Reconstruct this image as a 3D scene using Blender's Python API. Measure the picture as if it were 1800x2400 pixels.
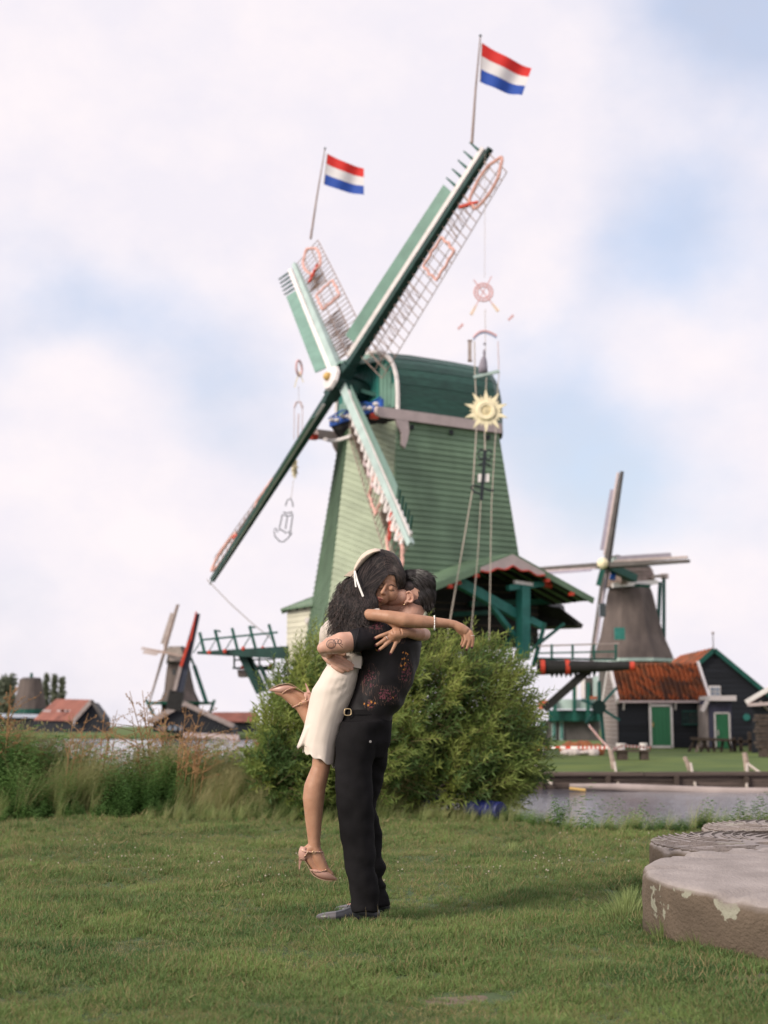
import bpy, bmesh, math, random
import numpy as np
from mathutils import Vector, Matrix, Quaternion, noise as mnoise
random.seed(7); RS = np.random.RandomState(7)
R = math.radians
sc = bpy.context.scene
C = sc.collection
for o in list(bpy.data.objects): bpy.data.objects.remove(o)

# ---------------------------------------------------------------- camera, sky, sun, exposure
CH = 1.0; FPX = 3333.0; PITCH = math.atan(500 / FPX)
cam_d = bpy.data.cameras.new('camera'); cam = bpy.data.objects.new('camera', cam_d); C.objects.link(cam)
cam_d.sensor_fit = 'VERTICAL'; cam_d.sensor_height = 36; cam_d.lens = 50.0
cam.location = (0, 0, CH); cam.rotation_euler = (R(90) + PITCH, 0, 0)
cam_d.clip_start = 0.1; cam_d.clip_end = 4000
cam_d.dof.use_dof = True; cam_d.dof.focus_distance = 7.6; cam_d.dof.aperture_fstop = 2.6
sc.camera = cam
SUN_AZ, SUN_EL = R(-128), R(30)         # azimuth measured clockwise from +Y (view direction)
sd = Vector((math.sin(SUN_AZ) * math.cos(SUN_EL), math.cos(SUN_AZ) * math.cos(SUN_EL), math.sin(SUN_EL)))
sl = bpy.data.lights.new('sun', 'SUN'); sl.energy = 3.2; sl.angle = R(20); sl.color = (1.0, 0.92, 0.80)
so = bpy.data.objects.new('sun', sl); C.objects.link(so); so.rotation_euler = sd.to_track_quat('Z', 'Y').to_euler(); so.location = (0, 0, 60)
sc.view_settings.view_transform = 'Standard'; sc.view_settings.look = 'None'
sc.view_settings.exposure = 0.12; sc.view_settings.gamma = 1.0; sc.view_settings.use_curve_mapping = False
sc.render.engine = 'CYCLES'
sc.cycles.use_denoising = True; sc.cycles.max_bounces = 6; sc.cycles.transparent_max_bounces = 8
sc.cycles.sample_clamp_indirect = 4.0

def raydir(px, py):
    a = (px - 900) / FPX; b = (1200 - py) / FPX
    d = Vector((a, math.cos(PITCH) - b * math.sin(PITCH), math.sin(PITCH) + b * math.cos(PITCH)))
    return d
def P(px, py, Y):
    d = raydir(px, py); return Vector((0, 0, CH)) + d * (Y / d.y)
def G(px, py, z=0.0):
    d = raydir(px, py); return Vector((0, 0, CH)) + d * ((z - CH) / d.z)

W = bpy.data.worlds.new('World'); sc.world = W; W.use_nodes = True
nt = W.node_tree; nt.nodes.clear()
def wn(t, **k):
    n = nt.nodes.new(t)
    for a, b in k.items(): setattr(n, a, b)
    return n
L_ = nt.links.new
wout = wn('ShaderNodeOutputWorld')
sky = wn('ShaderNodeTexSky', sky_type='NISHITA', sun_disc=False, sun_elevation=SUN_EL, sun_rotation=SUN_AZ, altitude=0, air_density=1.2, dust_density=3.0, ozone_density=1.0)
bg1 = wn('ShaderNodeBackground'); bg1.inputs[1].default_value = 0.15
L_(sky.outputs[0], bg1.inputs[0])
tc = wn('ShaderNodeTexCoord')
mp = wn('ShaderNodeMapping'); mp.inputs['Scale'].default_value = (1.0, 1.0, 1.35); L_(tc.outputs['Generated'], mp.inputs[0])
n1 = wn('ShaderNodeTexNoise'); n1.inputs['Scale'].default_value = 4.6; n1.inputs['Detail'].default_value = 7; n1.inputs['Roughness'].default_value = 0.52; L_(mp.outputs[0], n1.inputs[0])
n2 = wn('ShaderNodeTexNoise'); n2.inputs['Scale'].default_value = 13.0; n2.inputs['Detail'].default_value = 6; L_(mp.outputs[0], n2.inputs[0])
def wmath(op, a, b=None, clamp=False):
    m = wn('ShaderNodeMath', operation=op, use_clamp=clamp)
    for i, v in enumerate((a, b)):
        if v is None: continue
        if isinstance(v, (int, float)): m.inputs[i].default_value = v
        else: L_(v, m.inputs[i])
    return m.outputs[0]
cov = wmath('ADD', wmath('MULTIPLY', n1.outputs[0], 1.25), 0.02)
cov = wmath('ADD', cov, wmath('MULTIPLY', n2.outputs[0], 0.55))
# gaps of blue and banks of cloud, each at its own direction in the sky
for px, py, w_, amt in [(1850, -40, 0.05, -1.3), (1640, 230, .045, .45), (1500, 330, 0.045, -0.34), (1600, 470, 0.05, -0.34), (1420, 640, 0.05, -0.22), (1330, 900, 0.055, -0.55), (1440, 1040, .04, -.4), (1650, 560, 0.05, -0.25), (1600, 1150, 0.06, -0.5),
                       (60, 720, 0.055, -0.34), (300, 770, 0.055, -0.46), (520, 900, 0.055, -0.5), (620, 1010, 0.05, -0.40), (60, 1010, .03, -.2), (1300, 1180, .05, -.2), (1480, 60, 0.05, -0.25),
                       (450, 330, 0.11, 0.5), (150, 900, 0.03, 0.5), (330, 1000, .06, .45), (1560, 850, 0.045, 0.6), (1400, 960, .03, .2), (1150, 450, 0.07, 0.3), (500, 1300, 0.12, 0.35), (1640, 1350, .08, .4), (1130, 120, .06, .3)]:
    d = raydir(px, py).normalized()
    dp = wn('ShaderNodeVectorMath', operation='DISTANCE'); L_(tc.outputs['Generated'], dp.inputs[0]); dp.inputs[1].default_value = d
    g = wmath('DIVIDE', dp.outputs['Value'], w_); g = wmath('MULTIPLY', wmath('MULTIPLY', g, g), -0.5); g = wmath('EXPONENT', g)
    cov = wmath('ADD', cov, wmath('MULTIPLY', g, amt))
ramp = wn('ShaderNodeMapRange'); ramp.interpolation_type = 'SMOOTHSTEP'; ramp.inputs[1].default_value = 0.20; ramp.inputs[2].default_value = 1.08
L_(cov, ramp.inputs[0])
cmix = wn('ShaderNodeMix', data_type='RGBA'); cmix.inputs[6].default_value = (0.72, 0.79, 1.0, 1); cmix.inputs[7].default_value = (0.95, 0.875, 0.90, 1)
L_(ramp.outputs[0], cmix.inputs[0])
n3 = wn('ShaderNodeTexNoise'); n3.inputs['Scale'].default_value = 8.0; n3.inputs['Detail'].default_value = 8; n3.inputs['Roughness'].default_value = 0.6; L_(mp.outputs[0], n3.inputs[0])
sh3 = wn('ShaderNodeMapRange'); sh3.inputs[1].default_value = 0.40; sh3.inputs[2].default_value = 0.66; sh3.inputs[3].default_value = 1.0; sh3.inputs[4].default_value = 0.0; L_(n3.outputs[0], sh3.inputs[0])
cm2 = wn('ShaderNodeMix', data_type='RGBA'); L_(wmath('MULTIPLY', sh3.outputs[0], 0.55), cm2.inputs[0]); L_(cmix.outputs[2], cm2.inputs[6]); cm2.inputs[7].default_value = (0.78, 0.76, 0.86, 1)
bg2 = wn('ShaderNodeBackground'); bg2.inputs[1].default_value = 1.0; L_(cm2.outputs[2], bg2.inputs[0])
thick = wmath('MULTIPLY', ramp.outputs[0], 0.40); thick = wmath('ADD', thick, 0.58)
ms = wn('ShaderNodeMixShader'); L_(thick, ms.inputs[0]); L_(bg1.outputs[0], ms.inputs[1]); L_(bg2.outputs[0], ms.inputs[2]); L_(ms.outputs[0], wout.inputs[0])

# ---------------------------------------------------------------- helpers
MATS = {}
def mat(name, col, rough=0.7, var=0.25, scale=3.0, bump=0.0, bscale=40.0, col2=None, spec=0.3, metal=0.0, stretch=None, trans=0.0, geo=False, each=0.0):
    if name in MATS: return MATS[name]
    m = bpy.data.materials.new(name); m.use_nodes = True; t = m.node_tree; b = t.nodes['Principled BSDF']
    b.inputs['Roughness'].default_value = rough; b.inputs['Specular IOR Level'].default_value = spec; b.inputs['Metallic'].default_value = metal
    tc = t.nodes.new('ShaderNodeTexCoord'); src = tc.outputs['Object']
    if geo: src = t.nodes.new('ShaderNodeNewGeometry').outputs['Position']
    if stretch:
        mp = t.nodes.new('ShaderNodeMapping'); mp.inputs['Scale'].default_value = stretch; t.links.new(src, mp.inputs[0]); src = mp.outputs[0]
    n = t.nodes.new('ShaderNodeTexNoise'); n.inputs['Scale'].default_value = scale; n.inputs['Detail'].default_value = 5; t.links.new(src, n.inputs[0])
    mx = t.nodes.new('ShaderNodeMix'); mx.data_type = 'RGBA'
    c = list(col)[:3]; c2 = list(col2)[:3] if col2 else [x * (1 - var) for x in c]
    if not col2: c = [min(1, x * (1 + var * 0.6)) for x in c]
    mx.inputs[6].default_value = (*c2, 1); mx.inputs[7].default_value = (*c, 1)
    mr = t.nodes.new('ShaderNodeMapRange'); mr.inputs[1].default_value = 0.32; mr.inputs[2].default_value = 0.68
    t.links.new(n.outputs[0], mr.inputs[0]); t.links.new(mr.outputs[0], mx.inputs[0]); t.links.new(mx.outputs[2], b.inputs['Base Color'])
    if each:      # every board or tile a little lighter or darker than its neighbours
        oi = t.nodes.new('ShaderNodeObjectInfo'); r2 = t.nodes.new('ShaderNodeMapRange'); r2.inputs[3].default_value = 1 - each; r2.inputs[4].default_value = 1 + each; t.links.new(oi.outputs['Random'], r2.inputs[0])
        hv = t.nodes.new('ShaderNodeHueSaturation'); t.links.new(r2.outputs[0], hv.inputs['Value']); t.links.new(mx.outputs[2], hv.inputs['Color']); t.links.new(hv.outputs[0], b.inputs['Base Color'])
    if bump:
        n2 = t.nodes.new('ShaderNodeTexNoise'); n2.inputs['Scale'].default_value = bscale; n2.inputs['Detail'].default_value = 4; t.links.new(src, n2.inputs[0])
        bp = t.nodes.new('ShaderNodeBump'); bp.inputs['Strength'].default_value = bump; bp.inputs['Distance'].default_value = 0.02
        t.links.new(n2.outputs[0], bp.inputs['Height']); t.links.new(bp.outputs[0], b.inputs['Normal'])
    if trans:
        tr = t.nodes.new('ShaderNodeBsdfTranslucent'); t.links.new(mx.outputs[2], tr.inputs[0])
        ad = t.nodes.new('ShaderNodeMixShader'); ad.inputs[0].default_value = trans
        t.links.new(b.outputs[0], ad.inputs[1]); t.links.new(tr.outputs[0], ad.inputs[2]); t.links.new(ad.outputs[0], t.nodes['Material Output'].inputs[0])
    MATS[name] = m; return m

def tagit(o, label=None, cat=None, group=None, kind=None):
    if label: o['label'] = label
    if cat: o['category'] = cat
    if group: o['group'] = group
    if kind: o['kind'] = kind
    return o
def thing(name, loc, label, cat, group=None):
    o = bpy.data.objects.new(name, None); C.objects.link(o); o.location = loc; o.empty_display_size = 0.3
    return tagit(o, label, cat, group)
def world_loc(o):
    v = Vector((0, 0, 0))
    while o: v += o.location if o.get('_own', 1) else Vector(); o = o.parent
    return v
class MB:
    """collects shapes in world coordinates, then links them as one mesh object"""
    def __init__(s): s.v = []; s.f = []; s.m = []
    def add(s, vs, fs, mi=0):
        k = len(s.v); s.v += [tuple(v) for v in vs]; s.f += [tuple(i + k for i in f) for f in fs]; s.m += [mi] * len(fs); return s
    def hexa(s, b, t, mi=0):       # two quads of matching corners
        return s.add(list(b) + list(t), [(3, 2, 1, 0), (4, 5, 6, 7), (0, 1, 5, 4), (1, 2, 6, 5), (2, 3, 7, 6), (3, 0, 4, 7)], mi)
    def box(s, c, sz, rot=None, mi=0):
        hx, hy, hz = [x / 2 for x in sz]; c = Vector(c)
        p = [Vector(q) for q in ((-hx, -hy, -hz), (hx, -hy, -hz), (hx, hy, -hz), (-hx, hy, -hz), (-hx, -hy, hz), (hx, -hy, hz), (hx, hy, hz), (-hx, hy, hz))]
        if rot is not None: p = [rot @ q for q in p]
        p = [q + c for q in p]
        return s.hexa(p[:4], p[4:], mi)
    def beam(s, a, b, w, h, up=(0, 0, 1), w2=None, h2=None, mi=0):   # w across, h along 'up'
        a, b = Vector(a), Vector(b); d = (b - a).normalized(); up = Vector(up)
        x = d.cross(up)
        if x.length < 1e-4: x = d.cross(Vector((0, 1, 0.01)))
        x.normalize(); z = x.cross(d).normalized()
        w2 = w if w2 is None else w2; h2 = h if h2 is None else h2
        q = lambda p, w, h: [p - x * w / 2 - z * h / 2, p + x * w / 2 - z * h / 2, p + x * w / 2 + z * h / 2, p - x * w / 2 + z * h / 2]
        return s.hexa(q(a, w, h), q(b, w2, h2), mi)
    def tube(s, pts, r, n=6, mi=0, cap=True):
        pts = [Vector(p) for p in pts]; rs = r if isinstance(r, (list, tuple)) else [r] * len(pts)
        k = len(s.v); prev = None
        for i, p in enumerate(pts):
            d = (pts[min(i + 1, len(pts) - 1)] - pts[max(i - 1, 0)])
            if d.length < 1e-9: d = Vector((0, 0, 1))
            d.normalize()
            if prev is None: x = d.orthogonal().normalized()
            else:
                x = prev - d * prev.dot(d)
                x = x.normalized() if x.length > 1e-6 else d.orthogonal().normalized()
            prev = x; y = d.cross(x)
            for j in range(n):
                a = 2 * math.pi * j / n; s.v.append(tuple(p + (x * math.cos(a) + y * math.sin(a)) * rs[i]))
        for i in range(len(pts) - 1):
            for j in range(n):
                s.f.append((k + i * n + j, k + i * n + (j + 1) % n, k + (i + 1) * n + (j + 1) % n, k + (i + 1) * n + j)); s.m.append(mi)
        if cap:
            s.f.append(tuple(k + j for j in reversed(range(n)))); s.m.append(mi)
            s.f.append(tuple(k + (len(pts) - 1) * n + j for j in range(n))); s.m.append(mi)
        return s
    def prism(s, poly, ext, mi=0):
        poly = [Vector(p) for p in poly]; ext = Vector(ext); n = len(poly)
        return s.add(poly + [p + ext for p in poly], [tuple(reversed(range(n))), tuple(range(n, 2 * n))] + [(i, (i + 1) % n, n + (i + 1) % n, n + i) for i in range(n)], mi)
    def ball(s, c, r, seg=10, rings=7, mi=0):
        c = Vector(c); r = (r, r, r) if isinstance(r, (int, float)) else r; k = len(s.v)
        for i in range(rings + 1):
            ph = math.pi * i / rings
            for j in range(seg):
                a = 2 * math.pi * j / seg; s.v.append((c.x + r[0] * math.sin(ph) * math.cos(a), c.y + r[1] * math.sin(ph) * math.sin(a), c.z + r[2] * math.cos(ph)))
        for i in range(rings):
            for j in range(seg):
                s.f.append((k + i * seg + j, k + (i + 1) * seg + j, k + (i + 1) * seg + (j + 1) % seg, k + i * seg + (j + 1) % seg)); s.m.append(mi)
        return s
    def loft(s, rings, mi=0, cap=True):
        k = len(s.v); n = len(rings[0])
        for r in rings: s.v += [tuple(p) for p in r]
        for i in range(len(rings) - 1):
            for j in range(n):
                s.f.append((k + i * n + j, k + i * n + (j + 1) % n, k + (i + 1) * n + (j + 1) % n, k + (i + 1) * n + j)); s.m.append(mi)
        if cap:
            s.f.append(tuple(k + j for j in reversed(range(n)))); s.m.append(mi)
            s.f.append(tuple(k + (len(rings) - 1) * n + j for j in range(n))); s.m.append(mi)
        return s
    def build(s, name, mats, parent=None, smooth=False, fix=True):
        me = bpy.data.meshes.new(name); me.from_pydata(s.v, [], s.f)
        for m in (mats if isinstance(mats, (list, tuple)) else [mats]): me.materials.append(m)
        me.polygons.foreach_set('material_index', s.m)
        if fix:
            bm = bmesh.new(); bm.from_mesh(me); bmesh.ops.recalc_face_normals(bm, faces=bm.faces); bm.to_mesh(me); bm.free()
        if smooth: me.polygons.foreach_set('use_smooth', [True] * len(me.polygons))
        return link(bpy.data.objects.new(name, me), parent)
def link(o, parent=None):
    C.objects.link(o)
    if parent is not None:
        root = parent
        while root.parent: root = root.parent
        o.parent = parent
        o.matrix_parent_inverse = Matrix.Translation(-root.location) if parent is root else Matrix.Identity(4)
    return o
def single(mb, name, m, label, cat, group=None, smooth=False):
    """a thing that is one mesh, its origin at its base"""
    vs = np.array(mb.v); c = Vector(((vs[:, 0].min() + vs[:, 0].max()) / 2, (vs[:, 1].min() + vs[:, 1].max()) / 2, vs[:, 2].min()))
    mb.v = [(v[0] - c.x, v[1] - c.y, v[2] - c.z) for v in mb.v]
    o = mb.build(name, m, None, smooth); o.location = c
    return tagit(o, label, cat, group)
def shared(name, me, parent, M4):
    """one of many alike pieces, its mesh shared; M4 is its world matrix"""
    o = bpy.data.objects.new(name, me); link(o, parent); o.matrix_basis = M4; return o
def frame(x, y, z, o):
    return Matrix(((x[0], y[0], z[0], o[0]), (x[1], y[1], z[1], o[1]), (x[2], y[2], z[2], o[2]), (0, 0, 0, 1)))
def unit_box(name, m):
    b = MB().box((0, 0, 0), (1, 1, 1)); me = bpy.data.meshes.new(name); me.from_pydata(b.v, [], b.f); me.materials.append(m); return me
def board(me, a, b, w, h, up=(0, 0, 1)):
    """matrix that lays the unit box from a to b, w across and h along up"""
    a, b = Vector(a), Vector(b); d = b - a; L = d.length; d.normalize(); x = d.cross(Vector(up)).normalized(); z = x.cross(d).normalized()
    return frame(d * L, x * w, z * h, (a + b) / 2)

def scatter(name, proto, pts, rots, scales, parent=None, mats=None):
    """instances of proto (an unlinked mesh object) on points, by geometry nodes"""
    me = bpy.data.meshes.new(name); me.from_pydata([tuple(p) for p in pts], [], [])
    a = me.attributes.new('rot', 'FLOAT_VECTOR', 'POINT'); a.data.foreach_set('vector', np.asarray(rots, dtype=np.float32).ravel())
    a = me.attributes.new('scl', 'FLOAT_VECTOR', 'POINT')
    s_ = np.asarray(scales, dtype=np.float32)
    if s_.ndim == 1: s_ = np.repeat(s_[:, None], 3, 1)
    a.data.foreach_set('vector', s_.ravel())
    o = link(bpy.data.objects.new(name, me), parent)
    g = bpy.data.node_groups.new(name + '_nodes', 'GeometryNodeTree')
    g.interface.new_socket('Geometry', in_out='INPUT', socket_type='NodeSocketGeometry'); g.interface.new_socket('Geometry', in_out='OUTPUT', socket_type='NodeSocketGeometry')
    gi = g.nodes.new('NodeGroupInput'); go = g.nodes.new('NodeGroupOutput')
    oi = g.nodes.new('GeometryNodeObjectInfo'); oi.inputs['Object'].default_value = proto; oi.inputs['As Instance'].default_value = True
    ip = g.nodes.new('GeometryNodeInstanceOnPoints')
    r1 = g.nodes.new('GeometryNodeInputNamedAttribute'); r1.data_type = 'FLOAT_VECTOR'; r1.inputs[0].default_value = 'rot'
    r2 = g.nodes.new('GeometryNodeInputNamedAttribute'); r2.data_type = 'FLOAT_VECTOR'; r2.inputs[0].default_value = 'scl'
    e2 = g.nodes.new('FunctionNodeEulerToRotation')
    g.links.new(gi.outputs[0], ip.inputs['Points']); g.links.new(oi.outputs['Geometry'], ip.inputs['Instance'])
    g.links.new(r1.outputs[0], e2.inputs[0]); g.links.new(e2.outputs[0], ip.inputs['Rotation']); g.links.new(r2.outputs[0], ip.inputs['Scale'])
    g.links.new(ip.outputs[0], go.inputs[0])
    md = o.modifiers.new('scatter', 'NODES'); md.node_group = g
    return o
def proto(name, mb, m, smooth=False):
    me = bpy.data.meshes.new(name); me.from_pydata(mb.v, [], mb.f)
    for q in (m if isinstance(m, (list, tuple)) else [m]): me.materials.append(q)
    me.polygons.foreach_set('material_index', mb.m)
    if smooth: me.polygons.foreach_set('use_smooth', [True] * len(me.polygons))
    return bpy.data.objects.new(name, me)

def nz(x, y, s=1.0, o=0.0): return mnoise.noise(Vector((x * s, y * s, o)))
# ---------------------------------------------------------------- materials
m_grass_soil = mat('meadow_soil', (0.085, 0.115, 0.048), 0.95, col2=(0.048, 0.078, 0.032), scale=1.3, bump=0.6, bscale=30, geo=True)
m_soil = mat('bare_soil', (0.20, 0.145, 0.11), 0.95, col2=(.10, .085, .05), scale=9, bump=0.5, bscale=60)
m_farsoil = mat('far_lawn', (0.12, 0.16, 0.035), 0.95, col2=(0.06, 0.10, 0.025), scale=0.5, bump=0.3, bscale=20)
m_green = mat('mill_green_paint', (0.155, 0.235, 0.15), 0.55, 0.26, 0.8, bump=0.15, bscale=25, stretch=(1, 1, .5), each=.10)
m_front = mat('mill_front_sunlit_green', (0.33, 0.375, 0.265), 0.6, 0.16, .9, bump=0.15, bscale=25, each=.07)  # same green as the side, sunlight on the front put into the colour
m_cream = mat('annex_cream_green_paint', (0.58, 0.555, 0.44), 0.6, 0.12, 0.9, bump=0.1, bscale=25, each=.06)
m_teal = mat('dark_teal_paint', (0.012, 0.085, 0.065), 0.45, 0.25, 3)
m_teal2 = mat('teal_paint', (0.03, 0.17, 0.145), 0.5, 0.2, 3)
m_dark = mat('tarred_dark_green', (0.015, 0.050, 0.042), 0.5, 0.3, 3)
m_caproof = mat('cap_green_boards', (0.035, 0.115, 0.085), 0.42, col2=(0.02, 0.065, 0.05), scale=2.4, bump=0.2, bscale=14, stretch=(1, 1, 6), each=.2)
m_board = mat('sail_board_green', (0.17, 0.30, 0.24), 0.38, 0.15, 2, spec=.6)
m_paleboard = mat('pale_board_and_lit_stock', (0.40, 0.50, 0.47), 0.6, 0.15, 1.5)  # pale paint; on two sail stocks it carries the light falling there
m_white = mat('white_paint', (0.78, 0.72, 0.70), 0.5, 0.10, 4)
m_pink = mat('weathered_white_fascia', (0.52, 0.42, 0.41), 0.6, 0.12, 3)
m_red = mat('vermilion_paint', (0.52, 0.055, 0.03), 0.5, 0.2, 4)
m_blue = mat('cap_board_blue', (0.025, 0.10, 0.42), 0.5, 0.2, 4)
m_lath = mat('sail_lath_brown', (0.30, 0.22, 0.19), 0.7, 0.25, 3)
m_rope = mat('hemp_rope', (0.50, 0.43, 0.37), 0.85, 0.2, 30)
m_paleorn = mat('ornament_pale', (0.62, 0.50, 0.50), 0.7, 0.15, 5)
m_yellow = mat('ornament_yellow', (0.84, 0.74, 0.50), 0.6, 0.10, 6)
m_straw = mat('ornament_gold', (0.62, 0.40, 0.14), 0.6, 0.2, 6)
m_black = mat('ornament_black', (0.02, 0.025, 0.03), 0.5, 0.2, 6)
m_thatch = mat('thatch', (0.145, 0.115, 0.105), 0.95, col2=(0.09, 0.072, 0.068), scale=1.5, bump=0.8, bscale=6, stretch=(1, 1, 0.25))
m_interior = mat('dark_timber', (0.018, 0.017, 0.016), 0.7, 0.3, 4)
m_grey = mat('grey_render', (0.10, 0.09, 0.085), 0.85, 0.2, 2, bump=0.3, bscale=8)
m_shed = mat('black_tarred_boards', (0.016, 0.018, 0.024), 0.6, 0.3, 3, bump=0.2, bscale=10, each=.25)
m_greywood = mat('grey_pink_boards', (0.34, 0.28, 0.26), 0.7, 0.2, 2, each=.12)
m_tile = mat('orange_pantiles', (0.42, 0.105, 0.028), 0.7, col2=(0.20, 0.055, 0.025), scale=2.2, bump=0.3, bscale=20, each=.3)
m_tile2 = mat('orange_pantiles_mossy', (0.24, 0.08, 0.035), 0.75, col2=(0.11, 0.045, 0.022), scale=3.2, bump=0.3, bscale=20, each=.3)
m_door = mat('green_door_paint', (0.045, 0.20, 0.095), 0.5, 0.12, 2)
m_glass = mat('window_glass', (0.22, 0.25, 0.30), 0.12, 0.3, 2, spec=0.8)
m_darkglass = mat('dark_window_glass', (0.015, 0.03, 0.03), 0.12, 0.3, 2, spec=0.8)
m_post = mat('weathered_post', (0.38, 0.29, 0.25), 0.85, 0.3, 8, bump=0.3)
m_oldwood = mat('old_dark_wood', (0.075, 0.055, 0.045), 0.85, 0.35, 6, bump=0.3)
m_quay = mat('quay_planking', (0.10, 0.075, 0.065), 0.9, 0.4, 3, bump=0.5, bscale=12, each=.3)
m_stone = None

# ---------------------------------------------------------------- ground, water, far land
def strip_mesh(name, poly_fn, nx, ny, m, z):
    b = MB()
    for j in range(ny + 1):
        for i in range(nx + 1):
            b.v.append(poly_fn(i / nx, j / ny))
    for j in range(ny):
        for i in range(nx):
            k = j * (nx + 1) + i; b.f.append((k, k + 1, k + nx + 2, k + nx + 1)); b.m.append(0)
    return b
def near_edge(x):      # y of the near bank's edge
    t = min(1, max(0, (x - .6) / 1.3)); t = t * t * (3 - 2 * t); return 16.9 + (14.35 - 16.9) * t + .12 * math.sin(x * 2.3)
def ground_z(x, y):
    e = near_edge(x); z = 0.03 * nz(x, y, 0.8) + 0.022 * nz(x, y, 2.3, 3)
    if y > e - 0.5: z -= min(1.6, (y - e + 0.5) * 0.65)
    return z
def gp(u, v):
    x = -60 + 120 * (0.5 + 0.5 * math.copysign(abs(2 * u - 1) ** 2.2, 2 * u - 1)); y = -50 + 69.5 * v if v < 0.0 else None
    y = -30 + 49.0 * (v ** 0.6)
    return (x, y, ground_z(x, y))
g = strip_mesh('meadow', gp, 150, 150, m_grass_soil, 0).build('ground', m_grass_soil, smooth=True); g['kind'] = 'structure'
# bare soil patches, thin sheets following the ground
def patch(px, py, rx, ry, seed):
    c = G(px, py); b = MB(); n = 28; b.v.append((c.x, c.y, ground_z(c.x, c.y) + 0.006))
    for k in (0.55, 1.0):
        for i in range(n):
            a = 2 * math.pi * i / n; q = 1 + 0.35 * nz(math.cos(a) * 1.6, math.sin(a) * 1.6, 1, seed)
            x, y = c.x + rx * k * q * math.cos(a), c.y + ry * k * q * math.sin(a); b.v.append((x, y, ground_z(x, y) + (0.004 if k < 1 else -0.012)))
    for i in range(n): j = (i + 1) % n; b.f += [(0, 1 + i, 1 + j), (1 + i, 1 + n + i, 1 + n + j, 1 + j)]; b.m += [0, 0]
    o = b.build('bare_soil', m_soil, smooth=True); tagit(o, kind='structure'); return (c.x, c.y, rx, ry)
PATCHES = [patch(1075, 2335, 0.20, 0.15, 1), patch(1585, 2182, 0.20, 0.16, 2), patch(960, 1965, 0.26, 0.16, 3), patch(1755, 2290, 0.16, 0.16, 4), patch(690, 1900, .12, .2, 5)]
# far bank: from the quay back beyond the houses
QY = 34.5; QZ = -0.16
def far_z(x, y): return QZ + 0.16 * min(1, max(0, (y - QY) / 28.0)) + 0.015 * nz(x, y, 0.3)
def fp(u, v):
    y = QY + 0.15 + 300 * v ** 2.2
    x0 = -3.5 - 0.08 * min(60, (y - QY)); x = x0 + (260 - x0) * u ** 1.8
    return (x, y, far_z(x, y))
strip_mesh('f', fp, 60, 60, m_farsoil, 0).build('far_bank_ground', m_farsoil, smooth=True)['kind'] = 'structure'
b = MB()   # far shore of the river, left
def lp(u, v):
    x = -700 + 720 * u; y = 150 + 12 * math.sin(u * 9) + 1500 * v ** 2; return (x, y, -0.42 + 0.35 * min(1, v * 40))
strip_mesh('l', lp, 40, 30, m_farsoil, 0).build('far_shore_ground', m_farsoil, smooth=True)['kind'] = 'structure'
b = MB().add([(-900, 12, -0.5), (900, 12, -0.5), (900, 1700, -0.5), (-900, 1700, -0.5)], [(0, 1, 2, 3)])
m_water = mat('river_water', (0.10, 0.10, 0.12), 0.12, 0.2, 0.4, bump=0.55, bscale=2.2, spec=0.6, stretch=(0.7, 2.2, 1))
for n_ in m_water.node_tree.nodes:
    if n_.type == 'BUMP': n_.inputs['Distance'].default_value = 0.05
b.build('water', m_water)['kind'] = 'structure'
b = MB().box((0, 900, -3.2), (4000, 3000, 1.0)); b.build('river_bed', m_soil)['kind'] = 'structure'

# quay wall: capping beam, piles and planks, each a piece
qw = thing('quay_wall', (12, QY, -0.7), 'low dark timber quay wall of planks and piles along the far bank', 'quay')
me_q = unit_box('quay_plank', m_quay); me_qp = unit_box('quay_pile', m_oldwood)
MB().box((26, QY + 0.12, -0.75), (60, 0.06, 0.9)).build('backing', m_interior, qw)
x = -3.4
while x < 22:
    w = 1.6 + 0.5 * random.random()
    for r in range(3):
        zc = -0.26 - 0.15 * r
        shared('plank', me_q, qw, board(me_q, (x + 0.01, QY + 0.02 * random.random(), zc + 0.01 * random.random()), (x + w - 0.015, QY + 0.02 * random.random(), zc + 0.01 * random.random()), 0.07, 0.135))
    shared('pile', me_qp, qw, board(me_qp, (x, QY - 0.07, -1.3), (x, QY - 0.07, -0.22 + 0.03 * random.random()), 0.11, 0.12, (0, 1, 0)))
    x += w
x = -3.4
while x < 22:
    w = 3.2; shared('capping_beam', me_q, qw, board(me_q, (x, QY, -0.145), (x + w - 0.02, QY, -0.145 + 0.01 * random.random()), 0.24, 0.09)); x += w
# ---------------------------------------------------------------- the green mill
O3 = P(798, 894, 52.0); ZH = O3.z
EA = Vector((.8467, .5321, 0)); EB = Vector((.5321, -.8467, 0)); EZ = Vector((0, 0, 1))     # backward, towards the right side, up
O0 = Vector((O3.x, O3.y, 0))
def K(a, b, z): return O0 + EA * a + EB * b + EZ * z
def UB(px, py, b):      # picture point on the plane b = const
    d = raydir(px, py); c = Vector((0, 0, CH)); t = (b - (c - O0).dot(EB)) / d.dot(EB); p = c + d * t; return (p - O0).dot(EA), p.z
def UA(px, py, a):
    d = raydir(px, py); c = Vector((0, 0, CH)); t = (a - (c - O0).dot(EA)) / d.dot(EA); p = c + d * t; return (p - O0).dot(EB), p.z
mill = thing('windmill', (O0.x + 2.5, O0.y + 1.6, 0), 'tall green weatherboarded windmill with four sails right behind the couple', 'windmill')
ZT, ZB = 12.0, 3.9
af = lambda z: 1.2 - .125 * (ZT - z); ar = lambda z: 5.75 + .11 * (ZT - z); bw = lambda z: 2.1 + .10 * (ZT - z); pr = 0.8
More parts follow.
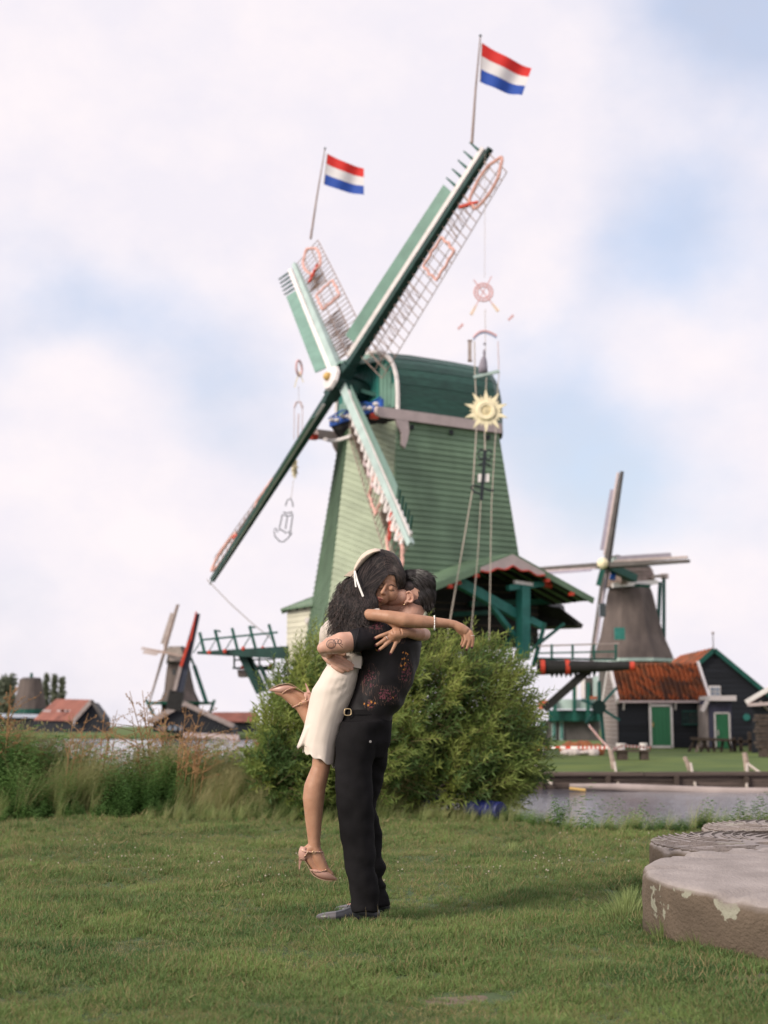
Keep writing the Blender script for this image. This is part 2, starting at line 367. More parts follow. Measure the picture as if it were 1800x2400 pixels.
def clip(poly, ax, lim, sgn):
    out = []
    for i in range(len(poly)):
        p, q = poly[i], poly[(i + 1) % len(poly)]; ip, iq = sgn * (p[ax] - lim) <= 0, sgn * (q[ax] - lim) <= 0
        if ip: out.append(p)
        if ip != iq:
            k = (lim - p[ax]) / (q[ax] - p[ax]); out.append(tuple(p[j] + k * (q[j] - p[j]) for j in range(len(p))))
    return out
def wall_boards(parent, edge0, edge1, zt, zb, pitch, drop, m, name='weatherboard'):
    """overlapping boards between two edges (functions of z); drop = how far a board falls from edge0 to edge1"""
    k = 0; z = zt + (drop if drop > 0 else 0)
    n0 = (edge1(zt) - edge0(zt)).cross(EZ).normalized()
    while z > zb - max(0, -drop):
        poly = [(0, z, 0.012), (1, z - drop, 0.012), (1, z - drop - pitch * 1.06, 0.055), (0, z - pitch * 1.06, 0.055)]
        poly = clip(clip(poly, 1, zt, 1), 1, zb, -1)
        if len(poly) >= 3 and max(p[1] for p in poly) - min(p[1] for p in poly) > .01:
            pts = [edge0(p[1]).lerp(edge1(p[1]), p[0]) for p in poly]
            jit = 0.004 * random.random()
            outer = [q + n0 * (p[2] + jit) for q, p in zip(pts, poly)]; inner = [q - n0 * 0.01 for q in pts]; n = len(pts)
            b = MB(); b.add(outer + inner, [tuple(range(n)), tuple(reversed(range(n, 2 * n)))] + [(i, (i + 1) % n, n + (i + 1) % n, n + i) for i in range(n)])
            b.build(name, m, parent)
        z -= pitch; k += 1
# trunk core
def ring(z, q=0.0): return [K(af(z) + q, bw(z) - q, z), K(ar(z) - q, bw(z) - q, z), K(ar(z) - q, -bw(z) + q, z), K(af(z) + q, -bw(z) + q, z), K(af(z) - pr + q, 0, z)]
MB().loft([ring(ZB, 0.03), ring(ZT, 0.03)]).build('trunk', m_interior, mill)
side = MB().hexa([K(af(ZB), bw(ZB) - .02, ZB), K(ar(ZB), bw(ZB) - .02, ZB), K(ar(ZB), bw(ZB) - .06, ZB), K(af(ZB), bw(ZB) - .06, ZB)],
                 [K(af(ZT), bw(ZT) - .02, ZT), K(ar(ZT), bw(ZT) - .02, ZT), K(ar(ZT), bw(ZT) - .06, ZT), K(af(ZT), bw(ZT) - .06, ZT)]).build('side_wall', m_interior, mill)
def E_(fa, fb): return lambda z: K(fa(z), fb(z), z)
cFR = E_(af, bw); cRR = E_(ar, bw); cRL = E_(ar, lambda z: -bw(z)); cFL = E_(af, lambda z: -bw(z)); cP = E_(lambda z: af(z) - pr, lambda z: 0)
wall_boards(side, cFR, cRR, ZT, 6.0, .218, 0, m_green)
fw = MB().prism([K(af(ZB) - .1, -1, ZB), K(af(ZB) - .1, 1, ZB), K(af(ZT) - .1, 1, ZT), K(af(ZT) - .1, -1, ZT)], EA * 0.05).build('front_wall', m_interior, mill)
wall_boards(fw, cP, cFR, ZT, ZB, .215, 1.0, m_front)
wall_boards(fw, cFL, cP, ZT, ZB, .215, -1.0, m_green)
for ob in [o for o in fw.children][-60:]: pass
rw = MB().prism([K(ar(ZB) - .05, -1, ZB), K(ar(ZB) - .05, 1, ZB), K(ar(ZT) - .05, 1, ZT), K(ar(ZT) - .05, -1, ZT)], EA * 0.02).build('rear_wall', m_interior, mill)
wall_boards(rw, cRR, cRL, ZT, ZB, .40, 0, m_green)
# corner strip
for c_ in (cFR, cRR): MB().beam(c_(ZT), c_(ZB), .07, .07).build('corner_strip', m_green, mill)
for a, bb in [(1.75, 2.12), (3.5, 2.12), (5.2, 2.12)]:
    b = MB(); b.box(K(a, bb + .10, 11.8), (.14, .14, .16)); b.build('vent_block', m_black, mill)

# cap
def prof(w, zt, zb=12.32):
    pts = []
    N = 11
    for i in range(2 * N + 1):
        t = -1 + i / N; an = abs(t) * math.pi / 2
        x = w * math.sin(an) ** 0.85 * (1 + 0.04 * math.sin(abs(t) * math.pi)); z = zb + (zt - zb) * (max(0, math.cos(an)) ** 0.72)
        pts.append((math.copysign(x, t), z))
    return pts
secs = [(1.15, 2.2, 14.93), (2.6, 2.2, 15.02), (4.4, 2.2, 15.03), (5.6, 2.2, 15.0), (6.1, 1.88, 14.95), (6.5, 1.40, 14.82), (6.9, .88, 14.55), (7.2, .45, 14.1), (7.3, .2, 13.6)]
caph = MB(); rings = [[K(a, x * .985, z - .03) for x, z in prof(w, zt)] for a, w, zt in secs]; caph.loft(rings); cap = caph.build('cap', m_interior, mill, smooth=False)
P_ = [prof(w, zt) for a, w, zt in secs]
for i in range(len(P_[0]) - 1):
    b = MB()
    for j in range(len(secs) - 1):
        a0, a1 = secs[j][0], secs[j + 1][0]; o_ = 0.02 if i % 2 else 0.0
        q = [K(a0, P_[j][i][0], P_[j][i][1] + o_), K(a0, P_[j][i + 1][0], P_[j][i + 1][1] + o_), K(a1, P_[j + 1][i + 1][0], P_[j + 1][i + 1][1] + o_), K(a1, P_[j + 1][i][0], P_[j + 1][i][1] + o_)]
        c_ = K((a0 + a1) / 2, 0, 13.0); s_ = [p + (c_ - p).normalized() * 0.06 for p in q]
        b.hexa(s_, q)
    b.build('roof_board', m_caproof, cap)
arch = [K(1.12, x * 1.01, z) for x, z in prof(2.2, 14.95)]
MB().tube(arch, .085, 6).build('arch_trim', m_white, cap)
b = MB(); pf = prof(2.1, 14.85); b.add([K(1.12, 0, 13.2)] + [K(1.12, x, z) for x, z in pf], [(0, i + 1, i + 2) for i in range(len(pf) - 1)]); b.build('front_panel', m_teal2, cap)
b = MB()   # panel boards on the front of the cap, paler to the rim: light put into the colour
for x in np.arange(-1.9, 1.95, .27):
    h = 12.35 + 2.45 * max(0, 1 - (abs(x) / 2.1) ** 2.2) ** .55
    MB().hexa([K(1.05, x + .01, 12.5), K(1.05, x + .25, 12.5), K(1.1, x + .25, 12.5), K(1.1, x + .01, 12.5)], [K(1.05, x + .01, h), K(1.05, x + .25, h), K(1.1, x + .25, h), K(1.1, x + .01, h)]).build('front_board', m_board if abs(x) > .9 else m_teal2, cap)
for sg in (-1, 1):     # hood over the shaft
    b = MB(); b.hexa([K(1.2, 0, 14.98), K(1.2, sg * 1.35, 14.55), K(1.2, sg * 1.35, 14.49), K(1.2, 0, 14.92)], [K(-.05, 0, 14.52), K(-.05, sg * .42, 14.36), K(-.05, sg * .42, 14.30), K(-.05, 0, 14.46)])
    b.build('hood', m_board, cap)
    b = MB(); b.beam(K(1.2, sg * 1.37, 14.50), K(-.08, sg * .44, 14.31), .07, .14); b.build('hood_edge', m_paleboard, cap)
    b = MB(); b.hexa([K(.2, sg * 2.36, 11.99), K(5.75, sg * 2.36, 11.99), K(5.75, sg * 2.28, 11.99), K(.2, sg * 2.28, 11.99)], [K(.2, sg * 2.36, 12.37), K(5.75, sg * 2.36, 12.37), K(5.75, sg * 2.28, 12.37), K(.2, sg * 2.28, 12.37)])
    b.build('eave_fascia', m_pink, cap)
    MB().tube([K(.22, sg * 2.40, 12.18), K(.16, sg * 2.30, 12.18)], .19, 12).build('fascia_scroll', m_pink, cap)
    MB().box(K(.12, sg * 2.22, 12.02), (.24, .24, .2), Matrix.Rotation(math.atan2(EA.y, EA.x), 3, 'Z')).build('beam_end', m_red, cap)
    q = [K(.95, sg * 2.25, 12.0), K(1.5, sg * 2.25, 12.0), K(1.55, sg * 2.25, 11.6), K(1.45, sg * 2.25, 11.2), K(1.35, sg * 2.25, 10.95), K(1.22, sg * 2.25, 11.05), K(1.22, sg * 2.25, 11.5), K(1.05, sg * 2.25, 11.75)]
    MB().prism(q, EB * sg * .1).build('corbel', m_pink, cap)
MB().prism([K(.62, -1.9, 12.42), K(.62, 1.9, 12.42), K(.62, 1.9, 12.80), K(.62, 1.1, 12.72), K(.62, .3, 12.86), K(.62, -.3, 12.86), K(.62, -1.1, 12.72), K(.62, -1.9, 12.80)], EA * .1).build('front_board_blue', m_blue, cap)
sc_ = MB()
for i in range(9):
    x = -1.6 + .4 * i; sc_.ball(K(.58, x, 12.60 + .04 * (-1) ** i), (.13, .10, .085), 8, 6)
sc_.build('scrollwork', m_white, cap)
MB().tube([K(.60, x, 12.80 + (.06 if abs(x) < 1 else 0) + .05 * math.sin(x * 4)) for x in np.linspace(-1.9, 1.9, 24)], .035, 5).build('board_trim', m_blue, cap)
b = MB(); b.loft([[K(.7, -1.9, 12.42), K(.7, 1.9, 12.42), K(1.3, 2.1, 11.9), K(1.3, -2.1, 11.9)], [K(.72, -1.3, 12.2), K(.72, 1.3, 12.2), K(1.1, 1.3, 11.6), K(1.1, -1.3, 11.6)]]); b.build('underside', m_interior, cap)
MB().tube([K(.5 - .25 * math.cos(x * .8), x, 11.62 + .28 * (abs(x) / 1.9) ** 2) for x in np.linspace(-2.1, 1.2, 14)], .07, 6).build('beard_trim', m_white, cap)

# ---------------------------------------------------------------- sails
def orn_frame(b, f, t, w, s, r=.045):      # scalloped square frame
    pts = []
    for i in range(33):
        a = 2 * math.pi * i / 32; k = 1 / max(abs(math.cos(a)), abs(math.sin(a))); k = min(k, 1.3) * (1 + .07 * math.cos(8 * a))
        pts.append(f(t + s * 1.15 * k * math.sin(a), w + s * .85 * k * math.cos(a)))
    b.tube(pts, r, 5)
def make_sail(parent, hub, arm, n, L, shift=0.0, scale=1.0, M=None, lattice=True, orn=True, lat_n=27, pitch=(30, 10), lw=1.5, bw_=.48, ladder=True, stockw=.36):
    M = M or dict(stock=m_dark, white=m_white, board=m_board, lath=m_lath, peg=m_teal)
    arm = arm.normalized(); wd = n.cross(arm).normalized(); h = hub - n * shift
    s = MB(); s.beam(h, h + arm * L, stockw * scale, stockw * scale, n, w2=stockw * .5 * scale, h2=stockw * .5 * scale)
    root = s.build('sail', M['stock'], parent)
    def fl(t, w):
        ta = R(pitch[0] + (pitch[1] - pitch[0]) * t / L); return h + arm * t - (wd * math.cos(ta) + n * math.sin(ta)) * w
    def fb(t, w):
        ta = R(39 - 14 * t / L); return h + arm * t + (wd * math.cos(ta) + n * math.sin(ta)) * w
    b = MB(); w0 = stockw * .5 * scale + .01
    seg = 8
    def sheet(t0, t1, wa, wb, th):
        b = MB()
        for i in range(seg):
            ta, tb = t0 + (t1 - t0) * i / seg, t0 + (t1 - t0) * (i + 1) / seg
            q = [fb(ta, wa), fb(tb, wa), fb(tb, wb), fb(ta, wb)]; b.hexa([p - n * th for p in q], [p + n * th for p in q])
        return b
    sheet(.10 * L, .985 * L, w0, w0 + .16 * scale, .05 * scale).build('white_batten', M['white'], root)
    sheet(.15 * L, .80 * L, w0 + .18 * scale, w0 + (.18 + bw_) * scale, .02 * scale).build('windboard', M['board'], root)
    if ladder:
        for i in range(5):
            t = L * (.825 + .036 * i)
            q = [fb(t - .05, w0 + .2 * scale), fb(t + .05, w0 + .2 * scale), fb(t + .02, w0 + .72 * scale), fb(t - .02, w0 + .72 * scale)]
            MB().hexa([p - n * .03 for p in q], [p + n * .03 for p in q]).build('peg', M['peg'], root)
    b = MB()
    if lattice:
        for i in range(lat_n):
            t = L * (.13 + .855 * i / (lat_n - 1)); b.tube([fl(t, -.1), fl(t, lw * scale)], .019 * scale, 4)
        for k in (.36, .68, 1.0):
            b.tube([fl(L * (.13 + .855 * i / 16), lw * scale * k) for i in range(17)], .022 * scale, 4)
        b.build('lattice', M['lath'], root)
    if orn:
        b = MB(); pts = []
        for i in range(26): pts.append(fl(L * (.16 + .30 * i / 25), lw * scale * (.42 + .28 * (-1) ** i)))
        b.tube(pts, .035 * scale, 4, cap=False); b.build('zigzag_garland', m_lath, root); b = MB(); pts = []
        for i in range(12): pts.append(fl(L * (.70 + .12 * i / 11), lw * scale * (.42 + .28 * (-1) ** i)))
        b.tube(pts, .035 * scale, 4, cap=False); b.build('zigzag_garland', m_lath, root)
        b = MB(); orn_frame(b, fl, L * .60, lw * scale * .55, .55 * scale, .055); b.build('square_frame', mat('ornament_coral', (.68, .38, .32), .6, .15, 5), root)
        b = MB(); b.tube([fl(L * .905 + .95 * scale * math.cos(a) * (1 + .1 * math.cos(5 * a)), lw * scale * .55 + .46 * scale * math.sin(a)) for a in np.linspace(0, 2 * math.pi, 29)], .06 * scale, 5, cap=False)
        b.build('oval_frame', mat('ornament_coral', (.68, .38, .32), .6, .15, 5), root)
        b = MB(); b.tube([fl(L * (.78 + .008 * i), lw * scale * (.2 + .06 * i)) for i in range(9)], [.05, .09, .06, .1, .06, .1, .05, .07, .03], 5); b.build('ribbon', m_red, root)
    return root, fl
n_s = Vector((-.821, -.516, .2443)).normalized()
a_s = Vector((.5221, -.5056, .6869)).normalized(); b_s = n_s.cross(a_s).normalized()
HUB = P(797, 895, 51.9); LS = 10.2
mC = dict(stock=m_dark, white=m_white, board=m_board, lath=m_lath, peg=m_teal)
mBD_lit = dict(stock=m_paleboard, white=m_white, board=m_board, lath=m_lath, peg=m_teal)  # pale stock for these two sails: light on their sides put into colour
sA, fA = make_sail(mill, HUB, a_s, n_s, LS, M=mC)
sC, fC = make_sail(mill, HUB, -a_s, n_s, LS * .99, M=mC)
sB, fB = make_sail(mill, HUB, b_s, n_s, LS, shift=.18, M=mBD_lit)
sD, fD = make_sail(mill, HUB, -b_s, n_s, LS * 1.0, shift=.18, M=mBD_lit)
# white festoon on the lower sail
b = MB()
b.tube([fD(LS * (.14 + .80 * i / 90), .36 + .26 * math.sin(i * 1.05)) for i in range(91)], [.085 + .03 * math.sin(i * 2.1) for i in range(91)], 6)
b.build('white_festoon', m_white, sD)
b = MB(); q_ = []
for i in range(20): q_.append(fD(LS * (.40 + .2 * i / 19), .75 + .1 * math.sin(i)))
b.tube(q_, .07, 5); b.build('pale_garland', m_paleorn, sD)
# shaft head
shaft = MB(); rr = 0.42
x_ = a_s; y_ = b_s
def oct_ring(o, r, r2=None): return [o + (x_ * math.cos(k * math.pi / 4 + .39) + y_ * math.sin(k * math.pi / 4 + .39)) * r for k in range(8)]
shaft.loft([oct_ring(HUB + n_s * .32, .36), oct_ring(HUB - n_s * .75, .42), oct_ring(HUB - n_s * 2.6, .30)])
shaft.build('windshaft', m_dark, mill)
b = MB(); b.beam(HUB - a_s * .75, HUB + a_s * .75, .46, .46, n_s); b.beam(HUB - n_s * .3 - b_s * .8, HUB - n_s * .3 + b_s * .8, .44, .44, n_s); b.build('poll_end', m_dark, mill)
b = MB(); b.loft([oct_ring(HUB + n_s * .33, .50), oct_ring(HUB + n_s * .45, .46), oct_ring(HUB + n_s * .52, .2)]); st = b.build('hub_disc', m_white, mill)
MB().ball(HUB + n_s * .56, .17, 8, 6).build('gilt_boss', m_straw, st)
b = MB()
for k in range(3): b.beam(HUB - n_s * .5 + b_s * (.1 - .1 * k), K(1.3, -1.0 + k, 14.3 - .6 * k), .14, .14)
b.build('weather_beam', m_teal, mill)

# ---------------------------------------------------------------- the saw wings
ra, rz, ez = 3.85, 6.97, 5.61; aF, aR_ = .35, 7.36
for sg in (1, -1):
    wing = MB().prism([K(aF + .3, sg * 2.7, ez - .35), K(aR_ - .3, sg * 2.7, ez - .35), K(ra, sg * 2.7, rz - .3)], EB * sg * .05).build('saw_wing', m_interior, mill)
    b0, b1 = 2.25, (5.35 if sg > 0 else 4.85)
    for (x0, z0, x1, z1) in ((ra, rz, aF - .15, ez - .06), (ra, rz, aR_ + .15, ez - .06)):
        nb = 9
        for i in range(nb):
            p0 = (x0 + (x1 - x0) * i / nb, z0 + (z1 - z0) * i / nb); p1 = (x0 + (x1 - x0) * (i + 1.06) / nb, z0 + (z1 - z0) * (i + 1.06) / nb)
            b = MB(); b.hexa([K(p0[0], sg * b0, p0[1] - .05), K(p0[0], sg * b1, p0[1] - .05), K(p1[0], sg * b1, p1[1] - .05), K(p1[0], sg * b0, p1[1] - .05)],
                             [K(p0[0], sg * b0, p0[1]), K(p0[0], sg * b1, p0[1]), K(p1[0], sg * b1, p1[1] + .03), K(p1[0], sg * b0, p1[1] + .03)])
            b.build('roof_board', m_green, wing)
        MB().beam(K(x0, sg * (b1 + .03), z0 - .09), K(x1, sg * (b1 + .03), z1 - .09), .05, .22).build('verge_board', m_green, wing)
    # soffit rafters
    for i in range(5):
        bb = sg * (b0 + .5 + i * .6)
        b = MB(); b.beam(K(ra, bb, rz - .14), K(aR_, bb, ez - .10), .09, .13); b.beam(K(ra, bb, rz - .14), K(aF, bb, ez - .10), .09, .13); b.build('rafter', m_interior, wing)
# right wing: open side
wing = [o for o in mill.children if o.name.startswith('saw_wing')][0]; wingL = [o for o in mill.children if o.name.startswith('saw_wing')][1]
pts = [K(ra, 5.37, rz - .05)]
N = 26
top = [(2.45, rz - .05 - (ra - 2.45) * .388), (ra, rz - .05), (5.25, rz - .05 - (5.25 - ra) * .388)]
bot = []
for i in range(N + 1):
    x = 5.25 - 2.8 * i / N; base = rz - .05 - abs(x - ra) * .388; bot.append((x, base - .10 - .30 * (1 - abs(x - ra) / 1.5) - .09 * abs(math.sin(i * math.pi / 6.5)) ** 1.5))
poly = [K(a, 5.40, z) for a, z in top + bot]
b = MB(); 
for i in range(N):
    x0, x1 = bot[i][0], bot[i + 1][0]; t0, t1 = rz - .05 - abs(x0 - ra) * .388, rz - .05 - abs(x1 - ra) * .388
    b.hexa([K(x0, 5.38, bot[i][1]), K(x1, 5.38, bot[i + 1][1]), K(x1, 5.42, bot[i + 1][1]), K(x0, 5.42, bot[i][1])], [K(x0, 5.38, t0), K(x1, 5.38, t1), K(x1, 5.42, t1), K(x0, 5.42, t0)])
b.build('scalloped_gable_board', m_pink, wing)
b = MB(); b.tube([K(a, 5.43, z) for a, z in bot], .035, 5); b.build('scallop_edge', m_red, wing)
for a in (1.2, 2.3, 5.4, 6.5): MB().box(K(a, 5.36, rz - .28 - abs(a - ra) * .388), (.16, .16, .12), Matrix.Rotation(math.atan2(EA.y, EA.x), 3, 'Z')).build('purlin_end', m_red, wing)
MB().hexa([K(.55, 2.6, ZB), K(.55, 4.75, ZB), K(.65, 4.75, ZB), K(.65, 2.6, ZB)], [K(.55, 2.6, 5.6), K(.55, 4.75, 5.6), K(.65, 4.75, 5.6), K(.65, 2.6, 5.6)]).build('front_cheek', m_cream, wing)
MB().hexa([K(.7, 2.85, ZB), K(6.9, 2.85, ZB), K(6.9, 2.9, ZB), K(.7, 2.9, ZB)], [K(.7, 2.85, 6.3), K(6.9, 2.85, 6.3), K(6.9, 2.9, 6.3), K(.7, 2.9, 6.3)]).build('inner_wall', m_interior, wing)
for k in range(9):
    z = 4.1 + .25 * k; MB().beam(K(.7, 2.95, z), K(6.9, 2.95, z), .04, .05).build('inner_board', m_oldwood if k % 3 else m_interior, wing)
def post_px(p0, p1, bpl, w, h, m, nm, w2=None):
    a0, z0 = UB(*p0, bpl); a1, z1 = UB(*p1, bpl); return MB().beam(K(a0, bpl, z0), K(a1, bpl, z1), w, h, EB, w2=w2).build(nm, m, wing)
post_px((1226, 1374), (1226, 1545), 4.9, .36, .36, m_teal2, 'corner_post')
post_px((1190, 1378), (1275, 1368), 4.9, .20, .2, m_teal2, 'head_beam')
post_px((1205, 1364), (1247, 1370), 4.95, .12, .12, m_white, 'white_plate')
post_px((1274, 1367), (1290, 1372), 4.92, .22, .22, m_red, 'head_beam_end')
post_px((1070, 1362), (1222, 1448), 4.6, .34, .3, m_teal2, 'brace', .34)
post_px((1137, 1400), (1222, 1512), 4.6, .15, .2, m_teal2, 'brace')
post_px((1240, 1452), (1266, 1466), 4.9, .24, .2, m_teal2, 'bracket')
post_px((1170, 1540), (1196, 1495), 4.6, .10, .1, m_teal, 'brace')
post_px((1322, 1462), (1236, 1530), 5.6, .09, .09, m_teal, 'brace')
post_px((1277, 1460), (1250, 1560), 5.6, .11, .11, m_teal, 'brace')
post_px((1064, 1362), (1074, 1360), 4.62, .3, .3, m_red, 'brace_end')
post_px((1100, 1415), (1330, 1408), 3.2, .2, .2, m_teal, 'tie_beam')
post_px((1060, 1440), (1215, 1432), 3.2, .16, .2, m_teal, 'tie_beam')
# lower lean-to behind
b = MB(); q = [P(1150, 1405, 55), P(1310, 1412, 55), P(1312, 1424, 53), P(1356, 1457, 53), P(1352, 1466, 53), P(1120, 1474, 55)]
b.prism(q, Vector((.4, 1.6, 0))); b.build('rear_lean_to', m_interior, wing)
q = [P(1020, 1350, 51.2), P(1110, 1340, 52.2), P(1180, 1350, 53.), P(1180, 1474, 53.), P(1000, 1474, 51.2)]
# left wing: cream front, windowless
aL = .45
for i in range(11):
    z0 = 3.3 + i * .215
    MB().hexa([K(aL - .03, -4.85, z0), K(aL - .03, -2.4, z0), K(aL + .05, -2.4, z0), K(aL + .05, -4.85, z0)], [K(aL, -4.85, z0 + .213), K(aL, -2.4, z0 + .213), K(aL + .05, -2.4, z0 + .213), K(aL + .05, -4.85, z0 + .213)]).build('weatherboard', m_cream, wingL)
MB().hexa([K(aL + .05, -4.8, 3.3), K(6.9, -4.8, 3.3), K(6.9, -2.4, 3.3), K(aL + .05, -2.4, 3.3)], [K(aL + .05, -4.8, 5.6), K(6.9, -4.8, 5.6), K(6.9, -2.4, 5.6), K(aL + .05, -2.4, 5.6)]).build('wing_body', m_cream, wingL)
MB().box(K(aL - .05, -3.1, 5.0), (.2, .2, .2)).build('lamp', m_white, wingL)
MB().hexa([K(.2, -5.4, .1), K(2, -5.4, .1), K(2, -1, .1), K(.2, -1, .1)], [K(.8, -4.9, 3.3), K(2, -4.9, 3.3), K(2, -1, 3.3), K(.8, -1, 3.3)]).build('lower_wall', m_cream, mill)
# lifting stage out in front on the left, five leaning posts
st_ = thing('stage', P(560, 1700, 49), 'dark green timber stage with leaning railing posts left of the green windmill', 'platform')
Ys = 49.0
def ps(x, y, d=0.0): return P(x, y, Ys + d)
b = MB(); b.hexa([ps(462, 1527, 0), ps(676, 1514, -.5), ps(676, 1514, 1.4), ps(462, 1527, 1.2)][:4], [ps(462, 1533, 0), ps(676, 1545, -.5), ps(676, 1545, 1.4), ps(462, 1533, 1.2)]); b.build('deck', m_dark, st_)
for (xt, yt, xb, yb, f_) in [(468, 1482, 480, 1532, 0), (504, 1477, 518, 1530, 1), (544, 1472, 557, 1524, 0), (585, 1468, 599, 1520, 1), (630, 1463, 645, 1516, 0)]:
    MB().beam(ps(xt, yt), ps(xb, yb), .095, .095, (0, 1, 0)).build('railing_post', m_teal, st_)
    MB().tube([ps(xt + 2, yt + 22, .8), ps(xt - 15, yb - 2, 1.2)], .02, 4).build('stay_rod', m_teal, st_)
    if f_: MB().beam(ps(xt - 2, yt, 0), ps(xt + 13, yt + 3, 0), .06, .05, (0, 1, 0)).build('hook', m_teal, st_)
MB().beam(ps(470, 1500), ps(651, 1482), .06, .085, (0, 1, 0)).build('rail', m_teal, st_)
for x, y in ((490, 1529), (527, 1526), (570, 1520), (616, 1520)): MB().ball(ps(x, y, -.25), (.07, .05, .08), 8, 6).build('red_bolt', m_red, st_)
for (p, q, w) in [((568, 1530), (612, 1622), .34), ((580, 1530), (622, 1620), .16), ((610, 1560), (634, 1615), .13)]:
    MB().beam(ps(*p, .2), ps(*q, .2), w, .3, (0, 1, 0)).build('strut', m_dark, st_)
b = MB(); b.hexa([ps(545, 1564, .6), ps(640, 1560, .6), ps(640, 1560, 2.), ps(545, 1564, 2.)], [ps(545, 1568, .6), ps(640, 1572, .6), ps(640, 1572, 2.), ps(545, 1568, 2.)]); b.build('lower_deck', m_dark, st_)
for x in (549, 608, 643): MB().beam(ps(x, 1536, .6), ps(x, 1566, .6), .06, .06, (0, 1, 0)).build('lower_post', m_teal, st_)
MB().beam(ps(549, 1547, .6), ps(643, 1545, .6), .05, .05, (0, 1, 0)).build('lower_rail', m_teal, st_)
for x, y in ((568, 1564), (600, 1562), (634, 1559)): MB().ball(ps(x, y, .4), (.06, .05, .07), 8, 6).build('red_bolt', m_red, st_)
b = MB(); b.prism([ps(556, 1570, .8), ps(577, 1570, .8), ps(577, 1585, .8), ps(558, 1586, .8)], Vector((0, 1, 0))); b.build('beam_end', m_greywood, st_)
MB().tube([P(485, 1358, 50), P(540, 1415, 50.3), P(592, 1462, 50.6), P(640, 1500, 51)], .018, 4).build('rope', m_rope, mill)

# log boom, railing and pier on the right
gl = thing('log_gallery', P(1330, 1760, 49), 'black log jib with red bands and railed walkway on the right of the green windmill', 'log hoist')
Yg = 48.5
def pg(x, y, d=0.): return P(x, y, Yg + d)
MB().tube([pg(1258, 1564), pg(1482, 1561, -.4)], [.27, .13], 14).build('log', m_interior, gl)
MB().tube([pg(1476, 1561, -.4), pg(1487, 1561, -.42)], [.15, .15], 14).build('log_end', m_red, gl)
for x in (1271, 1329): MB().tube([pg(x - 5, 1564, -.1), pg(x + 5, 1564, -.1)], [.262, .258], 14).build('red_band', m_red, gl)
b = MB(); b.hexa([pg(1258, 1546), pg(1445, 1548), pg(1445, 1548, 1.2), pg(1258, 1546, 1.2)], [pg(1258, 1541), pg(1445, 1543), pg(1445, 1543, 1.2), pg(1258, 1541, 1.2)]); b.build('walkway', m_dark, gl)
for x in (1293, 1342, 1392, 1443):
    MB().beam(pg(x, 1510), pg(x, 1545), .075, .075, (0, 1, 0)).build('railing_post', m_teal, gl)
MB().beam(pg(1262, 1514), pg(1450, 1508), .05, .05, (0, 1, 0)).build('top_rail', m_greywood, gl)
MB().beam(pg(1256, 1531), pg(1443, 1527), .05, .07, (0, 1, 0)).build('middle_rail', m_teal, gl)
MB().beam(pg(1378, 1571, .1), pg(1275, 1662, .1), .26, .26, (0, 1, 0)).build('strut', m_interior, gl)
MB().beam(pg(1262, 1706, .1), pg(1290, 1755, .1), .16, .16, (0, 1, 0)).build('foot_strut', m_dark, gl)
for i in range(16):
    x = 1290 + 11 * i; MB().prism([pg(x, 1580 - i * .6, .3), pg(x + 9, 1580 - i * .6, .3), pg(x + 4, 1588, .3)], Vector((0, .1, 0))).build('tooth', m_dark, gl) if x < 1390 else None
pier = MB(); c = P(1212, 1770, 48.3)
pier.loft([[(c.x + r * math.cos(k * math.pi / 8), c.y + r * math.sin(k * math.pi / 8), z) for k in range(16)] for r, z in ((.95, -.2), (.95, .55), (.85, .95))])
single(pier, 'brick_pier', m_grey, 'round grey rendered mill pier half hidden behind the bush', 'pier')
# ---------------------------------------------------------------- the thatched mill on the right
def imgvec(v, px, py):      # picture-aligned direction (right, up, towards the camera) at a picture point
    f = raydir(px, py).normalized(); r = f.cross(EZ).normalized(); u = r.cross(f); return r * v[0] + u * v[1] - f * v[2]
RD = 115.0
tm = thing('windmill', P(1480, 1705, RD), 'brown thatched windmill with pale sails behind the orange roofed sheds', 'windmill')
def octa(cx, y, rpx, d=0, Y=RD, n=8, ph=0.3):
    c = P(cx, y, Y + d); r = rpx / FPX * Y; return [(c.x + r * math.cos(k * 2 * math.pi / n + ph), c.y + r * math.sin(k * 2 * math.pi / n + ph), c.z) for k in range(n)]
MB().loft([octa(1484, 1546, 97), octa(1482, 1528, 92), octa(1480, 1490, 77), octa(1478, 1440, 65), octa(1476, 1395, 56), octa(1475, 1382, 52), octa(1475, 1377, 46)]).build('thatched_body', m_thatch, tm)
MB().loft([octa(1484, 1553, 99), octa(1484, 1546, 99)]).build('skirt_board', m_paleboard, tm)
MB().loft([octa(1484, 1710, 84), octa(1484, 1553, 84)]).build('base', m_grey, tm)
MB().loft([octa(1475, 1380, 50), octa(1475, 1373, 52)]).build('curb', m_teal, tm)
MB().box(P(1452, 1485, RD - 8.5), (.75, .3, .9)).build('window', m_teal2, tm)
MB().box(P(1411, 1430, RD - 7.), (.45, .6, 1.0)).build('window', m_darkglass, tm)
cp = MB(); cp.prism([P(1456, 1370, RD - 3), P(1533, 1370, RD + 1), P(1535, 1350, RD + 1), P(1526, 1330, RD + 1), P(1456, 1328, RD - 3)], Vector((-1.2, 3.2, 0))); capR = cp.build('cap', m_lath, tm)
for i in range(4): MB().beam(P(1456, 1337 + 8 * i, RD - 3.1), P(1531, 1337 + 8 * i, RD + .9), .1, .07).build('cap_board', m_greywood, capR)
MB().beam(P(1435, 1372, RD - 3.4), P(1540, 1364, RD + .5), .2, .35).build('cap_beam', m_white, capR)
MB().prism([P(1440, 1306, RD - 4), P(1482, 1306, RD - 2), P(1482, 1322, RD - 2), P(1440, 1322, RD - 4)], Vector((-.5, 2, 0))).build('cap_front', m_paleboard, capR)
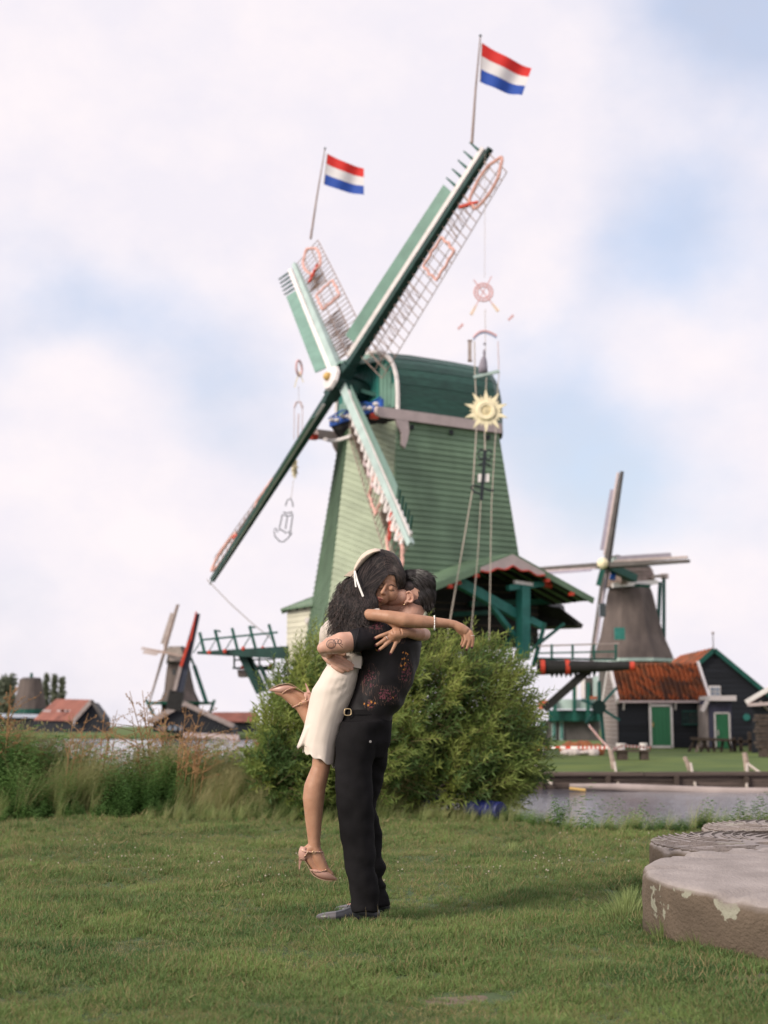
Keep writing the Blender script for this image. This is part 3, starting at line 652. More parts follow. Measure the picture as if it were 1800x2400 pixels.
MB().prism([P(1447, 1300, RD - 2), P(1475, 1307, RD - 1), P(1528, 1330, RD + 1), P(1456, 1330, RD - 3)], Vector((-.5, 1.5, 0))).build('cap_roof', m_grey, capR)
nR = imgvec((-.61, .31, .73), 1422, 1325).normalized(); aR2 = imgvec((42, 226, -61), 1422, 1325).normalized(); aR2 = (aR2 - nR * aR2.dot(nR)).normalized(); bR2 = nR.cross(aR2)
hubR = P(1422, 1325, RD - 5); LR = 236 / FPX * (RD - 5) * 1.0
MR = dict(stock=m_grey, white=m_pink, board=mat('faded_violet_board', (.30, .27, .33), .7, .1), lath=m_pink, peg=m_grey)
for d_ in (aR2, -aR2, bR2, -bR2): make_sail(tm, hubR, d_, nR, LR, M=MR, lattice=False, orn=False, ladder=False, bw_=.30, stockw=.42)
MB().ball(hubR + nR * .5, .45, 8, 6).build('hub_disc', m_yellow, tm)
MB().beam(hubR, hubR - nR * 3.5, .6, .6).build('windshaft', m_teal, tm)
MB().beam(P(1412, 1335, RD - 6), P(1402, 1372, RD - 6), .35, .35).build('chin_post', m_teal, tm)
MB().tube([P(1430, 1350, RD - 4), P(1442, 1352, RD - 4)], .32, 6).build('blue_board', m_blue, tm)
for x0, y0, x1, y1 in [(1556, 1350, 1556, 1496), (1547, 1366, 1543, 1460)]: MB().beam(P(x0, y0, RD + 2), P(x1, y1, RD), .28, .28).build('tail_pole', m_teal, tm)
MB().beam(P(1530, 1352, RD), P(1560, 1348, RD + 2), .25, .25).build('tail_beam', m_greywood, tm)
MB().tube([P(1557, 1345, RD + 2), P(1557, 1356, RD + 2)], .35, 8).build('tail_cap', m_pink, tm)
MB().tube([P(1250 + 110, 1330, RD), P(1420, 1325, RD - 5)], .1, 4).build('stay', m_red, tm)

# ---------------------------------------------------------------- mill house seen under the log jib
mh = thing('mill_house', P(1340, 1765, 96), 'grey and green mill house with balustrade seen below the black log jib', 'building')
def p9(x, y, d=0.): return P(x, y, 96 + d)
MB().hexa([p9(1262, 1765), p9(1405, 1765), p9(1405, 1765, 5), p9(1262, 1765, 5)], [p9(1262, 1688), p9(1405, 1688), p9(1405, 1688, 5), p9(1262, 1688, 5)]).build('wall', m_grey, mh)
MB().hexa([p9(1285, 1690, -.6), p9(1400, 1690, -.6), p9(1400, 1690, 3), p9(1285, 1690, 3)], [p9(1285, 1664, -.6), p9(1400, 1664, -.6), p9(1400, 1664, 3), p9(1285, 1664, 3)]).build('stage_beam', m_teal, mh)
MB().hexa([p9(1302, 1662, -.9), p9(1400, 1662, -.9), p9(1400, 1662, -.7), p9(1302, 1662, -.7)], [p9(1302, 1639, -.9), p9(1400, 1639, -.9), p9(1400, 1639, -.7), p9(1302, 1639, -.7)]).build('balustrade', m_paleboard, mh)
for x in (1300, 1346, 1378, 1404): MB().beam(p9(x, 1600 if x > 1340 else 1640, -1.1), p9(x, 1690, -1.1), .22, .22, (0, 1, 0)).build('post', m_teal, mh)
for x, w in ((1350, 5), (1366, 6), (1396, 8)): MB().beam(p9(x, 1585, 1), p9(x, 1636, 1), .12 * w / 3, .3, (0, 1, 0)).build('white_post', m_white if w < 8 else m_paleboard, mh)
MB().hexa([p9(1368, 1640, 1.6), p9(1400, 1640, 1.6), p9(1400, 1640, 3.6), p9(1368, 1640, 3.6)], [p9(1368, 1588, 1.6), p9(1400, 1588, 1.6), p9(1400, 1588, 3.6), p9(1368, 1588, 3.6)]).build('upper_wall', m_grey, mh)
MB().hexa([p9(1262, 1662, 2), p9(1290, 1662, 2), p9(1290, 1662, 5), p9(1262, 1662, 5)], [p9(1262, 1641, 3), p9(1290, 1641, 3), p9(1290, 1641, 5), p9(1262, 1641, 5)]).build('roof', m_tile, mh)
MB().hexa([p9(1378, 1660, -.6), p9(1404, 1660, -.6), p9(1404, 1660, 1), p9(1378, 1660, 1)], [p9(1378, 1632, .3), p9(1404, 1632, .3), p9(1404, 1632, 1), p9(1378, 1632, 1)]).build('roof', m_tile, mh)
for x, w, y0, y1 in ((1271, 15, 1690, 1722), (1298, 9, 1690, 1735), (1316, 9, 1690, 1735)):
    f = MB().hexa([p9(x - w / 2, y1, -.15), p9(x + w / 2, y1, -.15), p9(x + w / 2, y1, 0), p9(x - w / 2, y1, 0)], [p9(x - w / 2, y0, -.15), p9(x + w / 2, y0, -.15), p9(x + w / 2, y0, 0), p9(x - w / 2, y0, 0)]).build('window_frame', m_paleboard, mh)
    MB().hexa([p9(x - w / 4, y1 - 3, -.2), p9(x + w / 4, y1 - 3, -.2), p9(x + w / 4, y1 - 3, -.1), p9(x - w / 4, y1 - 3, -.1)], [p9(x - w / 4, y0 + 3, -.2), p9(x + w / 4, y0 + 3, -.2), p9(x + w / 4, y0 + 3, -.1), p9(x - w / 4, y0 + 3, -.1)]).build('shutter', m_teal2, mh)
cw = thing('capstan_wheel', P(1404, 1750, 60), 'teal spoked capstan wheel in front of the grey shed gable', 'capstan')
for x, y in ((1445, 1612), (1362, 1640), (1372, 1694), (1452, 1688), (1404, 1596)): MB().beam(P(1404, 1657, 60), P(x, y, 60), .11, .09, (0, 1, 0)).build('spoke', m_teal2, cw)
MB().tube([P(1404, 1657, 59.6), P(1404, 1657, 60.6)], .3, 10).build('hub', m_dark, cw)
MB().beam(P(1408, 1660, 60.3), P(1416, 1752, 60.3), .14, .14, (0, 1, 0)).build('post', m_teal2, cw)

# ---------------------------------------------------------------- black shed with pantiled roof
sh = thing('shed', P(1548, 1752, 66), 'black tarred shed with orange pantile roof and green door', 'shed')
X0, X1, Y0, Y1 = 10.42, 14.52, 64.0, 68.0; EVZ = P(1550, 1643, 64).z; RZ = P(1550, 1560, 66).z; YR = 66.0
GZ = 0.0
MB().box(((X0 + X1) / 2, (Y0 + Y1) / 2 + .05, EVZ / 2), (X1 - X0 - .1, Y1 - Y0 - .1, EVZ)).build('walls', m_interior, sh)
me_p = unit_box('plank', m_shed); me_g = unit_box('gable_plank', m_greywood)
nb = 12
for i in range(nb):
    z = EVZ * (i + .5) / nb; shared('plank', me_p, sh, board(me_p, (X0, Y0 + .02, z), (X1, Y0 + .02, z), .05, EVZ / nb * .94))
def ystep(z): return (Y1 - Y0) / 2 if z < EVZ else max(.05, (RZ - z) / (RZ - EVZ) * (Y1 - Y0) / 2)
k = 0; z = 0
while z < RZ - .1:
    hw = ystep(z + .1); shared('gable_plank', me_g, sh, board(me_g, (X0 - .03, YR - hw, z + .09), (X0 - .03, YR + hw, z + .09), .05, .17)); z += .19
MB().prism([(X1 - .02, Y0, EVZ), (X1 - .02, Y1, EVZ), (X1 - .02, YR, RZ)], Vector((-.04, 0, 0))).build('gable_wall', m_shed, sh)
rf = MB(); rf.hexa([(X0, Y0 - .12, EVZ - .05), (X1, Y0 - .12, EVZ - .05), (X1, YR, RZ - .06), (X0, YR, RZ - .06)], [(X0, Y0 - .12, EVZ), (X1, Y0 - .12, EVZ), (X1, YR, RZ - .01), (X0, YR, RZ - .01)])
rf.hexa([(X0, Y1 + .12, EVZ - .05), (X1, Y1 + .12, EVZ - .05), (X1, YR, RZ - .06), (X0, YR, RZ - .06)], [(X0, Y1 + .12, EVZ), (X1, Y1 + .12, EVZ), (X1, YR, RZ - .01), (X0, YR, RZ - .01)])
roof = rf.build('roof', m_tile, sh)
def tile_mesh(name, m):
    b = MB(); n = 6
    for s_ in (0, 1):
        for i in range(n + 1):
            u = i / n; h = .30 * math.sin(u * math.pi * 2) if u < .5 else .18 * math.sin(u * math.pi * 2)
            for y in (-.5, .56): b.v.append((u - .5, y, h + (.22 if y < 0 else 0) - s_ * .12))
    for i in range(n):
        k = 2 * i; b.f.append((k, k + 2, k + 3, k + 1)); q = 2 * (n + 1); b.f.append((k, k + q, k + 2 + q, k + 2))
    me = bpy.data.meshes.new(name); me.from_pydata(b.v, [], b.f); me.materials.append(m); me.polygons.foreach_set('use_smooth', [True] * len(me.polygons)); return me
m_tile3 = mat('dark_weathered_pantiles', (.10, .045, .03), .8, .3, 3)
me_t = [tile_mesh('tile', m_tile), tile_mesh('tile', m_tile2), tile_mesh('tile', m_tile3)]
NC, NR = 18, 8
sdir = Vector((0, YR - Y0 + .15, RZ - EVZ)); SLn = sdir.length; sdir.normalize(); snrm = Vector((0, -sdir.z, sdir.y))
for i in range(NC):
    for j in range(NR):
        c = Vector((X0 + .12 + (X1 - X0 - .24) * (i + .5) / NC, Y0 - .15, EVZ + .02)) + sdir * SLn * (j + .5) / NR + snrm * (.03 + .012 * random.random())
        shared('tile', me_t[(2 if random.random() < .3 else 1) if random.random() < (.5 if j < 5 else .25) else 0], roof, frame(Vector(((X1 - X0 - .24) / NC, 0, .004 * random.uniform(-1, 1))), sdir * SLn / NR, snrm * .34, c))
for i in range(10): MB().tube([(X0 + .4 * i + .05, YR, RZ + .03), (X0 + .4 * (i + 1) + .07, YR, RZ + .05)], [.10, .085], 8).build('ridge_tile', m_tile2, roof)
for x in (X0 - .02, X1 - .02):
    for s2, ye in ((1, Y0 - .2), (-1, Y1 + .2)): MB().beam((x, ye, EVZ - .02), (x, YR, RZ + .10), .10, .26).build('verge_board', m_white, roof)
MB().beam((X0, Y0 - .2, EVZ - .03), (X1, Y0 - .2, EVZ - .03), .14, .11).build('gutter', m_pink, sh)
for i in range(4): MB().beam((X0 + .25 + 1.15 * i, Y0 - .05, EVZ - .38), (X0 + .25 + 1.15 * i, Y0 - .22, EVZ - .08), .07, .07).build('gutter_bracket', m_white, sh)
dx0, dx1 = P(1524, 1700, 63.9).x, P(1574, 1700, 63.9).x; dz1 = P(1550, 1653, 63.9).z
dr = MB().box(((dx0 + dx1) / 2, 63.93, dz1 / 2 + .03), (dx1 - dx0, .06, dz1 - .02)).build('door', m_door, sh)
for k in range(5): shared('door_plank', unit_box('door_plank', m_door), dr, board(None, (dx0 + (dx1 - dx0) * (k + .5) / 5, 63.88, .12), (dx0 + (dx1 - dx0) * (k + .5) / 5, 63.88, dz1 - .08), (dx1 - dx0) / 5 - .012, .03, (0, 1, 0)))
for a_, b_ in (((dx0, 63.86, 0), (dx0, 63.86, dz1)), ((dx1, 63.86, 0), (dx1, 63.86, dz1)), ((dx0 - .05, 63.86, dz1), (dx1 + .05, 63.86, dz1)), ((dx0, 63.86, .06), (dx1, 63.86, .06))): MB().beam(a_, b_, .10, .08, (0, 1, 0)).build('door_frame', m_white, dr)
MB().box((dx0 + .1, 63.82, dz1 * .55), (.05, .05, .18)).build('handle', m_straw, dr)
wx0, wx1 = P(1599, 1680, 63.9).x, P(1637, 1680, 63.9).x; wz0, wz1 = P(1600, 1698, 63.9).z, P(1600, 1667, 63.9).z
wd_ = MB().box(((wx0 + wx1) / 2, 63.95, (wz0 + wz1) / 2), (wx1 - wx0, .06, wz1 - wz0)).build('window', m_dark, sh)
for i in range(3):
    for j in range(2): MB().box((wx0 + (wx1 - wx0) * (i + .5) / 3, 63.9, wz0 + (wz1 - wz0) * (j + .5) / 2), ((wx1 - wx0) / 3 - .05, .04, (wz1 - wz0) / 2 - .05)).build('pane', m_darkglass, wd_)
for x_, z_, w_, h_ in (((wx0 + wx1) / 2, wz0, wx1 - wx0, .05), ((wx0 + wx1) / 2, wz1, wx1 - wx0, .05)): MB().box((x_, 63.88, z_), (w_, .06, h_)).build('window_frame', m_teal, wd_)

# barn
bn = thing('barn', P(1690, 1752, 70), 'large black gabled barn with teal verge boards behind the pantiled shed', 'barn')
ax_, az_ = P(1671, 1527, 70).x, P(1671, 1527, 70).z; sl_ = 1.95 / 2.29; hwid = 3.7; ezb = az_ - hwid * sl_
MB().prism([(ax_ - hwid, 70, 0), (ax_ + hwid, 70, 0), (ax_ + hwid, 70, ezb), (ax_, 70, az_), (ax_ - hwid, 70, ezb)], Vector((0, 8, 0))).build('body', m_interior, bn)
z = 0; me_p2 = unit_box('plank', m_shed)
while z < az_ - .15:
    hw = hwid if z < ezb else (az_ - z) / sl_; hw = max(.05, hw - .03)
    shared('plank', me_p2, bn, board(None, (ax_ - hw, 69.96, z + .12), (ax_ + hw, 69.96, z + .12), .05, .235)); z += .25
for s_ in (-1, 1):
    r_ = MB().hexa([(ax_, 69.8, az_), (ax_ + s_ * (hwid + .2), 69.8, ezb - .17), (ax_ + s_ * (hwid + .2), 78.2, ezb - .17), (ax_, 78.2, az_)], [(ax_, 69.8, az_ + .1), (ax_ + s_ * (hwid + .2), 69.8, ezb - .07), (ax_ + s_ * (hwid + .2), 78.2, ezb - .07), (ax_, 78.2, az_ + .1)]).build('roof', m_tile, bn)
    MB().beam((ax_, 69.75, az_ + .08), (ax_ + s_ * (hwid + .25), 69.75, ezb - .13), .08, .22).build('verge_board', m_teal, r_)
    if s_ < 0:
        for j in range(10):
            for i in range(12):
                t_ = (i + .5) / 12; shared('tile', me_t[random.random() < .3], r_, frame(Vector((0, .84, 0)), Vector((hwid / 12 * 1.06, 0, hwid * sl_ / 12)), Vector((-.12, 0, .14)), (ax_ - (hwid + .1) * (1 - t_), 69.9 + .82 * (j + .5), ezb + (az_ + .1 - ezb) * t_ + .06)))
MB().tube([(ax_, 69.9, az_), (ax_, 69.9, P(1671, 1484, 70).z)], .025, 5).build('finial_rod', m_grey, bn)
MB().ball((ax_, 69.9, P(1671, 1484, 70).z), .07).build('finial', m_greywood, bn)
c = P(1675, 1621, 69.9); w_ = MB().box(c, (.56, .08, .56)).build('window', m_white, bn)
for i in (-1, 1):
    for j in (-1, 1): MB().box(c + Vector((i * .12, -.05, j * .12)), (.2, .04, .2)).build('pane', m_glass, w_)
MB().tube([P(1750, 1681, 69.8), P(1750, 1681, 69.9)], .17, 12).build('round_vent', m_teal2, bn)
# cabin
cb = thing('cabin', P(1690, 1742, 62), 'small slate blue cabin with green door against the barn', 'cabin')
cx0, cx1 = P(1662, 1700, 62).x, P(1717, 1700, 62).x; zc = P(1700, 1640, 62).z
m_slate = mat('slate_blue_boards', (.075, .075, .12), .6, .2, 3)
MB().box(((cx0 + cx1) / 2, 63.2, zc / 2), (cx1 - cx0, 2.2, zc)).build('wall', m_slate, cb)
MB().box((cx0 - .03, 63.2, zc / 2 - .1), (.05, 2.2, zc - .2)).build('side_boards', m_greywood, cb)
MB().box(((cx0 + cx1) / 2 + .05, 62.9, zc + .06), (cx1 - cx0 + .1, 2.7, .22)).build('roof_fascia', m_white, cb)
MB().beam((cx0 - .05, 61.95, zc - .05), (cx0 - .3, 61.95, zc - .5), .12, .16).build('verge_board', m_white, cb)
q0, q1, qz = P(1676, 1700, 62).x, P(1710, 1700, 62).x, P(1700, 1671, 62).z
d_ = MB().box(((q0 + q1) / 2, 62.06, qz / 2), (q1 - q0 - .1, .05, qz - .05)).build('door', m_door, cb)
for a_, b_ in (((q0, 62.03, 0), (q0, 62.03, qz)), ((q1, 62.03, 0), (q1, 62.03, qz)), ((q0, 62.03, qz), (q1, 62.03, qz))): MB().beam(a_, b_, .07, .08, (0, 1, 0)).build('door_frame', m_white, d_)
MB().box((q0 + .12, 62.0, qz * .45), (.04, .04, .22)).build('handle', m_white, d_)
# house at the right edge
hb = thing('building', P(1830, 1760, 55), 'low dark building with white verge at the right edge of the picture', 'building')
MB().hexa([P(1762, 1765, 55), P(1960, 1765, 55), P(1960, 1765, 60), P(1762, 1765, 60)], [P(1762, 1648, 55), P(1960, 1648, 55), P(1960, 1648, 60), P(1762, 1648, 60)]).build('wall', m_shed, hb)
r_ = MB().hexa([P(1752, 1652, 54.8), P(1920, 1552, 54.8), P(1920, 1552, 60), P(1752, 1652, 60)], [P(1752, 1646, 54.8), P(1920, 1546, 54.8), P(1920, 1546, 60), P(1752, 1646, 60)]).build('roof', m_tile, hb)
MB().beam(P(1748, 1646, 54.7), P(1922, 1543, 54.7), .08, .17).build('verge_board', m_white, r_)
MB().beam(P(1752, 1652, 54.7), P(1960, 1640, 54.7), .08, .12).build('eave_board', m_pink, hb)
MB().beam(P(1782, 1645, 54.7), P(1800, 1664, 55), .07, .07).build('bracket', m_greywood, hb)

# ---------------------------------------------------------------- things on the far lawn
FZ = lambda x, y: far_z(x, y)
def on_far(px, Y): x = P(px, 1700, Y).x; return Vector((x, Y, FZ(x, Y)))
tb = thing('trestle_table', on_far(1668, 56), 'rough dark wooden trestle table in front of the green doored cabin', 'table')
MB().hexa([P(1618, 1734, 56), P(1718, 1738, 56), P(1718, 1738, 57), P(1618, 1734, 57)], [P(1618, 1727, 56), P(1718, 1732, 56), P(1718, 1732, 57), P(1618, 1727, 57)]).build('table_top', m_oldwood, tb)
for x0, x1 in ((1628, 1612), (1640, 1630), (1646, 1660), (1655, 1640), (1672, 1672), (1695, 1688), (1706, 1712)):
    f = on_far(x1, 56.4); MB().beam(P(x0, 1733, 56.3), f, .09, .09, (0, 1, 0)).build('leg', m_oldwood if x0 != 1640 else m_post, tb)
MB().beam(P(1622, 1752, 56.4), P(1690, 1754, 56.4), .07, .09, (0, 1, 0)).build('stretcher', m_oldwood, tb)
tb = thing('trestle_table', on_far(1740, 57), 'plain dark wooden bench rack between the trestle table and the timber stack', 'bench')
for i, (x0, x1) in enumerate(((1720, 1720), (1735, 1735), (1756, 1756))): MB().beam(P(x0, 1715 if i == 2 else 1728, 57), on_far(x1, 57), .12, .12, (0, 1, 0)).build('leg', m_oldwood, tb)
MB().beam(P(1716, 1738, 57), P(1765, 1738, 57), .1, .12, (0, 1, 0)).build('seat', m_oldwood, tb)
ts = thing('timber_stack', on_far(1800, 50), 'stack of dark sawn timber at the right edge of the far lawn', 'timber stack')
for j in range(9):
    zz = .35 + .13 * j; w = .5 + .05 * math.sin(j * 2)
    MB().beam((ts.location.x - w, 49.6 + .05 * (j % 2), FZ(0, 50) + zz), (ts.location.x + 1.2, 49.6 + .05 * (j % 3), FZ(0, 50) + zz), .5, .11).build('sawn_board', m_oldwood, ts)
for k in (-.3, .5): MB().box((ts.location.x + k, 49.6, FZ(0, 50) + .15), (.22, .5, .34)).build('support_block', m_oldwood, ts)
# picnic bench with white pots
bx = thing('low_bench', on_far(1480, 46), 'low plank bench on dark blocks holding two white tubs', 'bench')
def p46(x, y, d=0.): return P(x, y, 46 + d)
MB().hexa([p46(1425, 1762), p46(1525, 1762), p46(1525, 1762, .5), p46(1425, 1762, .5)], [p46(1425, 1757), p46(1525, 1757), p46(1525, 1757, .5), p46(1425, 1757, .5)]).build('plank', m_oldwood, bx)
for x, w in ((1457, .30), (1508, .24)):
    f = on_far(x, 46.2); h = p46(x, 1763).z; MB().box((f.x, 46.25, (h + f.z) / 2), (w, .4, h - f.z + .02)).build('support_block', m_oldwood, bx)
for i, (x, rr) in enumerate(((1455, .155), (1508, .125))):
    b = MB(); t_, b_ = p46(x, 1743 if i == 0 else 1742, .25), p46(x, 1757, .25); b.tube([b_, t_], [rr * .85, rr], 14); b.tube([t_ - Vector((0, 0, .02)), t_ + Vector((0, 0, .01))], rr * 1.06, 14)
    single(b, 'tub', m_white, 'white tub on the low bench, the larger left one' if i == 0 else 'white tub on the low bench, the smaller right one', 'tub')
# heap under the tape
b = MB(); c = on_far(1362, 52); n = 14
for i in range(9):
    b.ball((c.x - .55 + .14 * i, c.y + .2 * math.sin(i * 2), c.z + .18 + .10 * math.sin(i * .4 + .2)), (.26, .3, .22 + .05 * math.sin(i * 1.7)), 8, 6)
o = single(b, 'heap', mat('orange_brown_wood', (.36, .13, .06), .85, .35, 6, bump=.5), 'orange brown heap of bark lying behind the white sheet', 'heap')
b = MB()
for i in range(7): b.ball((c.x - .6 + .16 * i, c.y - .35 + .06 * math.sin(i * 3), c.z + .10), (.22, .18, .12 + .05 * math.sin(i * 1.3)), 8, 6)
single(b, 'sheet', mat('white_sheet', (.62, .54, .52), .7, .15, 5), 'crumpled whitish sheet in front of the orange heap', 'sheet')
# mooring posts along the quay, barrier tape strung between
posts = [(1253, 1783, 1250, 1800, 37, .05, 'short mooring post nearest to the round grey pier'), (1430, 1757, 1438, 1806, 38, .07, 'mooring post left of the white tubs with tape tied on'), (1604, 1774, 1616, 1802, 37, .06, 'leaning mooring post below the trestle table'), (1745, 1764, 1748, 1804, 37, .075, 'thick mooring post nearest to the timber stack'), ]
tops = []
for x0, y0, x1, y1, Y, r_, lb in posts:
    b = MB(); t_ = P(x0, y0, Y); f = on_far(x1, Y); b.tube([f - Vector((0, 0, .1)), f.lerp(t_, .5), t_], [r_, r_ * .95, r_ * .85], 8); single(b, 'mooring_post', m_post, lb, 'post', 'mooring posts along the quay'); tops.append((t_, f))
ropes = [(0, (1292, 1836), 'rope slanting from the leftmost mooring post to the boom'), (1, (1450, 1842), 'rope slanting from the taped mooring post to the boom'), (2, (1630, 1842), 'rope slanting from the leaning mooring post to the boom'), (3, (1750, 1844), 'rope hanging straight down from the thick mooring post'), (3, (1830, 1838), 'rope slanting right from the thick mooring post')]
for i, (k, e_, lb) in enumerate(ropes):
    t_ = tops[k][1] + Vector((0, 0, .18)); e2 = P(e_[0], e_[1], 34.0); m_ = t_.lerp(e2, .5) - Vector((0, 0, .04))
    b = MB(); b.tube([t_, m_, e2], .035, 6); single(b, 'mooring_rope', m_rope, lb, 'rope', 'ropes from the posts to the boom')
tape = thing('barrier_tape', P(1350, 1745, 40), 'red and white barrier tape strung between posts on the far lawn', 'barrier tape')
pth = [P(1222, 1768, 44), P(1290, 1752, 43), P(1350, 1752, 42), P(1425, 1752, 39), tops[1][0]]
pth2 = [tops[1][0] + Vector((.05, 0, 0)), P(1460, 1748, 42), P(1525, 1752, 45)]
pth3 = [P(1380, 1700, 47), P(1405, 1730, 43), tops[1][0]]
for pp in (pth, pth2, pth3):
    for i in range(len(pp) - 1):
        n = max(2, int((pp[i + 1] - pp[i]).length / .2))
        for k in range(n):
            a_, b_ = pp[i].lerp(pp[i + 1], k / n), pp[i].lerp(pp[i + 1], (k + 1) / n)
            MB().beam(a_, b_, .012, .075).build('tape_stripe', m_red if k % 2 else m_white, tape)
b = MB(); b.tube([P(1335, 1842, 33.5), P(1450, 1845, 33.4), P(1600, 1852, 33.2), P(1720, 1856, 33.), P(1860, 1857, 32.9)], [.05, .085, .10, .10, .10], 10)
single(b, 'floating_boom', m_greywood, 'long pale floating log boom on the water below the quay', 'log')
b = MB(); b.tube([P(1335, 1848, 33.), P(1372, 1852, 33.)], .035, 6); single(b, 'driftwood', m_straw, 'short yellowish driftwood stick beside the left end of the boom', 'driftwood')
# blue barrel in the bank plants
br = thing('barrel', G(1135, 1905, -.02), 'blue plastic barrel lying in the bank plants behind the bush', 'barrel')
m_bar = mat('blue_plastic', (.010, .016, .11), .45, .1, 3, spec=.5)
a_, b_ = P(1098, 1886, 15.5), P(1174, 1887, 15.1)
rr_ = .092
for q_ in (a_, b_): q_.z = ground_z(q_.x, q_.y) + rr_ + .03
dd = (b_ - a_).normalized()
pr_ = [(0, .0), (0.0, .85), (.03, 1), (.25, 1), (.27, 1.06), (.3, 1.06), (.32, 1), (.66, 1), (.68, 1.06), (.71, 1.06), (.73, 1), (.97, 1), (1, .9), (1, 0)]
b = MB(); b.tube([a_.lerp(b_, t) for t, _ in pr_], [rr_ * r + .001 for _, r in pr_], 20); b.build('drum', m_bar, br, smooth=False)
MB().tube([b_, b_ + dd * .015], .03, 8).build('cap', m_bar, br)
b = MB(); a2, b2 = P(1000, 1882, 15.9), P(1035, 1880, 15.8); b.tube([a2, b2], .06, 14); single(b, 'small_drum', m_bar, 'dark blue drum end glimpsed in grass left of the barrel', 'barrel')

# ---------------------------------------------------------------- far left
LD = 190.0
lm = thing('windmill', P(415, 1712, LD), 'distant brown thatched windmill with a green stage across the river', 'windmill')
def ol(cx, y, r): return octa(cx, y, r, 0, LD)
MB().loft([ol(422, 1646, 47), ol(421, 1620, 36), ol(419, 1590, 31), ol(418, 1553, 25)]).build('thatched_body', m_thatch, lm)
MB().loft([ol(423, 1712, 44), ol(423, 1646, 44)]).build('base', m_interior, lm)
MB().loft([ol(421, 1651, 76), ol(421, 1645, 78)]).build('stage', m_teal, lm)
for x0, y0, x1, y1 in ((342, 1640, 368, 1690), (503, 1640, 486, 1690)): MB().beam(P(x0, y0, LD), P(x1, y1, LD), .35, .35).build('stage_strut', m_teal, lm)
cl = MB().prism([P(396, 1552, LD - 3), P(438, 1552, LD), P(438, 1518, LD), P(428, 1514, LD), P(402, 1516, LD - 3)], Vector((-1, 4, 0))).build('cap', m_grey, lm)
MB().box(P(410, 1532, LD - 3.5), (1.5, .6, 1.9)).build('cap_front', m_greywood, cl)
MB().box(P(408, 1575, LD - 3), (.3, .3, .7)).build('window', m_darkglass, lm)
hl = P(385, 1529, LD - 4); nL = imgvec((-.85, .25, .46), 385, 1529).normalized(); u1 = imgvec((23, 113, 0), 385, 1529).normalized(); u1 = (u1 - nL * u1.dot(nL)).normalized(); u2 = nL.cross(u1)
ML = dict(stock=m_lath, white=m_greywood, board=m_greywood, lath=m_lath, peg=m_grey)
for d_, l_ in ((u1, 117), (-u1, 117), (u2, 117), (-u2, 117)): make_sail(lm, hl, d_, nL, l_ / FPX * (LD - 4), M=ML, lattice=False, orn=False, ladder=False, bw_=.5, stockw=.32)
for x0, y0, x1, y1, w in ((455, 1560, 485, 1650, .5), (447, 1540, 455, 1560, .3)): MB().beam(P(x0, y0, LD), P(x1, y1, LD), w, w).build('tail_pole', m_teal, lm)
ms_ = thing('mast', P(412, 1700, 150), 'tall dark leaning mast with red edge in front of the distant windmill', 'mast')
MB().beam(P(406, 1664, 150), P(415, 1620, 150), 1.5, .8, (0, 1, 0)).build('foot', m_interior, ms_)
MB().beam(P(413, 1640, 150), P(464, 1438, 150), 1.15, .5, (0, 1, 0), w2=.45).build('pole', mat('mast_black_blue', (.035, .04, .06), .5, .2), ms_)
MB().beam(P(409, 1622, 149.8), P(424, 1560, 149.8), .35, .4, (0, 1, 0)).build('pale_lower_edge', m_greywood, ms_)
MB().beam(P(424, 1562, 149.5), P(444, 1500, 149.5), .3, .3, (0, 1, 0), w2=.25).build('red_lower_edge', m_red, ms_)
MB().beam(P(446, 1502, 149.5), P(460, 1433, 149.5), .25, .3, (0, 1, 0), w2=.12).build('red_edge', m_red, ms_)
gb = thing('building', P(450, 1716, 155), 'dark gabled boathouse under the distant windmill across the river', 'building')
MB().prism([P(358, 1715, 156), P(545, 1735, 156), P(545, 1702, 156), P(430, 1650, 156), P(358, 1690, 156)], Vector((0, 6, 0))).build('wall', m_shed, gb)
MB().beam(P(350, 1692, 155.6), P(430, 1648, 155.6), .3, .6).build('verge_board', m_greywood, gb); MB().beam(P(430, 1648, 155.6), P(548, 1702, 155.6), .3, .5).build('verge_board', m_greywood, gb)
for i in range(5): MB().box(P(372 + 13 * i, 1706, 155.7), (.35, .2, .5)).build('window', m_glass, gb)
lr = thing('building', P(540, 1712, 168), 'long low brown roofed shed between the boathouse and the bush', 'building')
MB().hexa([P(470, 1716, 168), P(600, 1716, 168), P(600, 1716, 174), P(470, 1716, 174)], [P(470, 1690, 168), P(600, 1690, 168), P(600, 1690, 174), P(470, 1690, 174)]).build('wall', m_shed, lr)
m_broof = mat('brown_tiles', (.20, .075, .055), .8, .25, 1)
MB().hexa([P(465, 1692, 167.5), P(604, 1692, 167.5), P(604, 1692, 174), P(465, 1692, 174)], [P(500, 1669, 170), P(604, 1669, 170), P(604, 1669, 171), P(500, 1669, 171)]).build('roof', m_broof, lr)
rs = thing('shed', P(160, 1716, 150), 'distant red roofed shed with dark gable left across the river', 'shed')
MB().prism([P(172, 1716, 148), P(242, 1716, 148), P(242, 1683, 148), P(214, 1645, 148), P(176, 1690, 148)], Vector((-1, 9, 0))).build('wall', m_shed, rs)
MB().prism([P(78, 1688, 156), P(172, 1690, 147.6), P(214, 1643, 147.6), P(130, 1641, 156)], Vector((0, .4, .15))).build('roof', mat('red_tiles', (.25, .095, .07), .8, .25, .6), rs)
MB().hexa([P(80, 1716, 156.5), P(173, 1716, 148.6), P(173, 1716, 150), P(80, 1716, 158)], [P(80, 1686, 156.5), P(173, 1688, 148.6), P(173, 1688, 150), P(80, 1686, 158)]).build('side_wall', m_shed, rs)
MB().beam(P(172, 1690, 147.4), P(215, 1642, 147.4), .2, .4).build('verge_board', m_greywood, rs); MB().beam(P(215, 1642, 147.4), P(243, 1686, 147.4), .2, .3).build('verge_board', m_grey, rs)
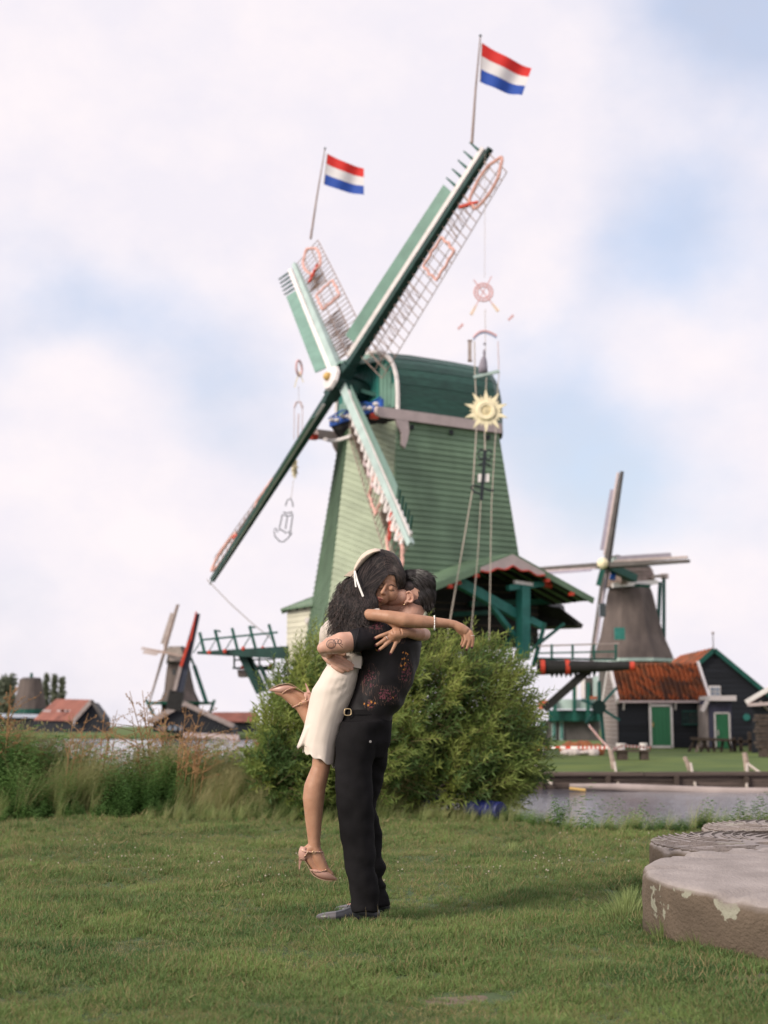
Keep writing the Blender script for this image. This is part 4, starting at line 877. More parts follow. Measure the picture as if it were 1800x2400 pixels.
for i, x in enumerate((110, 143, 152, 166)): MB().box(P(x, 1666, 150.5), (.8, .3, .22)).build('roof_light', m_pink, rs)
tw = thing('mill_stump', P(72, 1712, 200), 'distant round mill body without sails, green knob on top', 'windmill')
MB().loft([octa(70, 1662, 38, 0, 200, 14), octa(72, 1592, 25, 0, 200, 14)], cap=True).build('body', m_thatch, tw); MB().loft([octa(72, 1594, 26, 0, 200, 14), octa(74, 1588, 20, 0, 200, 14)]).build('cap', m_grey, tw)
MB().loft([octa(74, 1588, 4, 0, 200, 8), octa(74, 1577, 3, 0, 200, 8)]).build('knob', m_teal, tw); MB().loft([octa(70, 1672, 42, 0, 200, 14), octa(70, 1662, 42, 0, 200, 14)]).build('stage', m_teal, tw); MB().loft([octa(70, 1712, 34, 0, 200, 14), octa(70, 1670, 34, 0, 200, 14)]).build('base', m_shed, tw)
lq = thing('building', P(20, 1712, 170), 'low pale waterside building left of the red roofed shed', 'building')
MB().hexa([P(-40, 1716, 170), P(92, 1716, 170), P(92, 1716, 176), P(-40, 1716, 176)], [P(-40, 1678, 170), P(92, 1682, 170), P(92, 1682, 176), P(-40, 1678, 176)]).build('wall', m_shed, lq)
MB().hexa([P(-40, 1680, 169.6), P(94, 1683, 169.6), P(94, 1683, 176), P(-40, 1680, 176)], [P(-40, 1672, 172), P(90, 1674, 172), P(90, 1674, 173), P(-40, 1672, 173)]).build('roof', m_glass, lq)
MB().beam(P(430, 1722, 150), P(560, 1728, 150), .8, .5).build('jetty', m_pink, gb)
# ---------------------------------------------------------------- foliage prototypes
def leafmat(name, c, c2, tr=0.35, scale=1.2):
    return mat(name, c, 0.55, col2=c2, scale=scale, trans=tr, geo=True, spec=0.25)
m_leaf = leafmat('willow_leaf', (.38, .42, .11), (.15, .23, .06), .48, 2.2)
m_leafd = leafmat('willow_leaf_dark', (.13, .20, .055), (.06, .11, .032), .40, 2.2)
m_blade = leafmat('grass_blade', (.21, .29, .088), (.09, .16, .052), .35, 1.1)
m_straw_b = leafmat('grass_straw', (.36, .28, .14), (.20, .17, .075), .3, 1.5)
m_reed = leafmat('bank_grass', (.38, .43, .17), (.17, .25, .085), .45, .9)
m_reedy = leafmat('bank_grass_yellow', (.52, .46, .24), (.28, .29, .13), .45, 1.1)
m_nettle = leafmat('nettle_leaf', (.22, .36, .11), (.09, .18, .05), .45, 1.5)
m_dry = mat('dry_stalk', (.34, .19, .09), .8, .3, 3, geo=True)
m_twig = mat('twig_bark', (.12, .085, .045), .9, .3, 8)
m_tree = leafmat('tree_leaf', (.20, .22, .15), (.11, .13, .09), .3, .2)

def blade(b, x, y, h, w, dx, dy, seg=3, mi=0, z0=0.0):
    k = len(b.v); t = math.atan2(dy, dx) + math.pi / 2 + random.uniform(-.6, .6); cx, cy = math.cos(t) * w / 2, math.sin(t) * w / 2
    for i in range(seg + 1):
        u = i / seg; px, py, pz = x + dx * u * u, y + dy * u * u, z0 + h * (u - .25 * u * u * min(1.5, math.hypot(dx, dy) / max(h, .01)))
        ww = 1 - u ** 1.6 * .9; b.v += [(px - cx * ww, py - cy * ww, pz), (px + cx * ww, py + cy * ww, pz)]
    for i in range(seg): b.f.append((k + 2 * i, k + 2 * i + 1, k + 2 * i + 3, k + 2 * i + 2)); b.m.append(mi)
def leaf(b, p, d, n, L, w, mi=0):
    p, d, n = Vector(p), Vector(d).normalized(), Vector(n).normalized(); s = d.cross(n).normalized(); k = len(b.v)
    b.v += [tuple(p), tuple(p + d * L * .4 + s * w / 2 + n * w * .12), tuple(p + d * L * .4 - s * w / 2 + n * w * .12), tuple(p + d * L - n * w * .3)]
    b.f += [(k, k + 1, k + 3), (k, k + 3, k + 2)]; b.m += [mi, mi]
def rdir(): 
    v = Vector((random.gauss(0, 1), random.gauss(0, 1), random.gauss(0, 1))); return v.normalized()

# lawn
tufts = []
for v in range(4):
    b = MB()
    for i in range(34):
        a, r_ = random.uniform(0, 6.28), abs(random.gauss(0, .032)); h = random.uniform(.016, .052) * (1.3 if v == 3 else 1)
        blade(b, r_ * math.cos(a), r_ * math.sin(a), h, random.uniform(.003, .0058), random.gauss(.004, .02), random.gauss(0, .014), 2, 1 if random.random() < (.10, .05, .20, .42)[v] else 0)
    tufts.append(proto('lawn_tuft', b, [m_blade, m_straw_b]))
b = MB()
for i in range(5): blade(b, random.gauss(0, .02), random.gauss(0, .02), random.uniform(.04, .09), .0032, random.gauss(.02, .04), random.gauss(0, .03), 4, 1)
tufts.append(proto('seed_stalk', b, [m_blade, m_straw_b]))
def in_patch(x, y):
    for cx, cy, rx, ry in PATCHES:
        if ((x - cx) / rx) ** 2 + ((y - cy) / ry) ** 2 < .95 + .3 * nz(x * 9, y * 9): return True
    return False
STONES = [(2.17, 7.12, .90, .285), (2.42, 9.05, .76, .27), (3.08, 10.45, .78, .25)]
def in_stone(x, y): return any((x - a) ** 2 + (y - b_) ** 2 < (r - .01) ** 2 for a, b_, r, h in STONES)
LP = [[] for _ in range(5)]; LRt = [[] for _ in range(5)]; LSc = [[] for _ in range(5)]
N = 92000
for i in range(N):
    # denser near the camera
    u = random.random(); y = 4.2 + 13.6 * u ** 1.35; x = random.uniform(-1, 1) * (.30 * y + .35)
    if i % 4 == 0: x = math.copysign(.30 * y + .3 + 2.2 * random.random(), x)
    if in_patch(x, y) and random.random() < .80: continue
    if in_stone(x, y): continue
    if y > near_edge(x) + .3: continue
    d_ = nz(x, y * .7, 1.8, 5) + .8 * nz(x, y * .8, 4.5, 9) - .30 * max(0, min(1, (y - 8.5) / 2)) + .10
    s_ = (.74 + .85 * max(-.35, d_) + random.uniform(-.12, .25)) * (.70 + .055 * (y - 5))
    k = 0 if d_ > .12 else (1 if random.random() < .45 else 2)
    if d_ < -.25: k = 3 if random.random() < .3 else 2
    if y > 9 and random.random() < .22 + .2 * nz(x, y, .9, 21): k = 3  # extra straw tufts put the yellow of the sunlit band into the lawn
    if random.random() < .05: k = 4
    LP[k].append((x, y, ground_z(x, y) - .003)); LRt[k].append((random.gauss(0, .38), random.gauss(0, .38), random.uniform(0, 6.28))); LSc[k].append(max(.36, s_))
gr = thing('lawn', (0, 10, 0), None, None); gr['kind'] = 'stuff'
for k in range(5): scatter('grass', tufts[k], LP[k], LRt[k], LSc[k], gr)
# a ruffled darker clump beside the big millstone and other tufts
clump = MB()
for i in range(120):
    a, r_ = random.uniform(0, 6.28), abs(random.gauss(0, .05)); blade(clump, r_ * math.cos(a), r_ * math.sin(a), random.uniform(.05, .12), .004, .9 * r_ * math.cos(a) + random.gauss(.01, .02), .9 * r_ * math.sin(a), 3)
pc = proto('grass_clump', clump, [m_reed])
cl_pts = [G(1470, 2135), G(1485, 2120), G(1455, 2150)] + [G(x, y) for x, y in ((1400, 2290), (900, 2070), (300, 2100), (1480, 2010), (1510, 2060), (1495, 2000), (1100, 1995), (1390, 1990), (1200, 2000))]
cl_pts += [Vector((a + (r - .0) * math.cos(t), b_ + r * math.sin(t), 0)) for a, b_, r, h in STONES for t in [3.3 + random.uniform(-.9, 1.6) for _ in range(16)]]
scatter('grass_clumps', pc, [(p.x, p.y, ground_z(p.x, p.y)) for p in cl_pts], [(0, 0, random.uniform(0, 6)) for _ in cl_pts], [random.uniform(.45, 1.0) if i > 2 else 1.25 for i in range(len(cl_pts))], gr)
# clover heads
b = MB(); b.ball((0, 0, .026), .0055, 6, 4); fl = proto('clover', b, [mat('clover_white', (.42, .36, .28), .8, .1)])
fp_ = []
for i in range(230):
    cx, cy = random.choice([(-1.9, 10.8), (-1.0, 10.6), (-.4, 9.6), (1.4, 11.3), (-2.2, 12.0), (.9, 10.2), (2.0, 12.6)]); x, y = cx + random.gauss(0, .35), cy + random.gauss(0, .5); fp_.append((x, y, ground_z(x, y)))
scatter('clover_heads', fl, fp_, [(0, 0, 0)] * len(fp_), [random.uniform(.7, 1.3) for _ in fp_], gr)

# bank growth on the left
tall = []
for v in range(3):
    b = MB()
    for i in range(30):
        a, r_ = random.uniform(0, 6.28), abs(random.gauss(0, .06)); h = random.uniform(.45, .95)
        blade(b, r_ * math.cos(a), r_ * math.sin(a), h, random.uniform(.006, .011), random.gauss(.26, .16), random.gauss(0, .12), 5, 0 if random.random() < .75 - .2 * v else 1)
    if v == 2:
        for i in range(10):
            a = random.uniform(0, 6.28); x, y = .06 * math.cos(a), .06 * math.sin(a); dx = random.gauss(.25, .1); h = random.uniform(.8, 1.1); blade(b, x, y, h, .005, dx, random.gauss(0, .08), 5, 1)
            for q in range(10): b.ball((x + dx * .95 + random.gauss(.02, .02), y + random.gauss(0, .015), h * .78 + random.uniform(-.08, .06)), (.004, .004, .012), 4, 3, 1)
    tall.append(proto('tall_grass', b, [m_reed, m_reedy]))
def leafy(nst, H, Lf, wf, mi=0):
    b = MB()
    for s_ in range(nst):
        x0, y0 = random.gauss(0, .07), random.gauss(0, .07); lx, ly = random.gauss(.10, .1), random.gauss(0, .08); h = H * random.uniform(.6, 1.1)
        blade(b, x0, y0, h, .008, lx, ly, 4, 0)
        for q in range(15):
            u = .2 + .8 * q / 14; p = Vector((x0 + lx * u * u, y0 + ly * u * u, h * u)); a = q * 2.4; sz = (1.1 - .5 * u)
            leaf(b, p, (math.cos(a), math.sin(a), .1), (0, 0, 1), Lf * sz, wf * sz, mi)
    return b
lf = [proto('leafy_weed', leafy(7, .85, .13, .05), [m_nettle]), proto('leafy_weed_low', leafy(6, .45, .12, .055), [m_nettle])]
b = MB()
for s_ in range(3):
    x0, lx, h = random.gauss(0, .1), random.gauss(.12, .08), random.uniform(.9, 1.25); b.tube([(x0 + lx * u * u, 0, h * u) for u in (0, .35, .7, 1)], [.007, .006, .005, .003], 5)
    for q in range(9):
        u = .5 + .05 * q; p = Vector((x0 + lx * u * u, 0, h * u)); d = Vector((random.gauss(.1, .15), random.gauss(0, .1), random.uniform(.08, .16))); b.tube([p, p + d], [.004, .002], 4)
        for t_ in range(6): b.ball(p + d * random.uniform(.5, 1.1) + rdir() * .015, .007, 4, 3)
dry = proto('dry_stalks', b, [m_dry])
bg = thing('bank_growth', (-3, 16.6, 0), None, None); bg['kind'] = 'stuff'
PT = {k: ([], [], []) for k in ('t0', 't1', 't2', 'l0', 'l1', 'd')}
def hprof(x):     # how tall the growth stands along the bank
    return 1.22 + .20 * nz(x, 0, 1.1, 4) - (.22 if -2.5 < x < -1.5 else 0) + (.08 if x < -4 else 0)
for i in range(4800):
    x = random.uniform(-6.2, .2); y = random.uniform(15.3, 19.3)
    depth = min(1, (y - 15.3) / 1.6)
    if random.random() > .45 + .55 * depth: continue
    hs = hprof(x) * (.30 + .78 * depth) * random.uniform(.8, 1.12)
    q = nz(x, y, .9, 11) + .5 * nz(x, y, 2.4, 13) + random.gauss(0, .18)
    k = 'l0' if q > .12 else ('t0' if q > .02 else ('t1' if q > -.2 else 't2'))
    if random.random() < .012 and depth > .5: k = 'd'
    if depth < .25 and random.random() < .6: k = 'l1'
    PT[k][0].append((x, y, ground_z(x, y) - .02)); PT[k][1].append((random.gauss(0, .1), random.gauss(.08, .1), random.gauss(0, .5) if k[0] == 't' else random.uniform(0, 6.28))); PT[k][2].append(hs)
for i in range(13):     # brown stalks in the two clusters
    c = random.choice([-2.35, -3.1, -1.65, -3.4, -4.1]); x = c + random.gauss(0, .2); y = random.uniform(15.8, 16.8); PT['d'][0].append((x, y, ground_z(x, y))); PT['d'][1].append((0, .1, random.gauss(0, .5))); PT['d'][2].append(random.uniform(.7, 1.0))
# right bank fringe
for i in range(1700):
    x = random.uniform(1.0, 5.2); e = near_edge(x); y = e + random.uniform(-.7, .35); hh = .25 + .20 * max(0, nz(x, 0, 2.2, 7)) + .05 * max(0, x - 3)
    k = random.choice(['t0', 't1', 'l1', 'l1']); PT[k][0].append((x, y, ground_z(x, y) - .02)); PT[k][1].append((random.gauss(0, .1), .05, random.gauss(0, .5))); PT[k][2].append(hh * random.uniform(.6, 1.3) * (1.3 if k == 'l1' else 1))
for i in range(900):      # grass at the foot of the bush
    x = random.uniform(-2.5, 2.0); y = 15.0 + random.random() * 1.0 - max(0, x - .8) * 1.0; k = random.choice(['t0', 't0', 'l1', 't1']); PT[k][0].append((x, y, ground_z(x, y) - .02)); PT[k][1].append((0, .1, random.gauss(0, .5))); PT[k][2].append(random.uniform(.12, .30))
for i in range(60):     # plants in front of the barrel
    x = random.uniform(.55, 1.5); PT['t0' if i % 2 else 'l1'][0].append((x, 14.85 + .15 * random.random(), 0)); PT['t0' if i % 2 else 'l1'][1].append((0, .1, random.gauss(0, .6))); PT['t0' if i % 2 else 'l1'][2].append(random.uniform(.06, .14))
for k, pr_ in (('t0', tall[0]), ('t1', tall[1]), ('t2', tall[2]), ('l0', lf[0]), ('l1', lf[1]), ('d', dry)):
    scatter('undergrowth', pr_, PT[k][0], PT[k][1], PT[k][2], bg)
# single weeds that stand up against the water
wl = [(1300, 1880, .62, 'tall green weed against the water, leftmost on the right bank'), (1345, 1895, .5, 'bushy weed against the water right of the leftmost one'), (1368, 1925, .42, 'small dark weed standing low before the water'), (1416, 1862, .78, 'thin tall weed rising before the floating boom'), (1450, 1900, .55, 'broad leafy weed before the middle of the water'), (1495, 1905, .45, 'spreading weed just right of the broad leafy one'), (1650, 1885, .55, 'slim weed before the water right of the middle'), (1741, 1880, .58, 'upright weed behind the farthest millstone'), (1790, 1895, .55, 'feathery weed at the right edge of the bank')]
for i, (px, py, sc_2, lb) in enumerate(wl):
    y = near_edge(2.5) - .25; p = P(px, py, y); zb = ground_z(p.x, y); H = max(.24, (p.z - zb) * 1.2)
    w = thing('weed', (p.x, y, zb), lb, 'weed', 'weeds standing on the right bank'); random.seed(50 + i)
    b = leafy(3 if i in (3, 6) else 9, H, .10, .05 if i != 3 else .04); b.v = [(v_[0] * .8 + p.x, v_[1] * .8 + y, v_[2] + zb) for v_ in b.v]; b.build('stems_and_leaves', m_nettle, w, fix=False)['kind'] = 'stuff'

# ---------------------------------------------------------------- the willow bush
random.seed(21)
bush = thing('bush', (.15, 16.4, 0), 'big windblown green willow bush behind the couple', 'bush')
sp = []
for v in range(3):
    b = MB(); L = .40
    b.tube([(0, 0, 0), (.02, 0, L * .5), (.05, 0, L)], [.004, .003, .0015], 4, 1)
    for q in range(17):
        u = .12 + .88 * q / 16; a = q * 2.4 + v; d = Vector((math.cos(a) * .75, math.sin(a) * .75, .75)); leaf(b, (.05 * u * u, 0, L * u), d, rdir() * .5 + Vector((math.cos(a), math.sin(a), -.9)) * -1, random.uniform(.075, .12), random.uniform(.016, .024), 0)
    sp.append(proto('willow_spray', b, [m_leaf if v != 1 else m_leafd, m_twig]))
lobes = [((-.92, 16.2, .85), (.48, .8, .72)), ((-.62, 16.2, 1.30), (.42, .8, .60)), ((-.2, 16.3, 1.25), (.6, .9, .62)), ((.42, 16.2, 1.20), (.75, 1.0, .72)), ((.98, 16.3, 1.12), (.52, .9, .66)), ((1.12, 16.2, .66), (.45, .8, .50)), ((.2, 16.0, .7), (1.05, 1.0, .72)), ((-1.0, 16.0, .40), (.42, .7, .42)), ((.75, 15.9, .38), (.60, .7, .40))]
BP, BR, BS = [[], [], []], [[], [], []], [[], [], []]
from mathutils import Euler
def add_spray(p, d, s_, k=None):
    k = random.randrange(3) if k is None else k; q = d.to_track_quat('Z', 'X') @ Quaternion((0, 0, 1), random.uniform(0, 6.28)); BP[k].append(p); BR[k].append(tuple(q.to_euler())); BS[k].append(s_)
for i in range(8200):
    c, r_ = random.choice(lobes); d = rdir(); u = random.random() ** .35
    p = Vector((c[0] + d.x * r_[0] * u, c[1] + d.y * r_[1] * u, c[2] + d.z * r_[2] * u))
    if p.z < .05: continue
    if nz(p.x * 2.6 - p.z * 1.4, p.z * 2.2, 1, p.y * .5) < -.14 and u > .72: continue
    if d.y > .5: continue
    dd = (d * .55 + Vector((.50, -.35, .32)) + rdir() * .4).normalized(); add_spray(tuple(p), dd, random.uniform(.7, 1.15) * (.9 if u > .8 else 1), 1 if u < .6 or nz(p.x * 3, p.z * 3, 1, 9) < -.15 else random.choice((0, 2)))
for i in range(520):    # shoots past the outline
    c, r_ = random.choice(lobes[:5]); d = rdir(); d.z = abs(d.z); p = Vector((c[0] + d.x * r_[0] * .92, c[1] + d.y * r_[1] * .6, c[2] + d.z * r_[2] * .9)); dd = (d * .6 + Vector((.5, 0, .5)) + rdir() * .25).normalized()
    add_spray(tuple(p), dd, random.uniform(.6, .95), 0)
    if p.z > 1.1 and random.random() < .35: add_spray(tuple(p + dd * .24), (dd + Vector((.15, 0, .1))).normalized(), random.uniform(.45, .8), 0)
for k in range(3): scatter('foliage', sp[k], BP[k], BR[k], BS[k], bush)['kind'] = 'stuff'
for i in range(9):
    a = random.uniform(-1, 1); top = Vector((.1 + 1.1 * a, 16.4 + random.uniform(-.1, .4), random.uniform(1.0, 1.45))); base = Vector((.1 + .3 * a, 16.4, -.05)); mid = base.lerp(top, .5) + Vector((.15 * a, 0, .15))
    MB().tube([base, mid, top], [.045, .03, .012], 7).build('stem', m_twig, bush)

# far trees
def far_tree(px, py_top, py_bot, Y, wpx, label, n=700, narrow=False, lean=0):
    s_ = Y / FPX; H = (py_bot - py_top) * s_; c = P(px, py_bot, Y); t = thing('tree', (c.x, Y, c.z - .2), label, 'tree', 'trees on the far left shore')
    MB().tube([(c.x, Y, c.z - .3), (c.x, Y, c.z + H * .35), (c.x, Y, c.z + H * .8)], [.25, .18, .05], 7).build('trunk', m_oldwood, t)
    b = MB(); w = wpx * s_ / 2
    for i in range(n):
        d = rdir(); u = random.random() ** .4
        if narrow: hz = random.random(); rr = w * (math.sin(math.pi * min(1, hz * .9 + .1)) ** .6) * (.75 + .4 * nz(hz * 6, px)); p = Vector((c.x + d.x * rr * u, Y + d.y * rr * u, c.z + H * (.05 + .95 * hz)))
        else:
            k = random.randrange(6); o = Vector((math.cos(k) * w * .45, 0, (k - 2.5) * H * .10)); p = Vector((c.x, Y, c.z + H * .58)) + o + Vector((d.x * w * .62 * u, d.y * w * .6 * u, d.z * H * .27 * u))
        leaf(b, p, rdir(), rdir(), .75 if not narrow else .6, .5, 0)
    o = b.build('crown', m_tree, t, fix=False); o['kind'] = 'stuff'
random.seed(5)
far_tree(14, 1588, 1690, 230, 58, 'round grey green tree behind the mill stump at the left edge', 1500)
far_tree(106, 1583, 1690, 225, 15, 'tall poplar right behind the mill stump, leftmost of three', 600, True)
far_tree(125, 1584, 1690, 225, 14, 'tall poplar in the middle of the group of three', 600, True)
far_tree(143, 1591, 1690, 225, 17, 'tall poplar nearest the red roofed shed', 600, True)
far_tree(-30, 1610, 1690, 235, 50, 'dark tree cut by the left edge of the picture', 900)
far_tree(18, 1635, 1700, 210, 60, 'low dark tree in front of the round one', 900)

# ---------------------------------------------------------------- millstones
def stone_mat():
    m = mat('millstone', (.37, .32, .30), .9, col2=(.25, .215, .20), scale=5, bump=.6, bscale=60)
    t = m.node_tree; b = t.nodes['Principled BSDF']; src = t.nodes.new('ShaderNodeTexCoord').outputs['Object']
    base = b.inputs['Base Color'].links[0].from_socket
    v = t.nodes.new('ShaderNodeTexVoronoi'); v.inputs['Scale'].default_value = 4.2; t.links.new(src, v.inputs[0])
    n = t.nodes.new('ShaderNodeTexNoise'); n.inputs['Scale'].default_value = 18; n.inputs['Detail'].default_value = 4; t.links.new(src, n.inputs[0])
    a = t.nodes.new('ShaderNodeMath'); a.operation = 'MULTIPLY_ADD'; a.inputs[1].default_value = .9; t.links.new(n.outputs[0], a.inputs[0]); t.links.new(v.outputs['Distance'], a.inputs[2])
    r_ = t.nodes.new('ShaderNodeMapRange'); r_.inputs[1].default_value = .76; r_.inputs[2].default_value = .71; t.links.new(a.outputs[0], r_.inputs[0])
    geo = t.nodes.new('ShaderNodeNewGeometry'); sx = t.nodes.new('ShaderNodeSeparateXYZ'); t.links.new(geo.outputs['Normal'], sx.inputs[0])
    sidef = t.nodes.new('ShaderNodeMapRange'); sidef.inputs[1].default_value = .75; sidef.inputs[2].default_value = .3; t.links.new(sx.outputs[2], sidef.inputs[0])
    # sides multiplied darker brown, pale lichen blotches
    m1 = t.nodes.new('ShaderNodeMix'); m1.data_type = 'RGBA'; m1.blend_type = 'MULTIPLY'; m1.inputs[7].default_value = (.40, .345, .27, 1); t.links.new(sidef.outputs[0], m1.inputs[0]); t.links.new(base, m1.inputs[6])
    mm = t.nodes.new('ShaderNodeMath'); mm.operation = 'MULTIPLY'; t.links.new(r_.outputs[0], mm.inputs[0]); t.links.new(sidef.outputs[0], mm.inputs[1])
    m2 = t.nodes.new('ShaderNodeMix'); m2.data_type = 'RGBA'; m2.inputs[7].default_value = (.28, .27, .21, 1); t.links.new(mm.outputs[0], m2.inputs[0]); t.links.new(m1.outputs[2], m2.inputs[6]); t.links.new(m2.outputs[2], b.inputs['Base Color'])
    return m
m_stone = stone_mat()
m_groove = mat('groove_dark', (.10, .08, .07), .95, .2, 10)  # dark flat strips laid along the grooves
def millstone(cx, cy, r_, h, grooves, tilt, label, eye=.14, seed=0):
    n = 120; z0 = ground_z(cx, cy) - .06; rings = []
    prf = [(1.0, 0), (1.0, .25), (1.0, .6), (.997, .86), (.988, .945), (.97, .985), (.93, 1.0), (.7, 1.0), (.4, 1.0), (eye + .015, 1.0), (eye, .98), (eye, .80)]
    for q, hz in prf:
        rg = []
        for k in range(n):
            a = 2 * math.pi * k / n; e_ = .012 * nz(math.cos(a) * 3, math.sin(a) * 3, 1, hz * 3 + seed) + .014 * nz(math.cos(a) * 14, math.sin(a) * 14, 1, hz * 6 + seed); chip = -.06 * max(0, nz(math.cos(a) * 8, math.sin(a) * 8, 1, seed + 9) - .15) if hz > .9 and q > .9 else 0
            rr = r_ * q + (e_ + chip if q > .9 else 0); rg.append((rr * math.cos(a), rr * math.sin(a), h * hz + .06 * (hz > 0) + (chip if hz > .9 else 0)))
        rings.append(rg)
    t = thing('millstone', (cx, cy, z0), label, 'millstone', 'old millstones lying on the lawn')
    M_ = Matrix.Translation((cx, cy, z0)) @ Matrix.Rotation(tilt, 4, 'X')
    def tr(p): return tuple(M_ @ Vector(p))
    b = MB(); b.loft([[tr(p) for p in rg] for rg in rings]); o = b.build('stone', m_stone, t, smooth=True)
    o.data.polygons.foreach_set('use_smooth', [True] * len(o.data.polygons))
    if grooves:
        for s_ in range(10):
            a0 = 2 * math.pi * s_ / 10 + .2
            for j in range(6):
                pts = []
                for i in range(9):
                    u = i / 8; ang = a0 + j * .10 + .75 * (1 - u) * (1 - .06 * j) - .3; rad = r_ * (.97 - (.72 - .10 * j) * u) if False else r_ * (.25 + .10 * j + (.72 - .10 * j) * (1 - u)) ; pts.append((rad * math.cos(a0 + j * .1 + .55 * u), rad * math.sin(a0 + j * .1 + .55 * u), h + .058))
                b = MB()
                for i in range(8):
                    p, q = Vector(pts[i]), Vector(pts[i + 1]); d = (q - p).normalized(); s2 = d.cross(EZ) * .009
                    b.add([tr(p - s2 + EZ * .0045), tr(p + s2 + EZ * .0045), tr(q + s2 + EZ * .0045), tr(q - s2 + EZ * .0045)], [(0, 1, 2, 3)])
                    s3 = d.cross(EZ) * .012; b.add([tr(p + s2), tr(p + s3 + s2), tr(q + s3 + s2), tr(q + s2), tr(p + s2 + EZ * .008), tr(p + s3 + s2 + EZ * .006), tr(q + s3 + s2 + EZ * .006), tr(q + s2 + EZ * .008)], [(4, 5, 6, 7), (0, 4, 7, 3), (1, 2, 6, 5)], 1)
                b.build('groove', [m_groove, m_stone], t, fix=False)
    return t
millstone(*STONES[0], False, R(3.2), 'largest nearest millstone, smooth topped with lichen on its side', seed=1)
millstone(*STONES[1], True, R(1.5), 'middle millstone with curved grooves behind the smooth one', seed=2)
millstone(*STONES[2], True, R(1.0), 'farthest grooved millstone close to the water', seed=3)
sc2 = MB()
for i in range(16): p = G(1540 + random.uniform(-40, 60), 2172 + random.uniform(-10, 14)); sc2.ball((p.x, p.y, .01), (.012 * random.random() + .006, .012, .008), 6, 4)
o = sc2.build('pebbles', m_grey); o['kind'] = 'stuff'
# ---------------------------------------------------------------- the couple
D0 = 7.6; PX = D0 / FPX
def Q(px, py, d=0.0): return P(px, py, D0 + d)
def remeshed(mb, name, m, parent, voxel=.005, smooth=6, fac=.5, disp=None):
    me = bpy.data.meshes.new(name); me.from_pydata(mb.v, [], mb.f)
    tmp = bpy.data.objects.new('tmp', me); C.objects.link(tmp)
    r_ = tmp.modifiers.new('r', 'REMESH'); r_.mode = 'VOXEL'; r_.voxel_size = voxel; r_.adaptivity = 0
    if smooth: s_ = tmp.modifiers.new('s', 'SMOOTH'); s_.iterations = smooth; s_.factor = fac
    dg = bpy.context.evaluated_depsgraph_get(); dg.update()
    out = bpy.data.meshes.new_from_object(tmp.evaluated_get(dg)); out.name = name
    bpy.data.objects.remove(tmp); bpy.data.meshes.remove(me)
    if disp:
        n = len(out.vertices); co = np.empty(n * 3, dtype=np.float32); no = np.empty(n * 3, dtype=np.float32); out.vertices.foreach_get('co', co); out.vertex_normals.foreach_get('vector', no)
        co = co.reshape(-1, 3); no = no.reshape(-1, 3); co += no * np.array([disp(Vector(p), Vector(q)) for p, q in zip(co, no)], dtype=np.float32)[:, None]; out.vertices.foreach_set('co', co.ravel())
    out.materials.clear()
    for q in (m if isinstance(m, (list, tuple)) else [m]): out.materials.append(q)
    out.polygons.foreach_set('use_smooth', [True] * len(out.polygons)); out.polygons.foreach_set('material_index', [0] * len(out.polygons))
    return link(bpy.data.objects.new(name, out), parent)
class Body(MB):
    def limb(s, pts, n=28, flat=1.0):
        """pts: (px, py, depth, radius in picture px); chain of tapered segments with balls at the joints"""
        for i, p in enumerate(pts):
            c = Q(*p[:3]); r = p[3] * PX; s.ball(c, (r, r * flat, r), 22 if r > .02 else 12, 14 if r > .02 else 8)
            if i:
                q = pts[i - 1]; a, ra_ = Q(*q[:3]), q[3] * PX; k = 5
                s.tube([a.lerp(c, t / k) for t in range(k + 1)], [ra_ + (r - ra_) * t / k for t in range(k + 1)], n)
        return s
    def ell(s, px, py, d, rx, rz, rd, rot=0):
        c = Q(px, py, d); k = len(s.v); s.ball(c, (rx * PX, rd, rz * PX), 18, 12)
        if rot:
            M_ = Matrix.Rotation(R(rot), 3, 'Y')
            for i in range(k, len(s.v)): s.v[i] = tuple(c + M_ @ (Vector(s.v[i]) - c))
        return s
def skinmat(name, c, c2):
    m = mat(name, c, .5, col2=c2, scale=22, bump=.08, bscale=120, spec=.35); b = m.node_tree.nodes['Principled BSDF']
    b.inputs['Subsurface Weight'].default_value = .12; b.inputs['Subsurface Radius'].default_value = (.012, .005, .003); return m
m_skinm = skinmat('skin_man', (.60, .35, .265), (.50, .27, .195))
m_skinw = skinmat('skin_woman', (.47, .255, .165), (.39, .20, .125))
m_hair = mat('black_hair', (.014, .010, .009), .55, .5, 30, spec=.35)
m_hair2 = mat('dark_brown_hair', (.048, .030, .024), .38, .4, 30, spec=.5)
m_fade = mat('shaved_fade', (.085, .065, .062), .75, .35, 60)
m_trous = mat('black_trousers', (.013, .012, .013), .85, .3, 6, bump=.25, bscale=9, spec=.06)
m_skirt = mat('cream_skirt', (.74, .635, .56), .7, .05, 8, bump=.08, bscale=260, spec=.2)
m_blouse = mat('cream_blouse', (.60, .52, .46), .7, .05, 8, bump=.2, bscale=120, spec=.2)
m_scarf = mat('cream_scarf', (.66, .53, .43), .6, .06, 20, bump=.2, bscale=60)
m_ribbon = mat('white_ribbon', (.80, .76, .72), .5, .04, 20)
m_shoe = mat('nude_pink_leather', (.50, .285, .225), .35, .08, 20, spec=.5)
m_shoein = mat('shoe_lining', (.40, .25, .18), .6, .1, 20)
m_stud = mat('gold_stud', (.80, .60, .36), .3, .1, 20, metal=.8)
m_dshoe = mat('grey_black_leather', (.025, .026, .032), .3, .3, 20, spec=.4)
m_dshoe2 = mat('toe_reflection_leather', (.11, .10, .105), .3, .25, 20, spec=.4)  # grey toe: reflection on the black leather put into the colour
m_nail = mat('dark_nail_polish', (.05, .01, .02), .3, .1, 20)
m_pearl = mat('pearl', (.80, .76, .74), .25, .05, 20, spec=.6)

